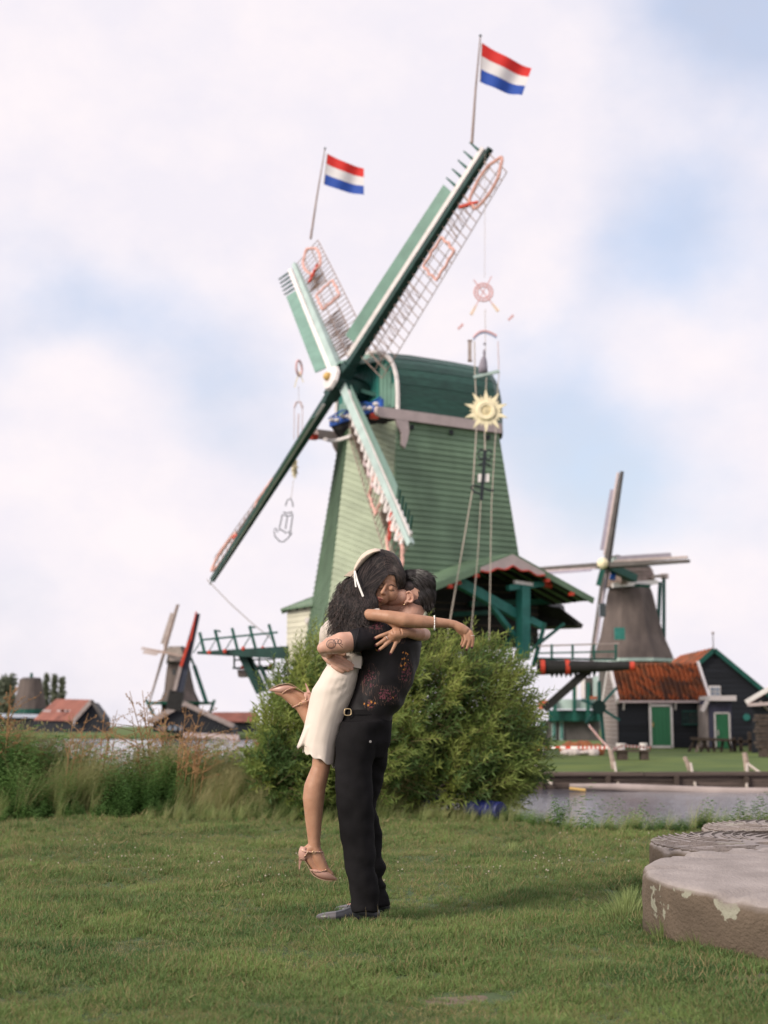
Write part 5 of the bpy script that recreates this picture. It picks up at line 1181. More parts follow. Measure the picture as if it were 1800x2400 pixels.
def shirt_material():
    m = mat('floral_black_shirt', (.014, .012, .014), .6, .3, 8, bump=.2, bscale=12, spec=.2); t = m.node_tree; b = t.nodes['Principled BSDF']; base = b.inputs['Base Color'].links[0].from_socket
    N = t.nodes.new; Lk = t.links.new; src = N('ShaderNodeTexCoord').outputs['Object']
    def mth(op, a, b_=None, c_=None, cl=False):
        q = N('ShaderNodeMath'); q.operation = op; q.use_clamp = cl
        for i, v in enumerate((a, b_, c_)):
            if v is None: continue
            if isinstance(v, (int, float)): q.inputs[i].default_value = v
            else: Lk(v, q.inputs[i])
        return q.outputs[0]
    def vdist(p, sc=(1, 1, 1)):
        q = N('ShaderNodeVectorMath'); q.operation = 'SUBTRACT'; Lk(src, q.inputs[0]); q.inputs[1].default_value = p
        q2 = N('ShaderNodeVectorMath'); q2.operation = 'MULTIPLY'; Lk(q.outputs[0], q2.inputs[0]); q2.inputs[1].default_value = sc
        q3 = N('ShaderNodeVectorMath'); q3.operation = 'LENGTH'; Lk(q2.outputs[0], q3.inputs[0]); return q3.outputs['Value'], q.outputs[0]
    nz_ = N('ShaderNodeTexNoise'); nz_.inputs['Scale'].default_value = 26; nz_.inputs['Detail'].default_value = 4; Lk(src, nz_.inputs[0])
    out = base
    def mixc(f, col, prev):
        q = N('ShaderNodeMix'); q.data_type = 'RGBA'; Lk(f, q.inputs[0]); Lk(prev, q.inputs[6]); q.inputs[7].default_value = (*col, 1); return q.outputs[2]
    # bunches: magenta dots with thin stems, orange petals beside them
    stems = None; dots = None; petals = None
    bun = [((862, 1590, -.17), 24, 36), ((955, 1578, -.13), 20, 38), ((908, 1630, -.17), 32, 22), ((880, 1462, -.2), 26, 20), ((945, 1495, -.19), 10, 14), ((868, 1652, -.16), 14, 12)]
    org = [((948, 1548, -.15), 12, 24), ((858, 1575, -.17), 7, 10), ((868, 1650, -.16), 18, 8), ((955, 1610, -.13), 8, 12), ((885, 1520, -.17), 12, 6), ((907, 1672, -.16), 8, 6), ((922, 1637, -.16), 8, 8)]
    def msk(lst):
        acc = None
        for (px, py, d), rx, rz in lst:
            v, _ = vdist(tuple(Q(px, py, d)), (1 / (rx * PX), .6 / (rx * PX), 1 / (rz * PX))); v = mth('SUBTRACT', 1.0, v); acc = v if acc is None else mth('MAXIMUM', acc, v)
        return acc
    mb_ = msk(bun); mo_ = msk(org)
    vo = N('ShaderNodeTexVoronoi'); vo.inputs['Scale'].default_value = 78; Lk(src, vo.inputs[0])
    dot = mth('COMPARE', vo.outputs['Distance'], .30, .10)
    vw = N('ShaderNodeTexVoronoi'); vw.inputs['Scale'].default_value = 58; Lk(src, vw.inputs[0]); dot2 = mth('LESS_THAN', vw.outputs['Distance'], .33)
    mp_ = N('ShaderNodeMapping'); mp_.inputs['Rotation'].default_value = (0, .5, 0); mp_.inputs['Scale'].default_value = (60, 12, 9); Lk(src, mp_.inputs[0])
    wv = N('ShaderNodeTexVoronoi'); wv.feature = 'DISTANCE_TO_EDGE'; wv.inputs['Scale'].default_value = 1.6; Lk(mp_.outputs[0], wv.inputs[0]); line = mth('LESS_THAN', wv.outputs['Distance'], .018)
    fb_ = mth('GREATER_THAN', mth('ADD', mb_, mth('MULTIPLY', nz_.outputs[0], .5)), .52); ft_ = mth('GREATER_THAN', mth('ADD', mb_, mth('MULTIPLY', nz_.outputs[0], .5)), .12); fo_ = mth('GREATER_THAN', mo_, .05)
    out = mixc(mth('MULTIPLY', mth('MULTIPLY', line, ft_), .6), (.23, .13, .10), out)
    out = mixc(mth('MULTIPLY', mth('MULTIPLY', dot, fb_), .6), (.26, .07, .10), out)
    out = mixc(mth('MULTIPLY', mth('MULTIPLY', dot2, fo_), .9), (.50, .20, .05), out)
    Lk(out, b.inputs['Base Color']); return m
m_shirt = shirt_material()

# ---- him
man = thing('person', (Q(845, 2150, -.1).x, 7.5, 0), 'dark haired person in black floral shirt and black trousers standing and lifting the other', 'person')
b = Body()
b.ell(972, 1386, .03, 45, 47, .078, -12)                       # skull
b.ell(944, 1390, .03, 36, 36, .066, 0)                         # face
b.ell(926, 1366, .03, 17, 16, .055)                            # brow
b.limb([(955, 1412, .03, 24), (915, 1419, .025, 19), (897, 1420, .02, 14)])      # jaw to chin
b.limb([(918, 1400, -.02, 19), (940, 1398, -.028, 19)])        # cheek
b.limb([(905, 1381, .02, 7), (894, 1394, .02, 7)])             # nose
b.limb([(972, 1418, .03, 28), (950, 1462, .02, 31), (930, 1490, .02, 34)])       # neck
b.limb([(918, 1492, -.12, 22), (918, 1492, .17, 24)]); b.limb([(915, 1505, .02, 46), (893, 1600, .02, 44), (862, 1680, .02, 38)])
b.limb([(895, 1494, -.14, 20), (850, 1499, -.215, 20), (800, 1507, -.26, 24.5), (776, 1513, -.265, 20), (757, 1519, -.262, 13.5)])   # near upper arm
b.limb([(757, 1519, -.262, 13.5), (764, 1526, -.15, 15), (786, 1532, -.03, 13)])
b.limb([(925, 1485, .20, 25), (850, 1500, .24, 22), (778, 1520, .17, 16), (766, 1535, .04, 13), (774, 1545, -.075, 12)])   # far arm round her back
# far hand with fingers laid on her waist
b.limb([(772, 1543, -.07, 12), (784, 1549, -.115, 13), (790, 1553, -.125, 12)])
for pts in ([(788, 1540, -.13, 5.6), (806, 1547, -.145, 5.4), (820, 1555, -.148, 4.8), (827, 1560, -.146, 4.2)], [(786, 1547, -.135, 5.6), (804, 1556, -.150, 5.4), (817, 1563, -.152, 4.8), (825, 1568, -.15, 4.2)],
            [(783, 1554, -.134, 5.4), (798, 1563, -.15, 5.2), (809, 1568, -.152, 4.7), (816, 1572, -.15, 4.1)], [(780, 1560, -.13, 5), (790, 1568, -.145, 4.8), (799, 1573, -.148, 4.2), (804, 1575, -.147, 3.8)],
            [(784, 1536, -.11, 6), (797, 1532, -.135, 5.5), (808, 1534, -.14, 4.6)]): b.limb(pts, 10)
b.limb([(846, 1712, -.05, 27), (832, 1889, -.1, 26), (853, 2110, -.12, 17), (857, 2142, -.12, 16)]); b.limb([(858, 1712, .09, 27), (853, 1889, .2, 26), (876, 2090, .32, 17), (880, 2115, .33, 16)])
b.limb([(855, 2150, -.12, 13), (790, 2158, -.12, 9)]); b.limb([(880, 2122, .33, 13), (820, 2126, .33, 9)])
tat = [(778, 1509), (790, 1504), (797, 1507)]
body = remeshed(b, 'body', m_skinm, man, .0034, 5)
def tattoo(m):
    t = m.node_tree; bs = t.nodes['Principled BSDF']; base = bs.inputs['Base Color'].links[0].from_socket; N = t.nodes.new; Lk = t.links.new; src = N('ShaderNodeTexCoord').outputs['Object']
    def ring_(p, r, w, filled=False):
        q = N('ShaderNodeVectorMath'); q.operation = 'DISTANCE'; Lk(src, q.inputs[0]); q.inputs[1].default_value = p
        c = N('ShaderNodeMath'); c.operation = 'LESS_THAN' if filled else 'COMPARE'; Lk(q.outputs['Value'], c.inputs[0]); c.inputs[1].default_value = r
        if not filled: c.inputs[2].default_value = w
        return c.outputs[0]
    dd_ = -.26 - .050
    prev = base
    for (px, py, r, w, fl_, f, col) in [(776, 1509, 10.5, 0, True, .42, (.16, .075, .045)), (776, 1509, 10.5, 1.0, False, .8, (.05, .035, .04)), (776, 1512, 6, .8, False, .6, (.06, .04, .04)), (788, 1503, 5.5, .8, False, .85, (.05, .035, .04)), (796, 1504, 4.6, .8, False, .85, (.05, .035, .04)), (803, 1518, 20, .7, False, 0, (.05, .035, .04))]:
        if f == 0: continue
        q = N('ShaderNodeMix'); q.data_type = 'RGBA'; k = N('ShaderNodeMath'); k.operation = 'MULTIPLY'; Lk(ring_(tuple(Q(px, py, dd_)), r * PX, w * PX, fl_), k.inputs[0]); k.inputs[1].default_value = f; Lk(k.outputs[0], q.inputs[0]); Lk(prev, q.inputs[6]); q.inputs[7].default_value = (*col, 1); prev = q.outputs[2]
    # two short handles
    for (x0, y0, x1, y1) in [(793, 1508, 803, 1518), (797, 1507, 804, 1512)]:
        A_, B_ = Q(x0, y0, dd_), Q(x1, y1, dd_); dirv = (B_ - A_); Ln = dirv.length; dirv.normalize()
        s1 = N('ShaderNodeVectorMath'); s1.operation = 'SUBTRACT'; Lk(src, s1.inputs[0]); s1.inputs[1].default_value = A_
        dt = N('ShaderNodeVectorMath'); dt.operation = 'DOT_PRODUCT'; Lk(s1.outputs[0], dt.inputs[0]); dt.inputs[1].default_value = dirv
        up = Vector((-dirv.z, 0, dirv.x)); d2 = N('ShaderNodeVectorMath'); d2.operation = 'DOT_PRODUCT'; Lk(s1.outputs[0], d2.inputs[0]); d2.inputs[1].default_value = up
        c1 = N('ShaderNodeMath'); c1.operation = 'COMPARE'; Lk(dt.outputs['Value'], c1.inputs[0]); c1.inputs[1].default_value = Ln / 2; c1.inputs[2].default_value = Ln / 2
        c2 = N('ShaderNodeMath'); c2.operation = 'COMPARE'; Lk(d2.outputs['Value'], c2.inputs[0]); c2.inputs[1].default_value = 0; c2.inputs[2].default_value = .9 * PX
        k = N('ShaderNodeMath'); k.operation = 'MULTIPLY'; Lk(c1.outputs[0], k.inputs[0]); Lk(c2.outputs[0], k.inputs[1]); k2 = N('ShaderNodeMath'); k2.operation = 'MULTIPLY'; Lk(k.outputs[0], k2.inputs[0]); k2.inputs[1].default_value = .8
        q = N('ShaderNodeMix'); q.data_type = 'RGBA'; Lk(k2.outputs[0], q.inputs[0]); Lk(prev, q.inputs[6]); q.inputs[7].default_value = (.05, .035, .04, 1); prev = q.outputs[2]
    Lk(prev, bs.inputs['Base Color'])
tattoo(m_skinm)
b = Body()
for y, l, r_, hd in []: pass
def rings_cloth(rows, n=56, fold=None):
    """rows: (py, left px, right px, centre depth, half depth[, slant px])"""
    out = []
    for j, row in enumerate(rows):
        py, l, r_, d, hd = row[:5]; sl = row[5] if len(row) > 5 else 0; rg = []
        for k in range(n):
            a = 2 * math.pi * k / n; ca, sa = math.cos(a), math.sin(a); f = fold(a, j / max(1, len(rows) - 1), j) if fold else 0
            px = (l + r_) / 2 + (r_ - l) / 2 * math.copysign(abs(ca) ** .9, ca) * (1 + f); rg.append(Q(px, py + sl * ca, d + hd * math.copysign(abs(sa) ** .9, sa) * (1 + f)))
        out.append(rg)
    return out
def interp_rows(rows, m_):
    out = []
    for i in range(len(rows) - 1):
        for k in range(m_):
            t = k / m_; out.append(tuple(a + (c - a) * t for a, c in zip(rows[i], rows[i + 1])))
    return out + [rows[-1]]
b.loft(rings_cloth(interp_rows([(1694, 800, 918, .02, .15), (1677, 806, 921, .02, .158), (1650, 815, 945, .02, .168), (1600, 833, 966, .02, .18), (1550, 845, 983, .02, .19), (1510, 848, 988, .02, .20), (1482, 858, 984, .02, .20), (1462, 885, 972, .02, .15), (1448, 915, 962, .02, .08)], 3)))
b.limb([(893, 1487, -.135, 31), (858, 1496, -.19, 27.5), (836, 1501, -.225, 26)], 18); b.limb([(915, 1487, .2, 32), (865, 1500, .235, 27)], 18)
b.limb([(882, 1478, -.115, 27), (940, 1476, -.12, 26), (960, 1480, 0, 28)])
def wrinkle(s=1.0, amp=.006, fx=9, fz=5):
    def f(p, n_): 
        q = Vector((p.x * fx + p.z * fz * .7, p.y * 4, p.z * fz - p.x * 3)); return amp * (mnoise.noise(q * 1.0) + .5 * mnoise.noise(q * 2.3))
    return f
shirt = remeshed(b, 'shirt', m_shirt, man, .0055, 5, disp=wrinkle(1, .010))
b = Body()   # cuff edge of the short sleeve
b.tube([Q(836, 1501, -.238) + Vector((0.000, .060 * math.cos(a), .060 * math.sin(a))) + Vector((.014 * math.sin(a), 0, 0)) for a in np.linspace(0, 2 * math.pi, 25)], .0035, 6); b.build('sleeve_hem', m_shirt, man, smooth=True)
b = Body()
nearleg = [(1690, 800, 900, -.07, .12), (1740, 788, 885, -.08, .115), (1797, 781, 872, -.09, .105), (1889, 790, 875, -.10, .095), (1967, 800, 878, -.11, .09), (2032, 810, 880, -.115, .086), (2106, 820, 886, -.12, .082), (2138, 820, 889, -.12, .085)]
farleg = [(1690, 822, 918, .10, .12), (1740, 815, 914, .12, .115), (1797, 815, 904, .15, .10), (1860, 812, 888, .18, .09), (1895, 812, 878, .2, .09), (1918, 815, 888, .22, .09), (1955, 820, 896, .24, .09), (2012, 827, 897, .28, .086), (2034, 830, 904, .29, .085), (2050, 832, 901, .30, .085), (2058, 833, 896, .305, .085), (2076, 835, 906, .315, .084), (2084, 836, 903, .32, .084), (2100, 838, 910, .325, .083), (2124, 840, 912, .33, .085)]
def legf(seed):
    def f(a, u, j): return .03 * mnoise.noise(Vector((math.cos(a) * 1.3, math.sin(a) * 1.3, u * 9 + seed))) + (.05 * mnoise.noise(Vector((math.cos(a), math.sin(a) * .6, u * 26 + seed))) * max(0, u - .55) * 2)
    return f
b.loft(rings_cloth(interp_rows(nearleg, 4), fold=legf(1))); b.loft(rings_cloth(interp_rows(farleg, 4), fold=legf(7)))
b.loft(rings_cloth([(1666, 806, 920, .02, .155), (1690, 798, 919, .02, .158), (1740, 787, 916, .02, .17), (1775, 790, 900, .02, .14)]))
b.ell(874, 2060, -.1, 10, 22, .06)
m_pk = m_trous
tr_ = remeshed(b, 'trousers', m_trous, man, .0055, 4, disp=wrinkle(1, .014, 8, 6))
b = MB(); rg = rings_cloth([(1663, 809, 918, .02, .159), (1675, 805, 917, .02, .159)]); b.loft(rg, cap=False); b.build('belt', m_trous, man, smooth=True)
b = MB(); c = Q(815, 1669, -.125); b.tube([c + Vector((.018 * math.copysign(abs(math.cos(a)) ** .6, math.cos(a)), -.01 * math.cos(a) * 0, .017 * math.copysign(abs(math.sin(a)) ** .6, math.sin(a)))) for a in np.linspace(0, 2 * math.pi, 25)], .003, 6, cap=False); b.build('buckle', m_stud, man, smooth=True)
b = MB(); c = Q(868, 1738, -.197); b.tube([c + Vector((0, .012, 0)), c + Vector((0, .003, 0))], .0065, 12); b.build('pocket_button', mat('metal_button', (.32, .30, .29), .35, .1, 9, metal=.6), man)
# his shoes
def dress_shoe(heel, toe, d, pr_):
    """lofted along its length; heel and toe in picture px"""
    h_, t_ = Q(heel[0], heel[1], d), Q(toe[0], toe[1], d); h_.z = ground_z(h_.x, h_.y); t_.z = ground_z(t_.x, t_.y); ax = t_ - h_; Ln = ax.length; ax.normalize(); sd_ = ax.cross(EZ)
    sec = [(-.02, .018, .052), (.0, .030, .066), (.08, .036, .072), (.2, .038, .084), (.32, .040, .092), (.42, .043, .082), (.55, .047, .062), (.68, .049, .050), (.80, .046, .044), (.90, .036, .038), (.97, .022, .030), (1.0, .008, .022)]
    b = MB(); rings = []
    for u, w, h in sec:
        rg = []
        for k in range(20):
            a = 2 * math.pi * k / 20; x, z = math.cos(a), math.sin(a); rg.append(h_ + ax * Ln * u + sd_ * w * math.copysign(abs(x) ** .75, x) + EZ * (.006 + h * (.5 + .5 * math.copysign(abs(z) ** .8, z))))
        rings.append(rg)
    b.loft(rings); me_ = b.build('shoe', [m_dshoe, m_dshoe2], man, smooth=True)
    for p in me_.data.polygons:
        if (me_.data.vertices[p.vertices[0]].co - h_).dot(ax) > Ln * .56: p.material_index = 1
    b = MB(); b.loft([[h_ + ax * Ln * u + sd_ * w * 1.06 * q + EZ * z for q, z in ((-1, 0.0), (1, 0.0), (1, .008), (-1, .008))] for u, w, h in sec]); b.build('sole', m_interior, me_)
    for k in range(4):
        u = .40 + .055 * k; hh = .088 - .012 * k; b = MB(); b.tube([h_ + ax * Ln * u - sd_ * .026 + EZ * hh * .86, h_ + ax * Ln * (u + .01) + EZ * (hh + .006), h_ + ax * Ln * u + sd_ * .026 + EZ * hh * .86], .0022, 5); b.build('lace', m_interior, me_)
    b = MB(); c = h_ + ax * Ln * .40 + EZ * .088
    for s_ in (-1, 1): b.tube([c, c + ax * .02 * s_ + sd_ * .025 + EZ * .01, c + ax * .035 * s_ + sd_ * .045 - EZ * .02, c + ax * .04 * s_ + sd_ * .05 - EZ * .045], .002, 5)
    b.build('bow', m_interior, me_)['kind'] = 'stuff'
dress_shoe((887, 2166), (741, 2166), -.12, 1); dress_shoe((911, 2139), (783, 2139), .33, 2)
# ear
b = Body()
ring_e = [(960 + 8.5 * math.cos(a), 1399 + 12 * math.sin(a) + 2.5 * math.cos(a)) for a in np.linspace(-2.5, 1.9, 15)]
b.limb([(x, y, -.060 - .004 * math.sin(i / 14 * math.pi), 2.5) for i, (x, y) in enumerate(ring_e)], 8); b.ell(959, 1400, -.052, 8, 11, .010); b.limb([(954, 1409, -.056, 4), (950, 1413, -.054, 3.4)]); b.limb([(956, 1394, -.060, 1.8), (960, 1401, -.062, 1.8), (956, 1406, -.060, 2)])
remeshed(b, 'ear', m_skinm, man, .0024, 3)
MB().ball(Q(947, 1417, -.062), .003, 8, 6).build('earring', m_stud, man)
b = MB(); b.tube([Q(949 + 2.4 * math.cos(a), 1418 + 3 * math.sin(a), -.062) for a in np.linspace(0, 6.28, 13)], .0010, 5); pass
# closed eye and brow glimpsed at her cheek
b = MB(); b.tube([Q(917, 1379, -.035), Q(925, 1381, -.042), Q(932, 1379, -.046)], .0016, 5); b.build('eyelash', m_hair, man)
b = MB(); b.tube([Q(914, 1367, -.030), Q(925, 1364, -.040), Q(937, 1368, -.048)], [.002, .0035, .002], 6); b.build('eyebrow', m_hair, man)
b = Body(); b.ell(960, 1378, .03, 31, 23, .0845, -12); b.ell(978, 1412, .03, 26, 17, .072)
remeshed(b, 'hair_fade', m_fade, man, .004, 4)
b = Body(); b.ell(984, 1368, .03, 37, 31, .088, 20); b.ell(992, 1396, .03, 28, 32, .080); b.ell(962, 1354, .02, 26, 16, .074); b.ell(998, 1410, .03, 19, 20, .066)
hairm = remeshed(b, 'hair', m_hair, man, .0045, 40)
def strands(name, lst, m, parent, w=.0016):
    b = MB()
    for pts in lst:
        k = len(b.v); n = len(pts)
        for i, p in enumerate(pts):
            d = (pts[min(i + 1, n - 1)] - pts[max(i - 1, 0)]).normalized(); s_ = d.cross(Vector((0, -1, .2))).normalized() * w * (1 - .75 * (i / (n - 1)) ** 2); b.v += [tuple(p - s_), tuple(p + s_)]
        for i in range(n - 1): b.f.append((k + 2 * i, k + 2 * i + 1, k + 2 * i + 3, k + 2 * i + 2)); b.m.append(0)
    o = b.build(name, m, parent, smooth=True, fix=False); o['kind'] = 'stuff'; return o
from mathutils.bvhtree import BVHTree
def bvh_of(o): return BVHTree.FromPolygons([v.co[:] for v in o.data.vertices], [p.vertices[:] for p in o.data.polygons])
def hug(pts, bv, off, lift=0.0):
    out = []; n = len(pts)
    for i, p in enumerate(pts):
        loc, no, _, dist = bv.find_nearest(p)
        o_ = off + lift * (i / (n - 1)) ** 2
        if loc is not None and (p - loc).dot(no) < o_: p = loc + no * o_
        out.append(p)
    return out
random.seed(31); lst = []; bvm = bvh_of(hairm); vs_ = hairm.data.vertices
def flow(bv, p, dirf, L, n, off, lift, wob=.1):
    pts = []; st = L / n
    for i in range(n + 1):
        loc, no, _, _ = bv.find_nearest(p); o_ = off + lift * (i / n) ** 2; q = loc + no * o_; pts.append(q); d = dirf(q) + rdir() * wob; d = d - no * d.dot(no); p = q + (d.normalized() if d.length > 1e-4 else d) * st
    return pts
for i in range(2600):
    v = vs_[random.randrange(len(vs_))].co
    if v.y > D0 + .05: continue
    L = random.uniform(.025, .055); lst.append(flow(bvm, v.copy(), lambda q: Vector((.75 if q.z > Q(0, 1380).z else .35, 0, .25 if q.x < Q(968, 0).x and q.z > Q(0, 1362).z else -.8)), L, 5, .0012 + .003 * random.random(), random.uniform(0, .010)))
for i in range(60):     # ragged nape
    base = Q(random.uniform(992, 1017), random.uniform(1412, 1426), random.uniform(-.05, .08)); d = Vector((random.uniform(-.1, .3), random.uniform(-.2, .2), -1)); lst.append([base + d * .026 * t + rdir() * .0015 for t in (0, .4, .8, 1)])
for i in range(22):
    a = random.uniform(.5, 2.3); base = Q(982 + 38 * math.cos(a), 1380 - 42 * math.sin(a), random.uniform(-.04, .06)); d = Vector((math.cos(a) * .6 + .7, 0, math.sin(a) * .7)); L = random.uniform(.012, .03); lst.append([base + d * L * t + Vector((.3, 0, -.6)) * L * t * t for t in (0, .4, .8, 1)])
lst.append([Q(1003, 1358, 0), Q(1010, 1352, 0), Q(1015, 1342, 0), Q(1013, 1330, 0)])
strands('hair_strands', lst[::2], m_hair, man, .0015); strands('hair_strands', lst[1::2], mat('hair_sheen', (.045, .036, .034), .4, .3, 30, spec=.5), man, .0013)

# ---- her
wom = thing('person', Q(800, 2060, 0), 'person in cream skirt and studded heels with long dark curly hair, held off the ground', 'person')
b = Body()
b.ell(898, 1346, .0, 45, 52, .098, 10); b.ell(904, 1374, -.038, 31, 40, .072, 18)
b.ell(911, 1354, -.062, 24, 22, .045, 10)                     # forehead
b.limb([(893, 1396, -.066, 22), (884, 1408, -.068, 15), (879, 1413, -.068, 10)])        # chin
b.limb([(882, 1386, -.066, 17), (915, 1392, -.066, 18)])      # cheeks
b.limb([(905, 1370, -.108, 4.5), (900, 1381, -.120, 3.8), (896, 1389, -.130, 4.8)]); b.ell(899, 1391, -.120, 7, 4, .010)
b.limb([(884, 1401, -.118, 3.4), (889, 1402.5, -.124, 4.0), (896, 1405, -.120, 3.4)])   # lips
b.limb([(884, 1405.5, -.114, 3), (889, 1408, -.119, 4.2), (894, 1409, -.115, 3)])
b.ell(893, 1376, -.098, 7, 5.5, .014); b.ell(917, 1380, -.100, 7, 5.5, .014)    # eyelids
b.limb([(870, 1410, -.01, 24), (848, 1440, .0, 28)])          # neck
b.limb([(848, 1450, -.10, 26), (848, 1450, .12, 26)]); b.limb([(832, 1465, 0, 44), (815, 1510, 0, 42), (806, 1560, 0, 33), (795, 1600, .02, 32)])
# near arm over his shoulder
b.limb([(840, 1446, -.12, 20), (866, 1441, -.19, 13.5), (880, 1442, -.22, 13.5), (913, 1446, -.25, 15), (948, 1453, -.262, 17), (985, 1457, -.25, 15.5), (1018, 1459, -.23, 12.5), (1050, 1461, -.215, 10), (1066, 1464, -.21, 9.6)])
b.limb([(1066, 1464, -.21, 9.6), (1080, 1472, -.21, 11), (1093, 1480, -.205, 10.5)], flat=.75); b.limb([(1076, 1474, -.205, 9), (1086, 1483, -.20, 9)], flat=.8)
for pts in ([(1103, 1482, -.215, 5.0), (1108, 1495, -.215, 4.6), (1108, 1506, -.21, 4.1), (1106, 1516, -.205, 3.5)], [(1097, 1485, -.215, 5.0), (1101, 1500, -.215, 4.6), (1098, 1511, -.21, 4.1), (1094, 1521, -.205, 3.5)],
            [(1090, 1486, -.21, 4.9), (1092, 1500, -.215, 4.5), (1088, 1509, -.21, 4.0), (1084, 1517, -.205, 3.4)], [(1083, 1484, -.195, 4.6), (1086, 1497, -.19, 4.1), (1084, 1505, -.185, 3.6), (1081, 1511, -.18, 3.1)],
            [(1084, 1478, -.185, 5.2), (1094, 1490, -.165, 4.8), (1097, 1501, -.16, 4.0)]): b.limb(pts, 10)
# far arm behind him, forearm back over his shoulder blade
b.limb([(848, 1450, .12, 24), (905, 1462, .19, 20), (960, 1476, .16, 19), (992, 1487, .05, 15), (995, 1487, .0, 14.5)])
b.limb([(995, 1487, 0, 14.5), (982, 1486, -.12, 15.5), (966, 1485, -0.199, 12), (953, 1483, -0.224, 10)])
b.limb([(953, 1483, -0.224, 10), (938, 1484, -0.237, 13), (925, 1487, -0.239, 14), (919, 1491, -0.238, 13)], flat=.7); b.limb([(930, 1492, -0.234, 11), (930, 1499, -0.232, 9)], flat=.7)
for pts in ([(936, 1477, -0.237, 6), (922, 1466, -0.242, 5.4), (911, 1459, -0.244, 4.8), (901, 1455, -0.246, 3.8)], [(916, 1482, -0.240, 5.2), (902, 1487, -0.250, 4.8), (890, 1491, -0.250, 4.3), (879, 1496, -0.250, 3.6)],
            [(913, 1491, -0.240, 5.3), (902, 1499, -0.248, 4.9), (892, 1506, -0.248, 4.4), (882, 1512, -0.248, 3.7)], [(917, 1499, -0.238, 5.2), (907, 1508, -0.246, 4.7), (898, 1516, -0.246, 4.2), (889, 1523, -0.246, 3.5)],
            [(929, 1503, -0.234, 5.0), (925, 1513, -0.239, 4.4), (920, 1523, -0.240, 3.9), (916, 1531, -0.240, 3.2)]): b.limb(pts, 10)
# legs
b.limb([(787, 1610, -.0, 30), (758, 1720, -.02, 25), (755, 1775, -.03, 22), (752, 1800, -.03, 21), (738, 1845, -.025, 25), (735, 1870, -.025, 25), (735, 1924, -.02, 19), (736, 1966, -.02, 14.5), (737, 1985, -.02, 14)])
b.limb([(787, 1610, .07, 30), (765, 1690, .10, 26), (762, 1730, .10, 23), (745, 1710, .09, 20), (728, 1686, .085, 18), (709, 1662, .08, 13.5), (707, 1655, .08, 13.5)])
SH1 = (Vector((705, 2005)), 33.0, 1.0, -.02); SH2 = (Vector((726, 1630)), 187.0, .93, .08)
def shmap(S, u, v, w=0.0):
    """shoe drawing coordinates (px relative to shoe one's heel) turned into the other shoe's place"""
    o, ang, k, d = S; r_ = R(ang - 33.0); x = (u * math.cos(r_) - v * math.sin(r_)) * k; y = (u * math.sin(r_) + v * math.cos(r_)) * k; return (o.x + x, o.y + y, d + w)
for S in (SH1, SH2):
    k = S[2]
    b.limb([(*shmap(S, 31, -20), 14 * k), (*shmap(S, 10, -7), 12 * k)]); b.limb([(*shmap(S, 31, -20), 14 * k), (*shmap(S, 42, 8), 14 * k), (*shmap(S, 54, 32), 12 * k), (*shmap(S, 70, 44), 7 * k)]); b.limb([(*shmap(S, 10, -6), 11 * k), (*shmap(S, 34, 28), 9 * k), (*shmap(S, 48, 42), 8 * k)])
bodyw = remeshed(b, 'body', m_skinw, wom, .0032, 5)
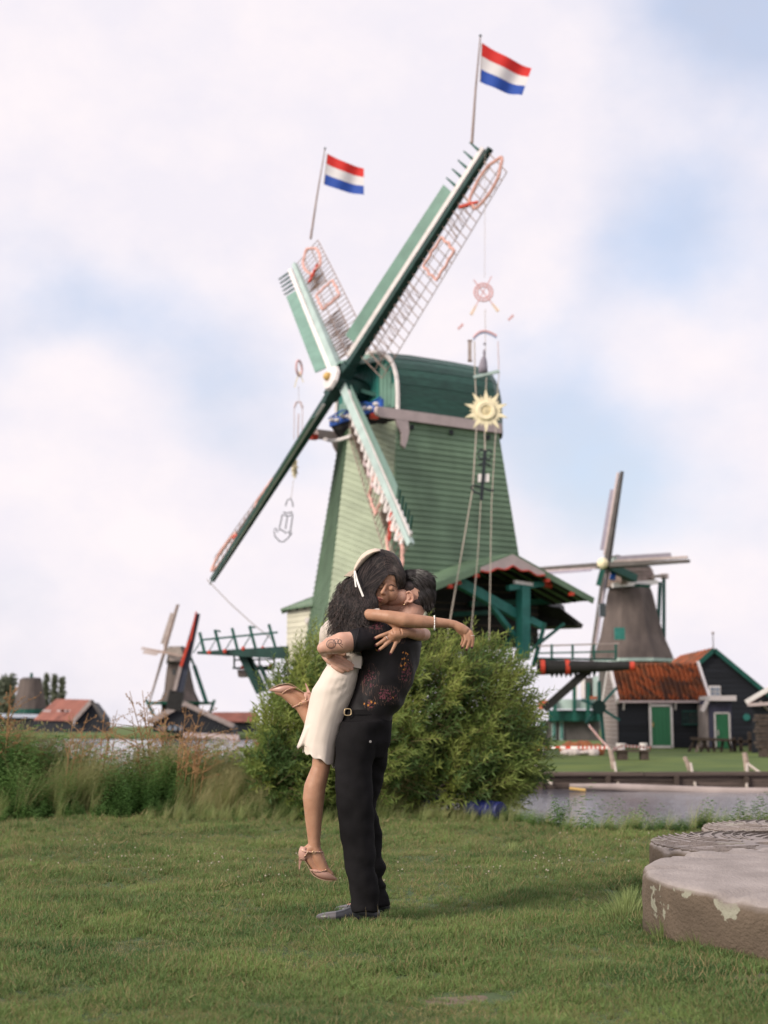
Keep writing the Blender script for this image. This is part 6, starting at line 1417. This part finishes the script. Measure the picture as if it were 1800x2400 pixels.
# shoes
def heel_shoe(S):
    k = S[2]; d0 = S[3]
    def pt(u, v, w=0.0): return Q(*shmap(S, u, v, w))
    W_ = .030
    b = MB()       # toe box and vamp
    sec = [((22, 33), (24, 32), .022), ((28, 42), (34, 31), .030), ((36, 49), (45, 34), .035), ((46, 54), (55, 34), .036), ((58, 57), (64, 37), .031), ((70, 58), (73, 44), .022), ((80, 57.5), (81, 51), .011), ((86, 56), (86, 54), .003)]
    rings = []
    for (su, sv), (tu, tv), w in sec:
        rg = []
        for j in range(18):
            a = 2 * math.pi * j / 18; c, s_ = math.cos(a), math.sin(a); t = .5 - .5 * math.copysign(abs(s_) ** .8, s_); rg.append(pt(tu + (su - tu) * t, tv + (sv - tv) * t, w * 1.0 * math.copysign(abs(c) ** .8, c)))
        rings.append(rg)
    b.loft(rings); sh_ = b.build('shoe', m_shoe, wom, smooth=True)
    b = MB(); rings = []      # heel counter
    for u, v, w, L_c in [(-1, 10, .026, 14), (-5, 2, .031, 26), (-6, -6, .033, 26), (-4, -14, .031, 22), (0, -22, .029, 17)]:
        rings.append([pt(u + L_c * (1 - math.cos(a)) * .55, v + 5 * (1 - math.cos(a)) * .5, w * math.sin(a)) for a in np.linspace(-1.9, 1.9, 17)])
    k0 = len(b.v)
    for rg in rings: b.v += [tuple(p) for p in rg]
    for i in range(4):
        for j in range(16): b.f.append((i * 17 + j, i * 17 + j + 1, (i + 1) * 17 + j + 1, (i + 1) * 17 + j)); b.m.append(0)
    cnt = b.build('heel_counter', m_shoe, sh_, smooth=True); sm = cnt.modifiers.new('s', 'SOLIDIFY'); sm.thickness = .004
    # arched sole with side rail
    path = [(-2, 6), (4, 7), (9, 10), (15, 20), (22, 34), (29, 45), (40, 52), (58, 57.5), (74, 59), (86, 57)]
    wid = [.022, .026, .026, .024, .028, .033, .036, .031, .020, .004]
    b = MB(); rings = []
    for (u, v), w in zip(path, wid): rings.append([pt(u, v, -w), pt(u, v, w), pt(u - .5, v + 1.7, w), pt(u - .5, v + 1.7, -w)])
    b.loft(rings); b.build('sole', m_shoein, sh_)
    b = MB(); b.loft([[pt(-5, 3, q * .020) for q in (-1, 1)] + [pt(9, 9, q * .020) for q in (1, -1)], [pt(-5, 12, q * .011) for q in (-1, 1)] + [pt(2, 13, q * .011) for q in (1, -1)], [pt(-5, 22, q * .007) for q in (-1, 1)] + [pt(-1, 22, q * .007) for q in (1, -1)], [pt(-5, 32, q * .005) for q in (-1, 1)] + [pt(-2, 32, q * .005) for q in (1, -1)]]); b.build('heel', m_shoe, sh_)
    # straps and studs
    straps = {'ankle_strap': ([(0, -12, -.018), (9, -10, -.036), (24, -8, -.038), (40, -8, -.033), (50, -8, -.015), (51, -8, .01)], .0045), 't_strap': ([(51, -8, -.006), (54, 6, -.010), (58, 20, -.012), (62, 33, -.012)], .0042), 'side_strap': ([(8, 4, -.032), (12, -3, -.036), (18, -9, -.038)], .0042), 'vamp_edge': ([(22, 33, -.026), (32, 37, -.036), (44, 38, -.036), (56, 36, -.030), (63, 33, -.014)], .0036)}
    for nm, (pp, r_) in straps.items():
        pts = [pt(*q) for q in pp]; b = MB(); b.tube(pts, r_ * k, 6); so_ = b.build(nm, m_shoe, sh_, smooth=True); tot = []
        for i in range(len(pts) - 1):
            nn = max(1, int((pts[i + 1] - pts[i]).length / .017))
            for q in range(nn): tot.append(pts[i].lerp(pts[i + 1], (q + .5) / nn))
        b = MB()
        for p in tot: b.ball(p + Vector((0, -.0045, .001)), .0030, 6, 4)
        o = b.build('studs', m_stud, sh_, smooth=True); o['kind'] = 'stuff'
    b = MB(); b.tube([pt(30 + 4 * math.cos(a), -8 + 3 * math.sin(a), -.043) for a in np.linspace(0, 6.28, 13)], .0013, 5); b.build('buckle', m_stud, sh_)
heel_shoe(SH1); heel_shoe(SH2)
# blouse
b = Body(); b.limb([(838, 1455, 0, 38), (815, 1492, 0, 50), (804, 1530, 0, 44), (806, 1562, 0, 38)], 20); b.limb([(845, 1448, -.11, 27), (822, 1455, -.09, 30), (790, 1480, -.05, 36)]); b.limb([(848, 1450, .12, 28), (822, 1460, .1, 32)])
b.limb([(780, 1488, -.02, 33), (776, 1505, 0, 28)])
b.ell(806, 1500, 0, 52, 50, .15); b.ell(822, 1550, 0, 36, 26, .135)
bl = remeshed(b, 'blouse', m_blouse, wom, .006, 6, disp=wrinkle(1, .007, 16, 8))
b = MB(); b.add([Q(865, 1424, -.15), Q(890, 1427, -.16), Q(888, 1432, -.19), Q(864, 1433, -.18), Q(866, 1420, -.1)], [(0, 1, 2, 3), (0, 4, 1)]); b.build('collar', m_blouse, wom)
b = MB(); b.loft([[Q(824, 1538, -.140), Q(848, 1538, -.130), Q(848, 1538, -.11), Q(824, 1538, -.11)], [Q(826, 1563, -.153), Q(846, 1567, -.145), Q(846, 1567, -.12), Q(826, 1563, -.12)]]); b.build('blouse_tail', m_blouse, wom)
# skirt: folds fall from the hip, scalloped hem
rows = [(1558, 768, 842, .0, .135, 0), (1575, 757, 842, .0, .142, 0), (1592, 748, 840, .0, .15, 0), (1615, 733, 834, .01, .155, 0), (1640, 726, 826, .02, .155, 1), (1667, 721, 814, .025, .15, 2), (1695, 715, 804, .03, .145, 4), (1720, 711, 797, .03, .14, 6), (1742, 708, 791, .03, .135, 9), (1758, 707, 788, .03, .135, 14), (1772, 709, 785, .03, .135, 18), (1780, 710, 784, .03, .138, 18)]
def skf(a, u, j):
    top = max(0, 1 - u * 4); f = .020 * mnoise.noise(Vector((math.cos(a) * 1.6, math.sin(a) * 2.2, u * 2.2))) + .012 * mnoise.noise(Vector((math.cos(a) * 6, math.sin(a) * 6, u * 5 + 3)))
    hem = max(0, u - .72) / .28; f += .035 * hem * math.sin(a * 9 + .6 * math.sin(a * 3)) * (.6 + .4 * math.sin(a * 2)); f += .008 * top * math.sin(a * 30 + u * 40); return f
rr3 = interp_rows(rows, 3); rgs = rings_cloth(rr3, 120, skf); nR_ = len(rgs)
for j, rg in enumerate(rgs):
    hem = max(0, j / (nR_ - 1) - .80) / .20
    for k in range(len(rg)):
        a = 2 * math.pi * k / 120; p = rg[k]; ang = a * 9 + .6 * math.sin(a * 3); rg[k] = p + EZ * PX * hem * (2.6 * math.cos(ang))
        fx_, fz_ = (p.x - Q(850, 0).x) / PX, (p.z - Q(0, 1592).z) / PX; w_ = math.sin(math.atan2(fz_, -fx_) * 17 + 2.2 * mnoise.noise(p * 14)) * math.exp(-((math.hypot(fx_, fz_) - 25) / 48) ** 2); rg[k] = rg[k] + Vector((0, -.0050, 0)) * w_ * (1 if math.sin(a) < 0 else 0)
b = MB(); b.loft(rgs, cap=False); sk = b.build('skirt', m_skirt, wom, smooth=True); sm = sk.modifiers.new('s', 'SOLIDIFY'); sm.thickness = .003
# flounce pushed out by the bent leg
b = MB(); fr = []
for j in range(7):
    u = .96 * j / 6; rg = []
    for k in range(40):
        a = 2 * math.pi * k / 40; f = 1 + .16 * u * math.sin(a * 5 + 1); rg.append(Q(728 - 13 * u + (14 + 6 * u) * math.cos(a) * f, 1700 + 52 * u + (3 * u) * math.sin(a * 4) - 4 * u * math.cos(a), .03 + (.11 - .01 * u) * math.sin(a) * f))
    fr.append(rg)
b.loft(fr, cap=False); fo = b.build('skirt_flounce', m_skirt, wom, smooth=True); sm = fo.modifiers.new('s', 'SOLIDIFY'); sm.thickness = .003
# face details
b = MB()
b.tube([Q(886, 1377.5, -.117), Q(892, 1380.5, -.124), Q(898, 1379.5, -.122)], .0015, 5); b.tube([Q(911, 1382.5, -.124), Q(917, 1385.5, -.128), Q(924, 1384, -.122)], .0015, 5); b.build('eyelashes', m_hair, wom)['kind'] = 'stuff'

for tr3 in ([(884, 1369, -.114), (891, 1366, -.122), (899, 1369, -.124)], [(911, 1371.5, -.126), (918, 1370.5, -.126), (927, 1375, -.117)]): MB().tube([Q(*q) for q in tr3], [.0022, .003, .0016], 6).build('eyebrow', m_hair, wom)
m_lip = mat('lips', (.22, .07, .055), .4, .1, 30)
b = Body(); b.limb([(884, 1401, -.122, 2.2), (889, 1402.5, -.129, 2.7), (896, 1405, -.124, 2)], 8); b.limb([(885, 1406, -.118, 2), (889.5, 1408, -.124, 3), (894, 1409, -.118, 2)], 8); remeshed(b, 'lips', m_lip, wom, .002, 2)
# hair
b = Body()
b.ell(894, 1338, .012, 52, 51, .112, 8); b.ell(932, 1350, -.030, 20, 36, .070, -18); b.ell(862, 1370, -.02, 40, 52, .10); b.ell(835, 1398, -.03, 44, 48, .12)
b.ell(812, 1432, -.05, 39, 42, .13); b.ell(846, 1440, -.13, 32, 42, .07); b.ell(800, 1458, -.06, 27, 27, .10); b.ell(834, 1470, -.15, 27, 24, .06); b.ell(868, 1420, -.12, 18, 30, .05)
hw_ = remeshed(b, 'hair', m_hair, wom, .005, 14, disp=lambda p, n_: .006 * mnoise.noise(Vector((p.x * 30, p.y * 30, p.z * 14))) if p.x < Q(850, 0).x else 0.0)
bvw = bvh_of(hw_)
lst = []
part_top, part_low = Q(897, 1290, -.02), Q(910, 1347, -.115)
def hair_path(s, e, sag, curl, freq, ph, n=12, mid=None):
    pts = []
    for i in range(n):
        t = i / (n - 1); p = s.lerp(e, t) if mid is None else (s * (1 - t) ** 2 + mid * 2 * t * (1 - t) + e * t * t); c = curl * t; pts.append(p + Vector((math.cos(ph + freq * t) * c, math.sin(ph + freq * t) * c * .6, math.sin(ph * 1.3 + freq * t) * c * .8)))
    return pts
random.seed(77)
for i in range(1500):      # combed from the parting to the left, over the crown
    u = random.random(); s = part_top.lerp(part_low, u) + Vector((0, -.006, 0)); a = random.uniform(0, 1)
    e = Q(random.uniform(838, 880) - 14 * a, random.uniform(1385, 1440), -.10 - .05 * random.random()); m_ = Q(852 + 26 * u + random.uniform(-22, 8), 1300 + 62 * u + random.uniform(-5, 20), -.12 - .03 * u + .08 * (1 - u) * random.random())
    lst.append(hug(hair_path(s, e, 0, .004, 7, random.uniform(0, 6), 14, m_), bvw, .0012 + .004 * random.random()))
for i in range(620):      # to the right of the parting
    u = random.random(); s = part_top.lerp(part_low, u) + Vector((.002, -.006, 0)); m_ = Q(940 + random.uniform(-6, 8), 1305 + 42 * u, -.10 + .06 * random.random()); e = Q(930 + random.uniform(-4, 12), 1352 + 38 * u * random.random(), -.09 + .03 * random.random()); lst.append(hug(hair_path(s, e, 0, .002, 6, random.uniform(0, 6), 12, m_), bvw, .0012 + .004 * random.random()))
for i in range(3800):      # curls over her back
    c = random.choice([(835, 1395, 44, 44, -.03, .13), (812, 1430, 40, 42, -.05, .14), (846, 1440, 34, 44, -.13, .08), (802, 1458, 28, 27, -.06, .11), (834, 1468, 30, 26, -.14, .07)])
    d = rdir(); d.y = -abs(d.y) if random.random() < .8 else d.y; p = Q(c[0] + c[2] * d.x * .93, c[1] - c[3] * d.z * .93, c[4] + c[5] * d.y); L = random.uniform(.04, .10); e = p + Vector((random.gauss(-.012, .02), random.gauss(-.004, .008), -L)); pp_ = hair_path(p, e, 0, random.uniform(.007, .015), random.uniform(7, 14), random.uniform(0, 6), 14); lst.append([q + (bvw.find_nearest(q)[0] - q) * .0 if (q - bvw.find_nearest(q)[0]).dot(bvw.find_nearest(q)[1]) > -.001 else bvw.find_nearest(q)[0] + bvw.find_nearest(q)[1] * random.uniform(.0, .006) for q in pp_])
edge = [(823, 1350), (810, 1362), (792, 1372), (788, 1390), (778, 1405), (774, 1422), (775, 1440), (773, 1462), (780, 1478), (795, 1483), (815, 1484)]
for i in range(420):      # loose curls along the outline
    k = random.randrange(len(edge) - 1); t = random.random(); x = edge[k][0] + (edge[k + 1][0] - edge[k][0]) * t + random.uniform(2, 12); y = edge[k][1] + (edge[k + 1][1] - edge[k][1]) * t - random.uniform(0, 8); p = Q(x, y, random.uniform(-.14, 0)); L = random.uniform(.02, .05); e = p + Vector((random.uniform(-.028, -.002), 0, -L)); lst.append(hair_path(p, e, 0, random.uniform(.008, .015), random.uniform(9, 15), random.uniform(0, 6), 20))
strands('hair_strands', lst[::2], m_hair, wom, .0014); strands('hair_strands', lst[1::2], m_hair2, wom, .0014)
b = MB(); b.tube([q + (bvw.find_nearest(q)[0] - q) + bvw.find_nearest(q)[1] * .0035 for q in [part_top.lerp(part_low, t) + Vector((.003 * math.sin(t * 9), -.08, 0)) for t in np.linspace(.05, .96, 12)]], .0011, 5); b.build('hair_parting', m_skinw, wom)
# headscarf and ribbon ends
b = MB(); rg = []
sp_ = [(893, 1287, -.01, 3), (880, 1288.5, -.015, 6), (866, 1295, -.02, 9), (855, 1304, -.03, 10), (846, 1315, -.04, 9), (839, 1326, -.05, 7.5), (834, 1335, -.06, 5)]
b.loft([[Q(x + r_ * PX * 0 + r_ * math.cos(a) * .9 - 1, y + r_ * math.sin(a) * .9 + 2, d * .5 - .02 + .085 * math.sin(a + 2.2) * .9) for a in np.linspace(0, 6.28, 17)[:-1]] for x, y, d, r_ in sp_]); b.build('headscarf', m_scarf, wom, smooth=True)
for poly in ([(834, 1334), (818, 1340), (806, 1350), (822, 1351), (832, 1345)], [(832, 1341), (822, 1352), (828, 1357), (835, 1350)]):
    b = MB(); b.prism([Q(x, y, -.10) for x, y in poly], Vector((0, .03, 0))); b.build('scarf_tail', m_scarf, wom)
for pts, w in (([(831, 1338, -.125), (831, 1352, -.155), (834, 1376, -.172)], .0042), ([(831, 1338, -.125), (836, 1358, -.158), (843, 1378, -.178), (851, 1398, -.185)], .0052)):
    b = MB(); pp = [Q(*q) for q in pts]
    for i in range(len(pp) - 1): b.beam(pp[i], pp[i + 1], w * 2, .002, (0, -1, 0))
    b.build('ribbon', m_ribbon, wom)
# bracelet, rings, nails
br_c, br_n = Q(1018, 1459, -.23), Vector((1, 0, -.05)).normalized(); rb_ = 14.8 * PX
for k in range(26):
    a = 2 * math.pi * k / 26; p = br_c + Vector((0, math.cos(a), math.sin(a))) * rb_ * (1.0 + .1 * (math.sin(a) < 0)); MB().ball(p, .0038, 8, 6).build('pearl', m_pearl, wom)
def ringat(c, d_, r_):
    d_ = Vector(d_).normalized(); x = d_.orthogonal().normalized(); y = d_.cross(x); return MB().tube([c + (x * math.cos(a) + y * math.sin(a)) * r_ for a in np.linspace(0, 2 * math.pi, 17)], .0010, 5).build('finger_ring', m_pearl, wom)
ringat(Q(907, 1495, -.246), Q(902, 1499, -.24) - Q(913, 1491, -.24), .0125); ringat(Q(1107, 1490, -.215), (0, 0, 1), .0118)
for x, y, d in ((878, 1496.5, -.256), (881, 1512.5, -.254), (888, 1524, -.252), (915, 1532.5, -.246), (899, 1454, -.252), (1106, 1518, -.212), (1093, 1522.5, -.212), (1083, 1518, -.212)): MB().ball(Q(x, y, d), (.0055, .0025, .0065), 8, 6).build('fingernail', m_nail, wom)
# ---------------------------------------------------------------- flags on the sail tips
def flag(name_lb, pole, corners, depth, wave, parent_y=0):
    """pole: two picture points; corners: hoist top, fly top, fly bottom, hoist bottom (picture px)"""
    base = P(pole[0][0], pole[0][1], depth[0]); top = P(pole[1][0], pole[1][1], depth[1]); t = thing('flag', base, name_lb, 'flag', 'flags flying from the sail tips')
    MB().tube([base, base.lerp(top, .5) + Vector((-.02, 0, 0)), top], [.05, .035, .022], 8).build('pole', m_lath, t); MB().ball(top, .05).build('finial', m_dark, t)
    nx, ny = 26, 5
    c = [P(x, y, depth[1]) for x, y in corners]
    cols = [mat('flag_red', (.66, .035, .03), .7, .08, 2, trans=.3), mat('flag_white', (.78, .74, .74), .7, .04, 2, trans=.3), mat('flag_blue', (.035, .095, .42), .7, .08, 2, trans=.3)]
    for s_ in range(3):
        b = MB()
        for j in range(ny + 1):
            v = (s_ + j / ny) / 3
            for i in range(nx + 1):
                u = i / nx; p = c[0].lerp(c[1], u).lerp(c[3].lerp(c[2], u), v); w = wave * (u ** .7) * math.sin(u * 9.5 + v * 1.8); b.v.append(tuple(p + Vector((.12 * w, w, .25 * w * (1 - .3 * v) - .06 * math.sin(u * math.pi) ))))
        for j in range(ny):
            for i in range(nx): k = j * (nx + 1) + i; b.f.append((k, k + 1, k + nx + 2, k + nx + 1)); b.m.append(0)
        b.build(('red_stripe', 'white_stripe', 'blue_stripe')[s_], cols[s_], t, smooth=True, fix=False)
    MB().tube([c[0], c[3]], .015, 5).build('hoist_rope', m_rope, t)
flag('red white and blue flag on the highest sail tip', ((1106, 336), (1126, 84)), ((1129, 100), (1246, 160), (1224, 226), (1125, 192)), (46.8, 46.8), .16)
flag('smaller red white and blue flag on the upper left sail tip', ((728, 560), (762, 348)), ((767, 360), (853, 395), (854, 458), (759, 432)), (58.8, 58.8), .14)

# ---------------------------------------------------------------- decorations hung on lines from the sails, overexposed look put into pale colours
DR = 46.6
def o2(px, py, d=0.0): return P(px, py, DR + d)
def star(px, py, rpx, D, label):
    c = P(px, py, D); s_ = rpx / FPX * D; b = MB(); t = thing('star_ornament', c - Vector((0, 0, s_)), label, 'star ornament')
    for k in range(20):
        a = 2 * math.pi * k / 20 + math.pi / 2; L = s_ * (1.0 if k % 2 == 0 else .74); d = Vector((math.cos(a), 0, math.sin(a))); n = Vector((-math.sin(a), 0, math.cos(a))); w = s_ * (.13 if k % 2 == 0 else .085)
        q = [c + d * s_ * .30 - n * w * .5, c + d * L * .55 - n * w, c + d * L, c + d * L * .55 + n * w, c + d * s_ * .30 + n * w * .5]; MB().prism([p - Vector((0, .03, 0)) for p in q], Vector((0, .06, 0))).build('ray', m_yellow, t)
    b = MB(); b.tube([c + Vector((math.cos(a) * s_ * .33, 0, math.sin(a) * s_ * .33)) for a in np.linspace(0, 6.2832, 33)], .11, 6, cap=False); b.build('ring', m_yellow, t)
    MB().ball(c, (.22, .06, .22), 12, 8).build('centre', mat('star_centre', (.66, .56, .34), .6, .2, 8), t)
star(1139, 963, 54, DR, 'large pale yellow many pointed star hanging before the mill cap')
t = thing('wreath_ornament', o2(1133, 735), 'pink ring with crossed yellow oars hanging above the mill cap', 'ring ornament')
m_pk2 = mat('overlit_pink', (.68, .42, .42), .7, .1, 6)  # pale tone holds the sunlit, overexposed look of the ornaments
c = o2(1133, 685)
for rr_ in (.31, .21): MB().tube([c + Vector((math.cos(a) * rr_, 0, math.sin(a) * rr_)) for a in np.linspace(0, 6.2832, 33)], .032, 6, cap=False).build('hoop', m_pk2, t)
for k in range(12): a = k * math.pi / 6; MB().beam(c + Vector((math.cos(a) * .2, 0, math.sin(a) * .2)), c + Vector((math.cos(a) * .32, 0, math.sin(a) * .32)), .03, .03, (0, 1, 0)).build('spoke', m_pk2, t)
for (x0, y0, x1, y1) in ((1152, 648, 1104, 738), (1110, 656, 1168, 730)):
    MB().beam(o2(x0, y0), o2(x1, y1), .035, .035, (0, 1, 0)).build('oar', m_pk2, t); MB().beam(o2(x1 + (x0 - x1) * .25, y1 + (y0 - y1) * .25), o2(x1, y1), .06, .03, (0, 1, 0), w2=.11).build('oar_blade', m_yellow, t)
for x, y, lb in ((1079, 764, 'small pale red and grey pennant left below the oar ring'), (1197, 743, 'small pale red and grey pennant right below the oar ring')):
    b = MB(); b.prism([o2(x - 7, y + 5), o2(x + 5, y - 7), o2(x + 8, y - 2), o2(x - 4, y + 9)], Vector((0, .04, 0))); single(b, 'pennant', m_pk2, lb, 'pennant', 'pennants hung beside the oar ring')
ar_ = thing('arch_ornament', o2(1133, 828), 'grey lady figure on a bar under a red and blue arched banner', 'figure ornament')
m_lady = mat('overlit_grey_violet', (.26, .235, .28), .7, .1, 6)
pts = [(1110 + 6 * i, 796 - 14 * math.sin(math.pi * (i / 9) ** .8) - i * .5) for i in range(10)]
MB().tube([o2(x, y - 4) for x, y in pts], .045, 5).build('red_ribbon', m_pk2, ar_); MB().tube([o2(x, y) for x, y in pts], .035, 5).build('blue_ribbon', mat('overlit_blue', (.36, .44, .62), .7, .1, 6), ar_)
prof_ = [(1132, 874, 11.5), (1132, 860, 10.5), (1133, 848, 8.5), (1134, 838, 5), (1135, 833, 2.4), (1135, 828, 3.6), (1135, 823, 3), (1135.5, 818, 1.4)]
b = MB(); b.loft([[o2(x + r_ * math.cos(a), y) + Vector((0, r_ * .008 * math.sin(a), 0)) for a in np.linspace(0, 6.28, 13)[:-1]] for x, y, r_ in prof_]); b.build('lady_figure', m_lady, ar_, smooth=True)
MB().ball(o2(1136, 806), .05, 8, 6).build('crest', m_lady, ar_)
MB().beam(o2(1110, 884), o2(1170, 870), .1, .1, (0, 1, 0)).build('bar', m_paleboard, ar_)
MB().beam(o2(1101, 800), o2(1101, 846), .12, .06, (0, 1, 0)).build('column', m_greywood, ar_)
for y in (799, 846): MB().beam(o2(1096, y), o2(1107, y), .06, .06, (0, 1, 0)).build('column_cap', m_lath, ar_)
b = MB(); b.tube([o2(1167, 800), o2(1169, 870)], .02, 5); b.build('side_line', m_paleorn, ar_)
an = thing('anchor_ornament', o2(1128, 1172), 'black wrought ornament with white plates hanging before the side wall', 'hanging ornament')
MB().beam(o2(1137, 1056), o2(1128, 1172), .11, .09, (0, 1, 0)).build('stem', m_black, an)
for pp in ([(1120, 1062), (1127, 1054), (1137, 1058), (1148, 1054), (1153, 1062)], [(1120, 1068), (1126, 1076), (1136, 1072), (1146, 1078), (1152, 1070)], [(1121, 1090), (1136, 1085), (1150, 1092)], [(1103, 1142), (1112, 1137), (1128, 1142), (1146, 1150), (1158, 1150)], [(1103, 1142), (1110, 1152), (1126, 1158)]):
    MB().tube([o2(*q) for q in pp], .033, 5).build('scroll', m_black, an)
for x in (1126, 1141): MB().hexa([o2(x - 5.5, 1130), o2(x + 5.5, 1129), o2(x + 5.5, 1129, .05), o2(x - 5.5, 1130, .05)], [o2(x - 5.5, 1111), o2(x + 5.5, 1110), o2(x + 5.5, 1110, .05), o2(x - 5.5, 1111, .05)]).build('white_plate', m_white, an)
def line(pts, lb, r_=.022, D=DR, m=m_rope, nm='rope'):
    b = MB(); b.tube([P(x, y, D) for x, y in pts], r_, 5); single(b, nm, m, lb, 'rope', 'ropes of the sail decorations')
line([(1112, 800), (1113, 870), (1118, 985), (1108, 1145), (1052, 1470), (1040, 1540)], 'pale rope left of the star slanting down to the saw roof', .021)
line([(1137, 725), (1138, 880)], 'short thin rope joining the oar ring and the lady figure', .012)
line([(1140, 885), (1139, 915)], 'short rope between the lady figure and the star', .018)
line([(1136, 1010), (1137, 1058)], 'brown rope between the star and the black ornament', .022)
line([(1127, 1172), (1120, 1300), (1105, 1470), (1100, 1540)], 'rope falling below the black ornament', .014)
line([(1170, 870), (1166, 920), (1162, 1010), (1152, 1180), (1147, 1470), (1146, 1540)], 'straight rope right of the black ornament', .016)
line([(1137, 360), (1136, 650)], 'thin rope hanging from the highest sail tip', .008)
# left string, turned edge on
DL = 58.0
def o3(px, py, d=0.0): return P(px, py, DL + d)
t = thing('wreath_ornament', o3(699, 882), 'faint pink ring seen edge on left of the lower sail', 'ring ornament'); c = o3(701, 863)
MB().tube([c + Vector((math.cos(a) * .10, math.cos(a) * .3, math.sin(a) * .32)) for a in np.linspace(0, 6.2832, 25)], .05, 6, cap=False).build('hoop', m_pk2, t)
for (x0, y0, x1, y1) in ((701, 870, 711, 896), (701, 872, 690, 908)): MB().beam(o3(x0, y0), o3(x1, y1), .04, .04, (0, 1, 0)).build('oar', m_yellow, t)
t = thing('arch_ornament', o3(697, 1035), 'faint pink banner and frame seen edge on beside the dark sail', 'hanging ornament')
MB().tube([o3(690, 955), o3(695, 943), o3(704, 942), o3(709, 956)], .05, 5).build('banner', m_paleorn, t)
for x in (690, 709): MB().beam(o3(x, 955), o3(x - 1, 1030), .035, .035, (0, 1, 0)).build('frame_bar', m_paleorn, t)
MB().beam(o3(700, 970), o3(698, 1025), .06, .05, (0, 1, 0)).build('figure', m_paleorn, t)
t = thing('star_ornament', o3(686, 1125), 'pale yellow star seen edge on below the dark sail', 'star ornament'); c = o3(690, 1092)
b = MB(); 
for k in range(12):
    a = 2 * math.pi * k / 12; d = Vector((math.cos(a) * .22, math.cos(a) * .75, math.sin(a))); MB().beam(c + d * .1, c + d * .55, .14, .08, (0, 1, 0), w2=.03).build('ray', m_yellow, t)
t = thing('ship_ornament', o3(660, 1270), 'thin black wire ship ornament hanging against the sky', 'ship ornament')
for pp in ([(669, 1186), (674, 1172), (681, 1168), (685, 1176), (687, 1188)], [(664, 1200), (672, 1203), (684, 1200), (686, 1205)], [(664, 1206), (675, 1210), (685, 1206)], [(642, 1242), (646, 1238), (652, 1246), (642, 1246), (645, 1258), (656, 1269), (664, 1270), (674, 1262), (684, 1250), (680, 1245), (675, 1246), (682, 1254)], [(653, 1240), (662, 1243), (672, 1250)], [(673, 1212), (669, 1240)], [(655, 1238), (662, 1206)], [(681, 1245), (686, 1208)]):
    MB().tube([o3(*q) for q in pp], .024, 5).build('wire', m_black, t)
line([(697, 1035), (692, 1068)], 'thin rope above the edge on yellow star', .012, DL)
line([(688, 1125), (682, 1170)], 'thin rope between the edge on star and the wire ship', .012, DL)
line([(700, 905), (700, 942)], 'thin rope above the faint banner', .010, DL)
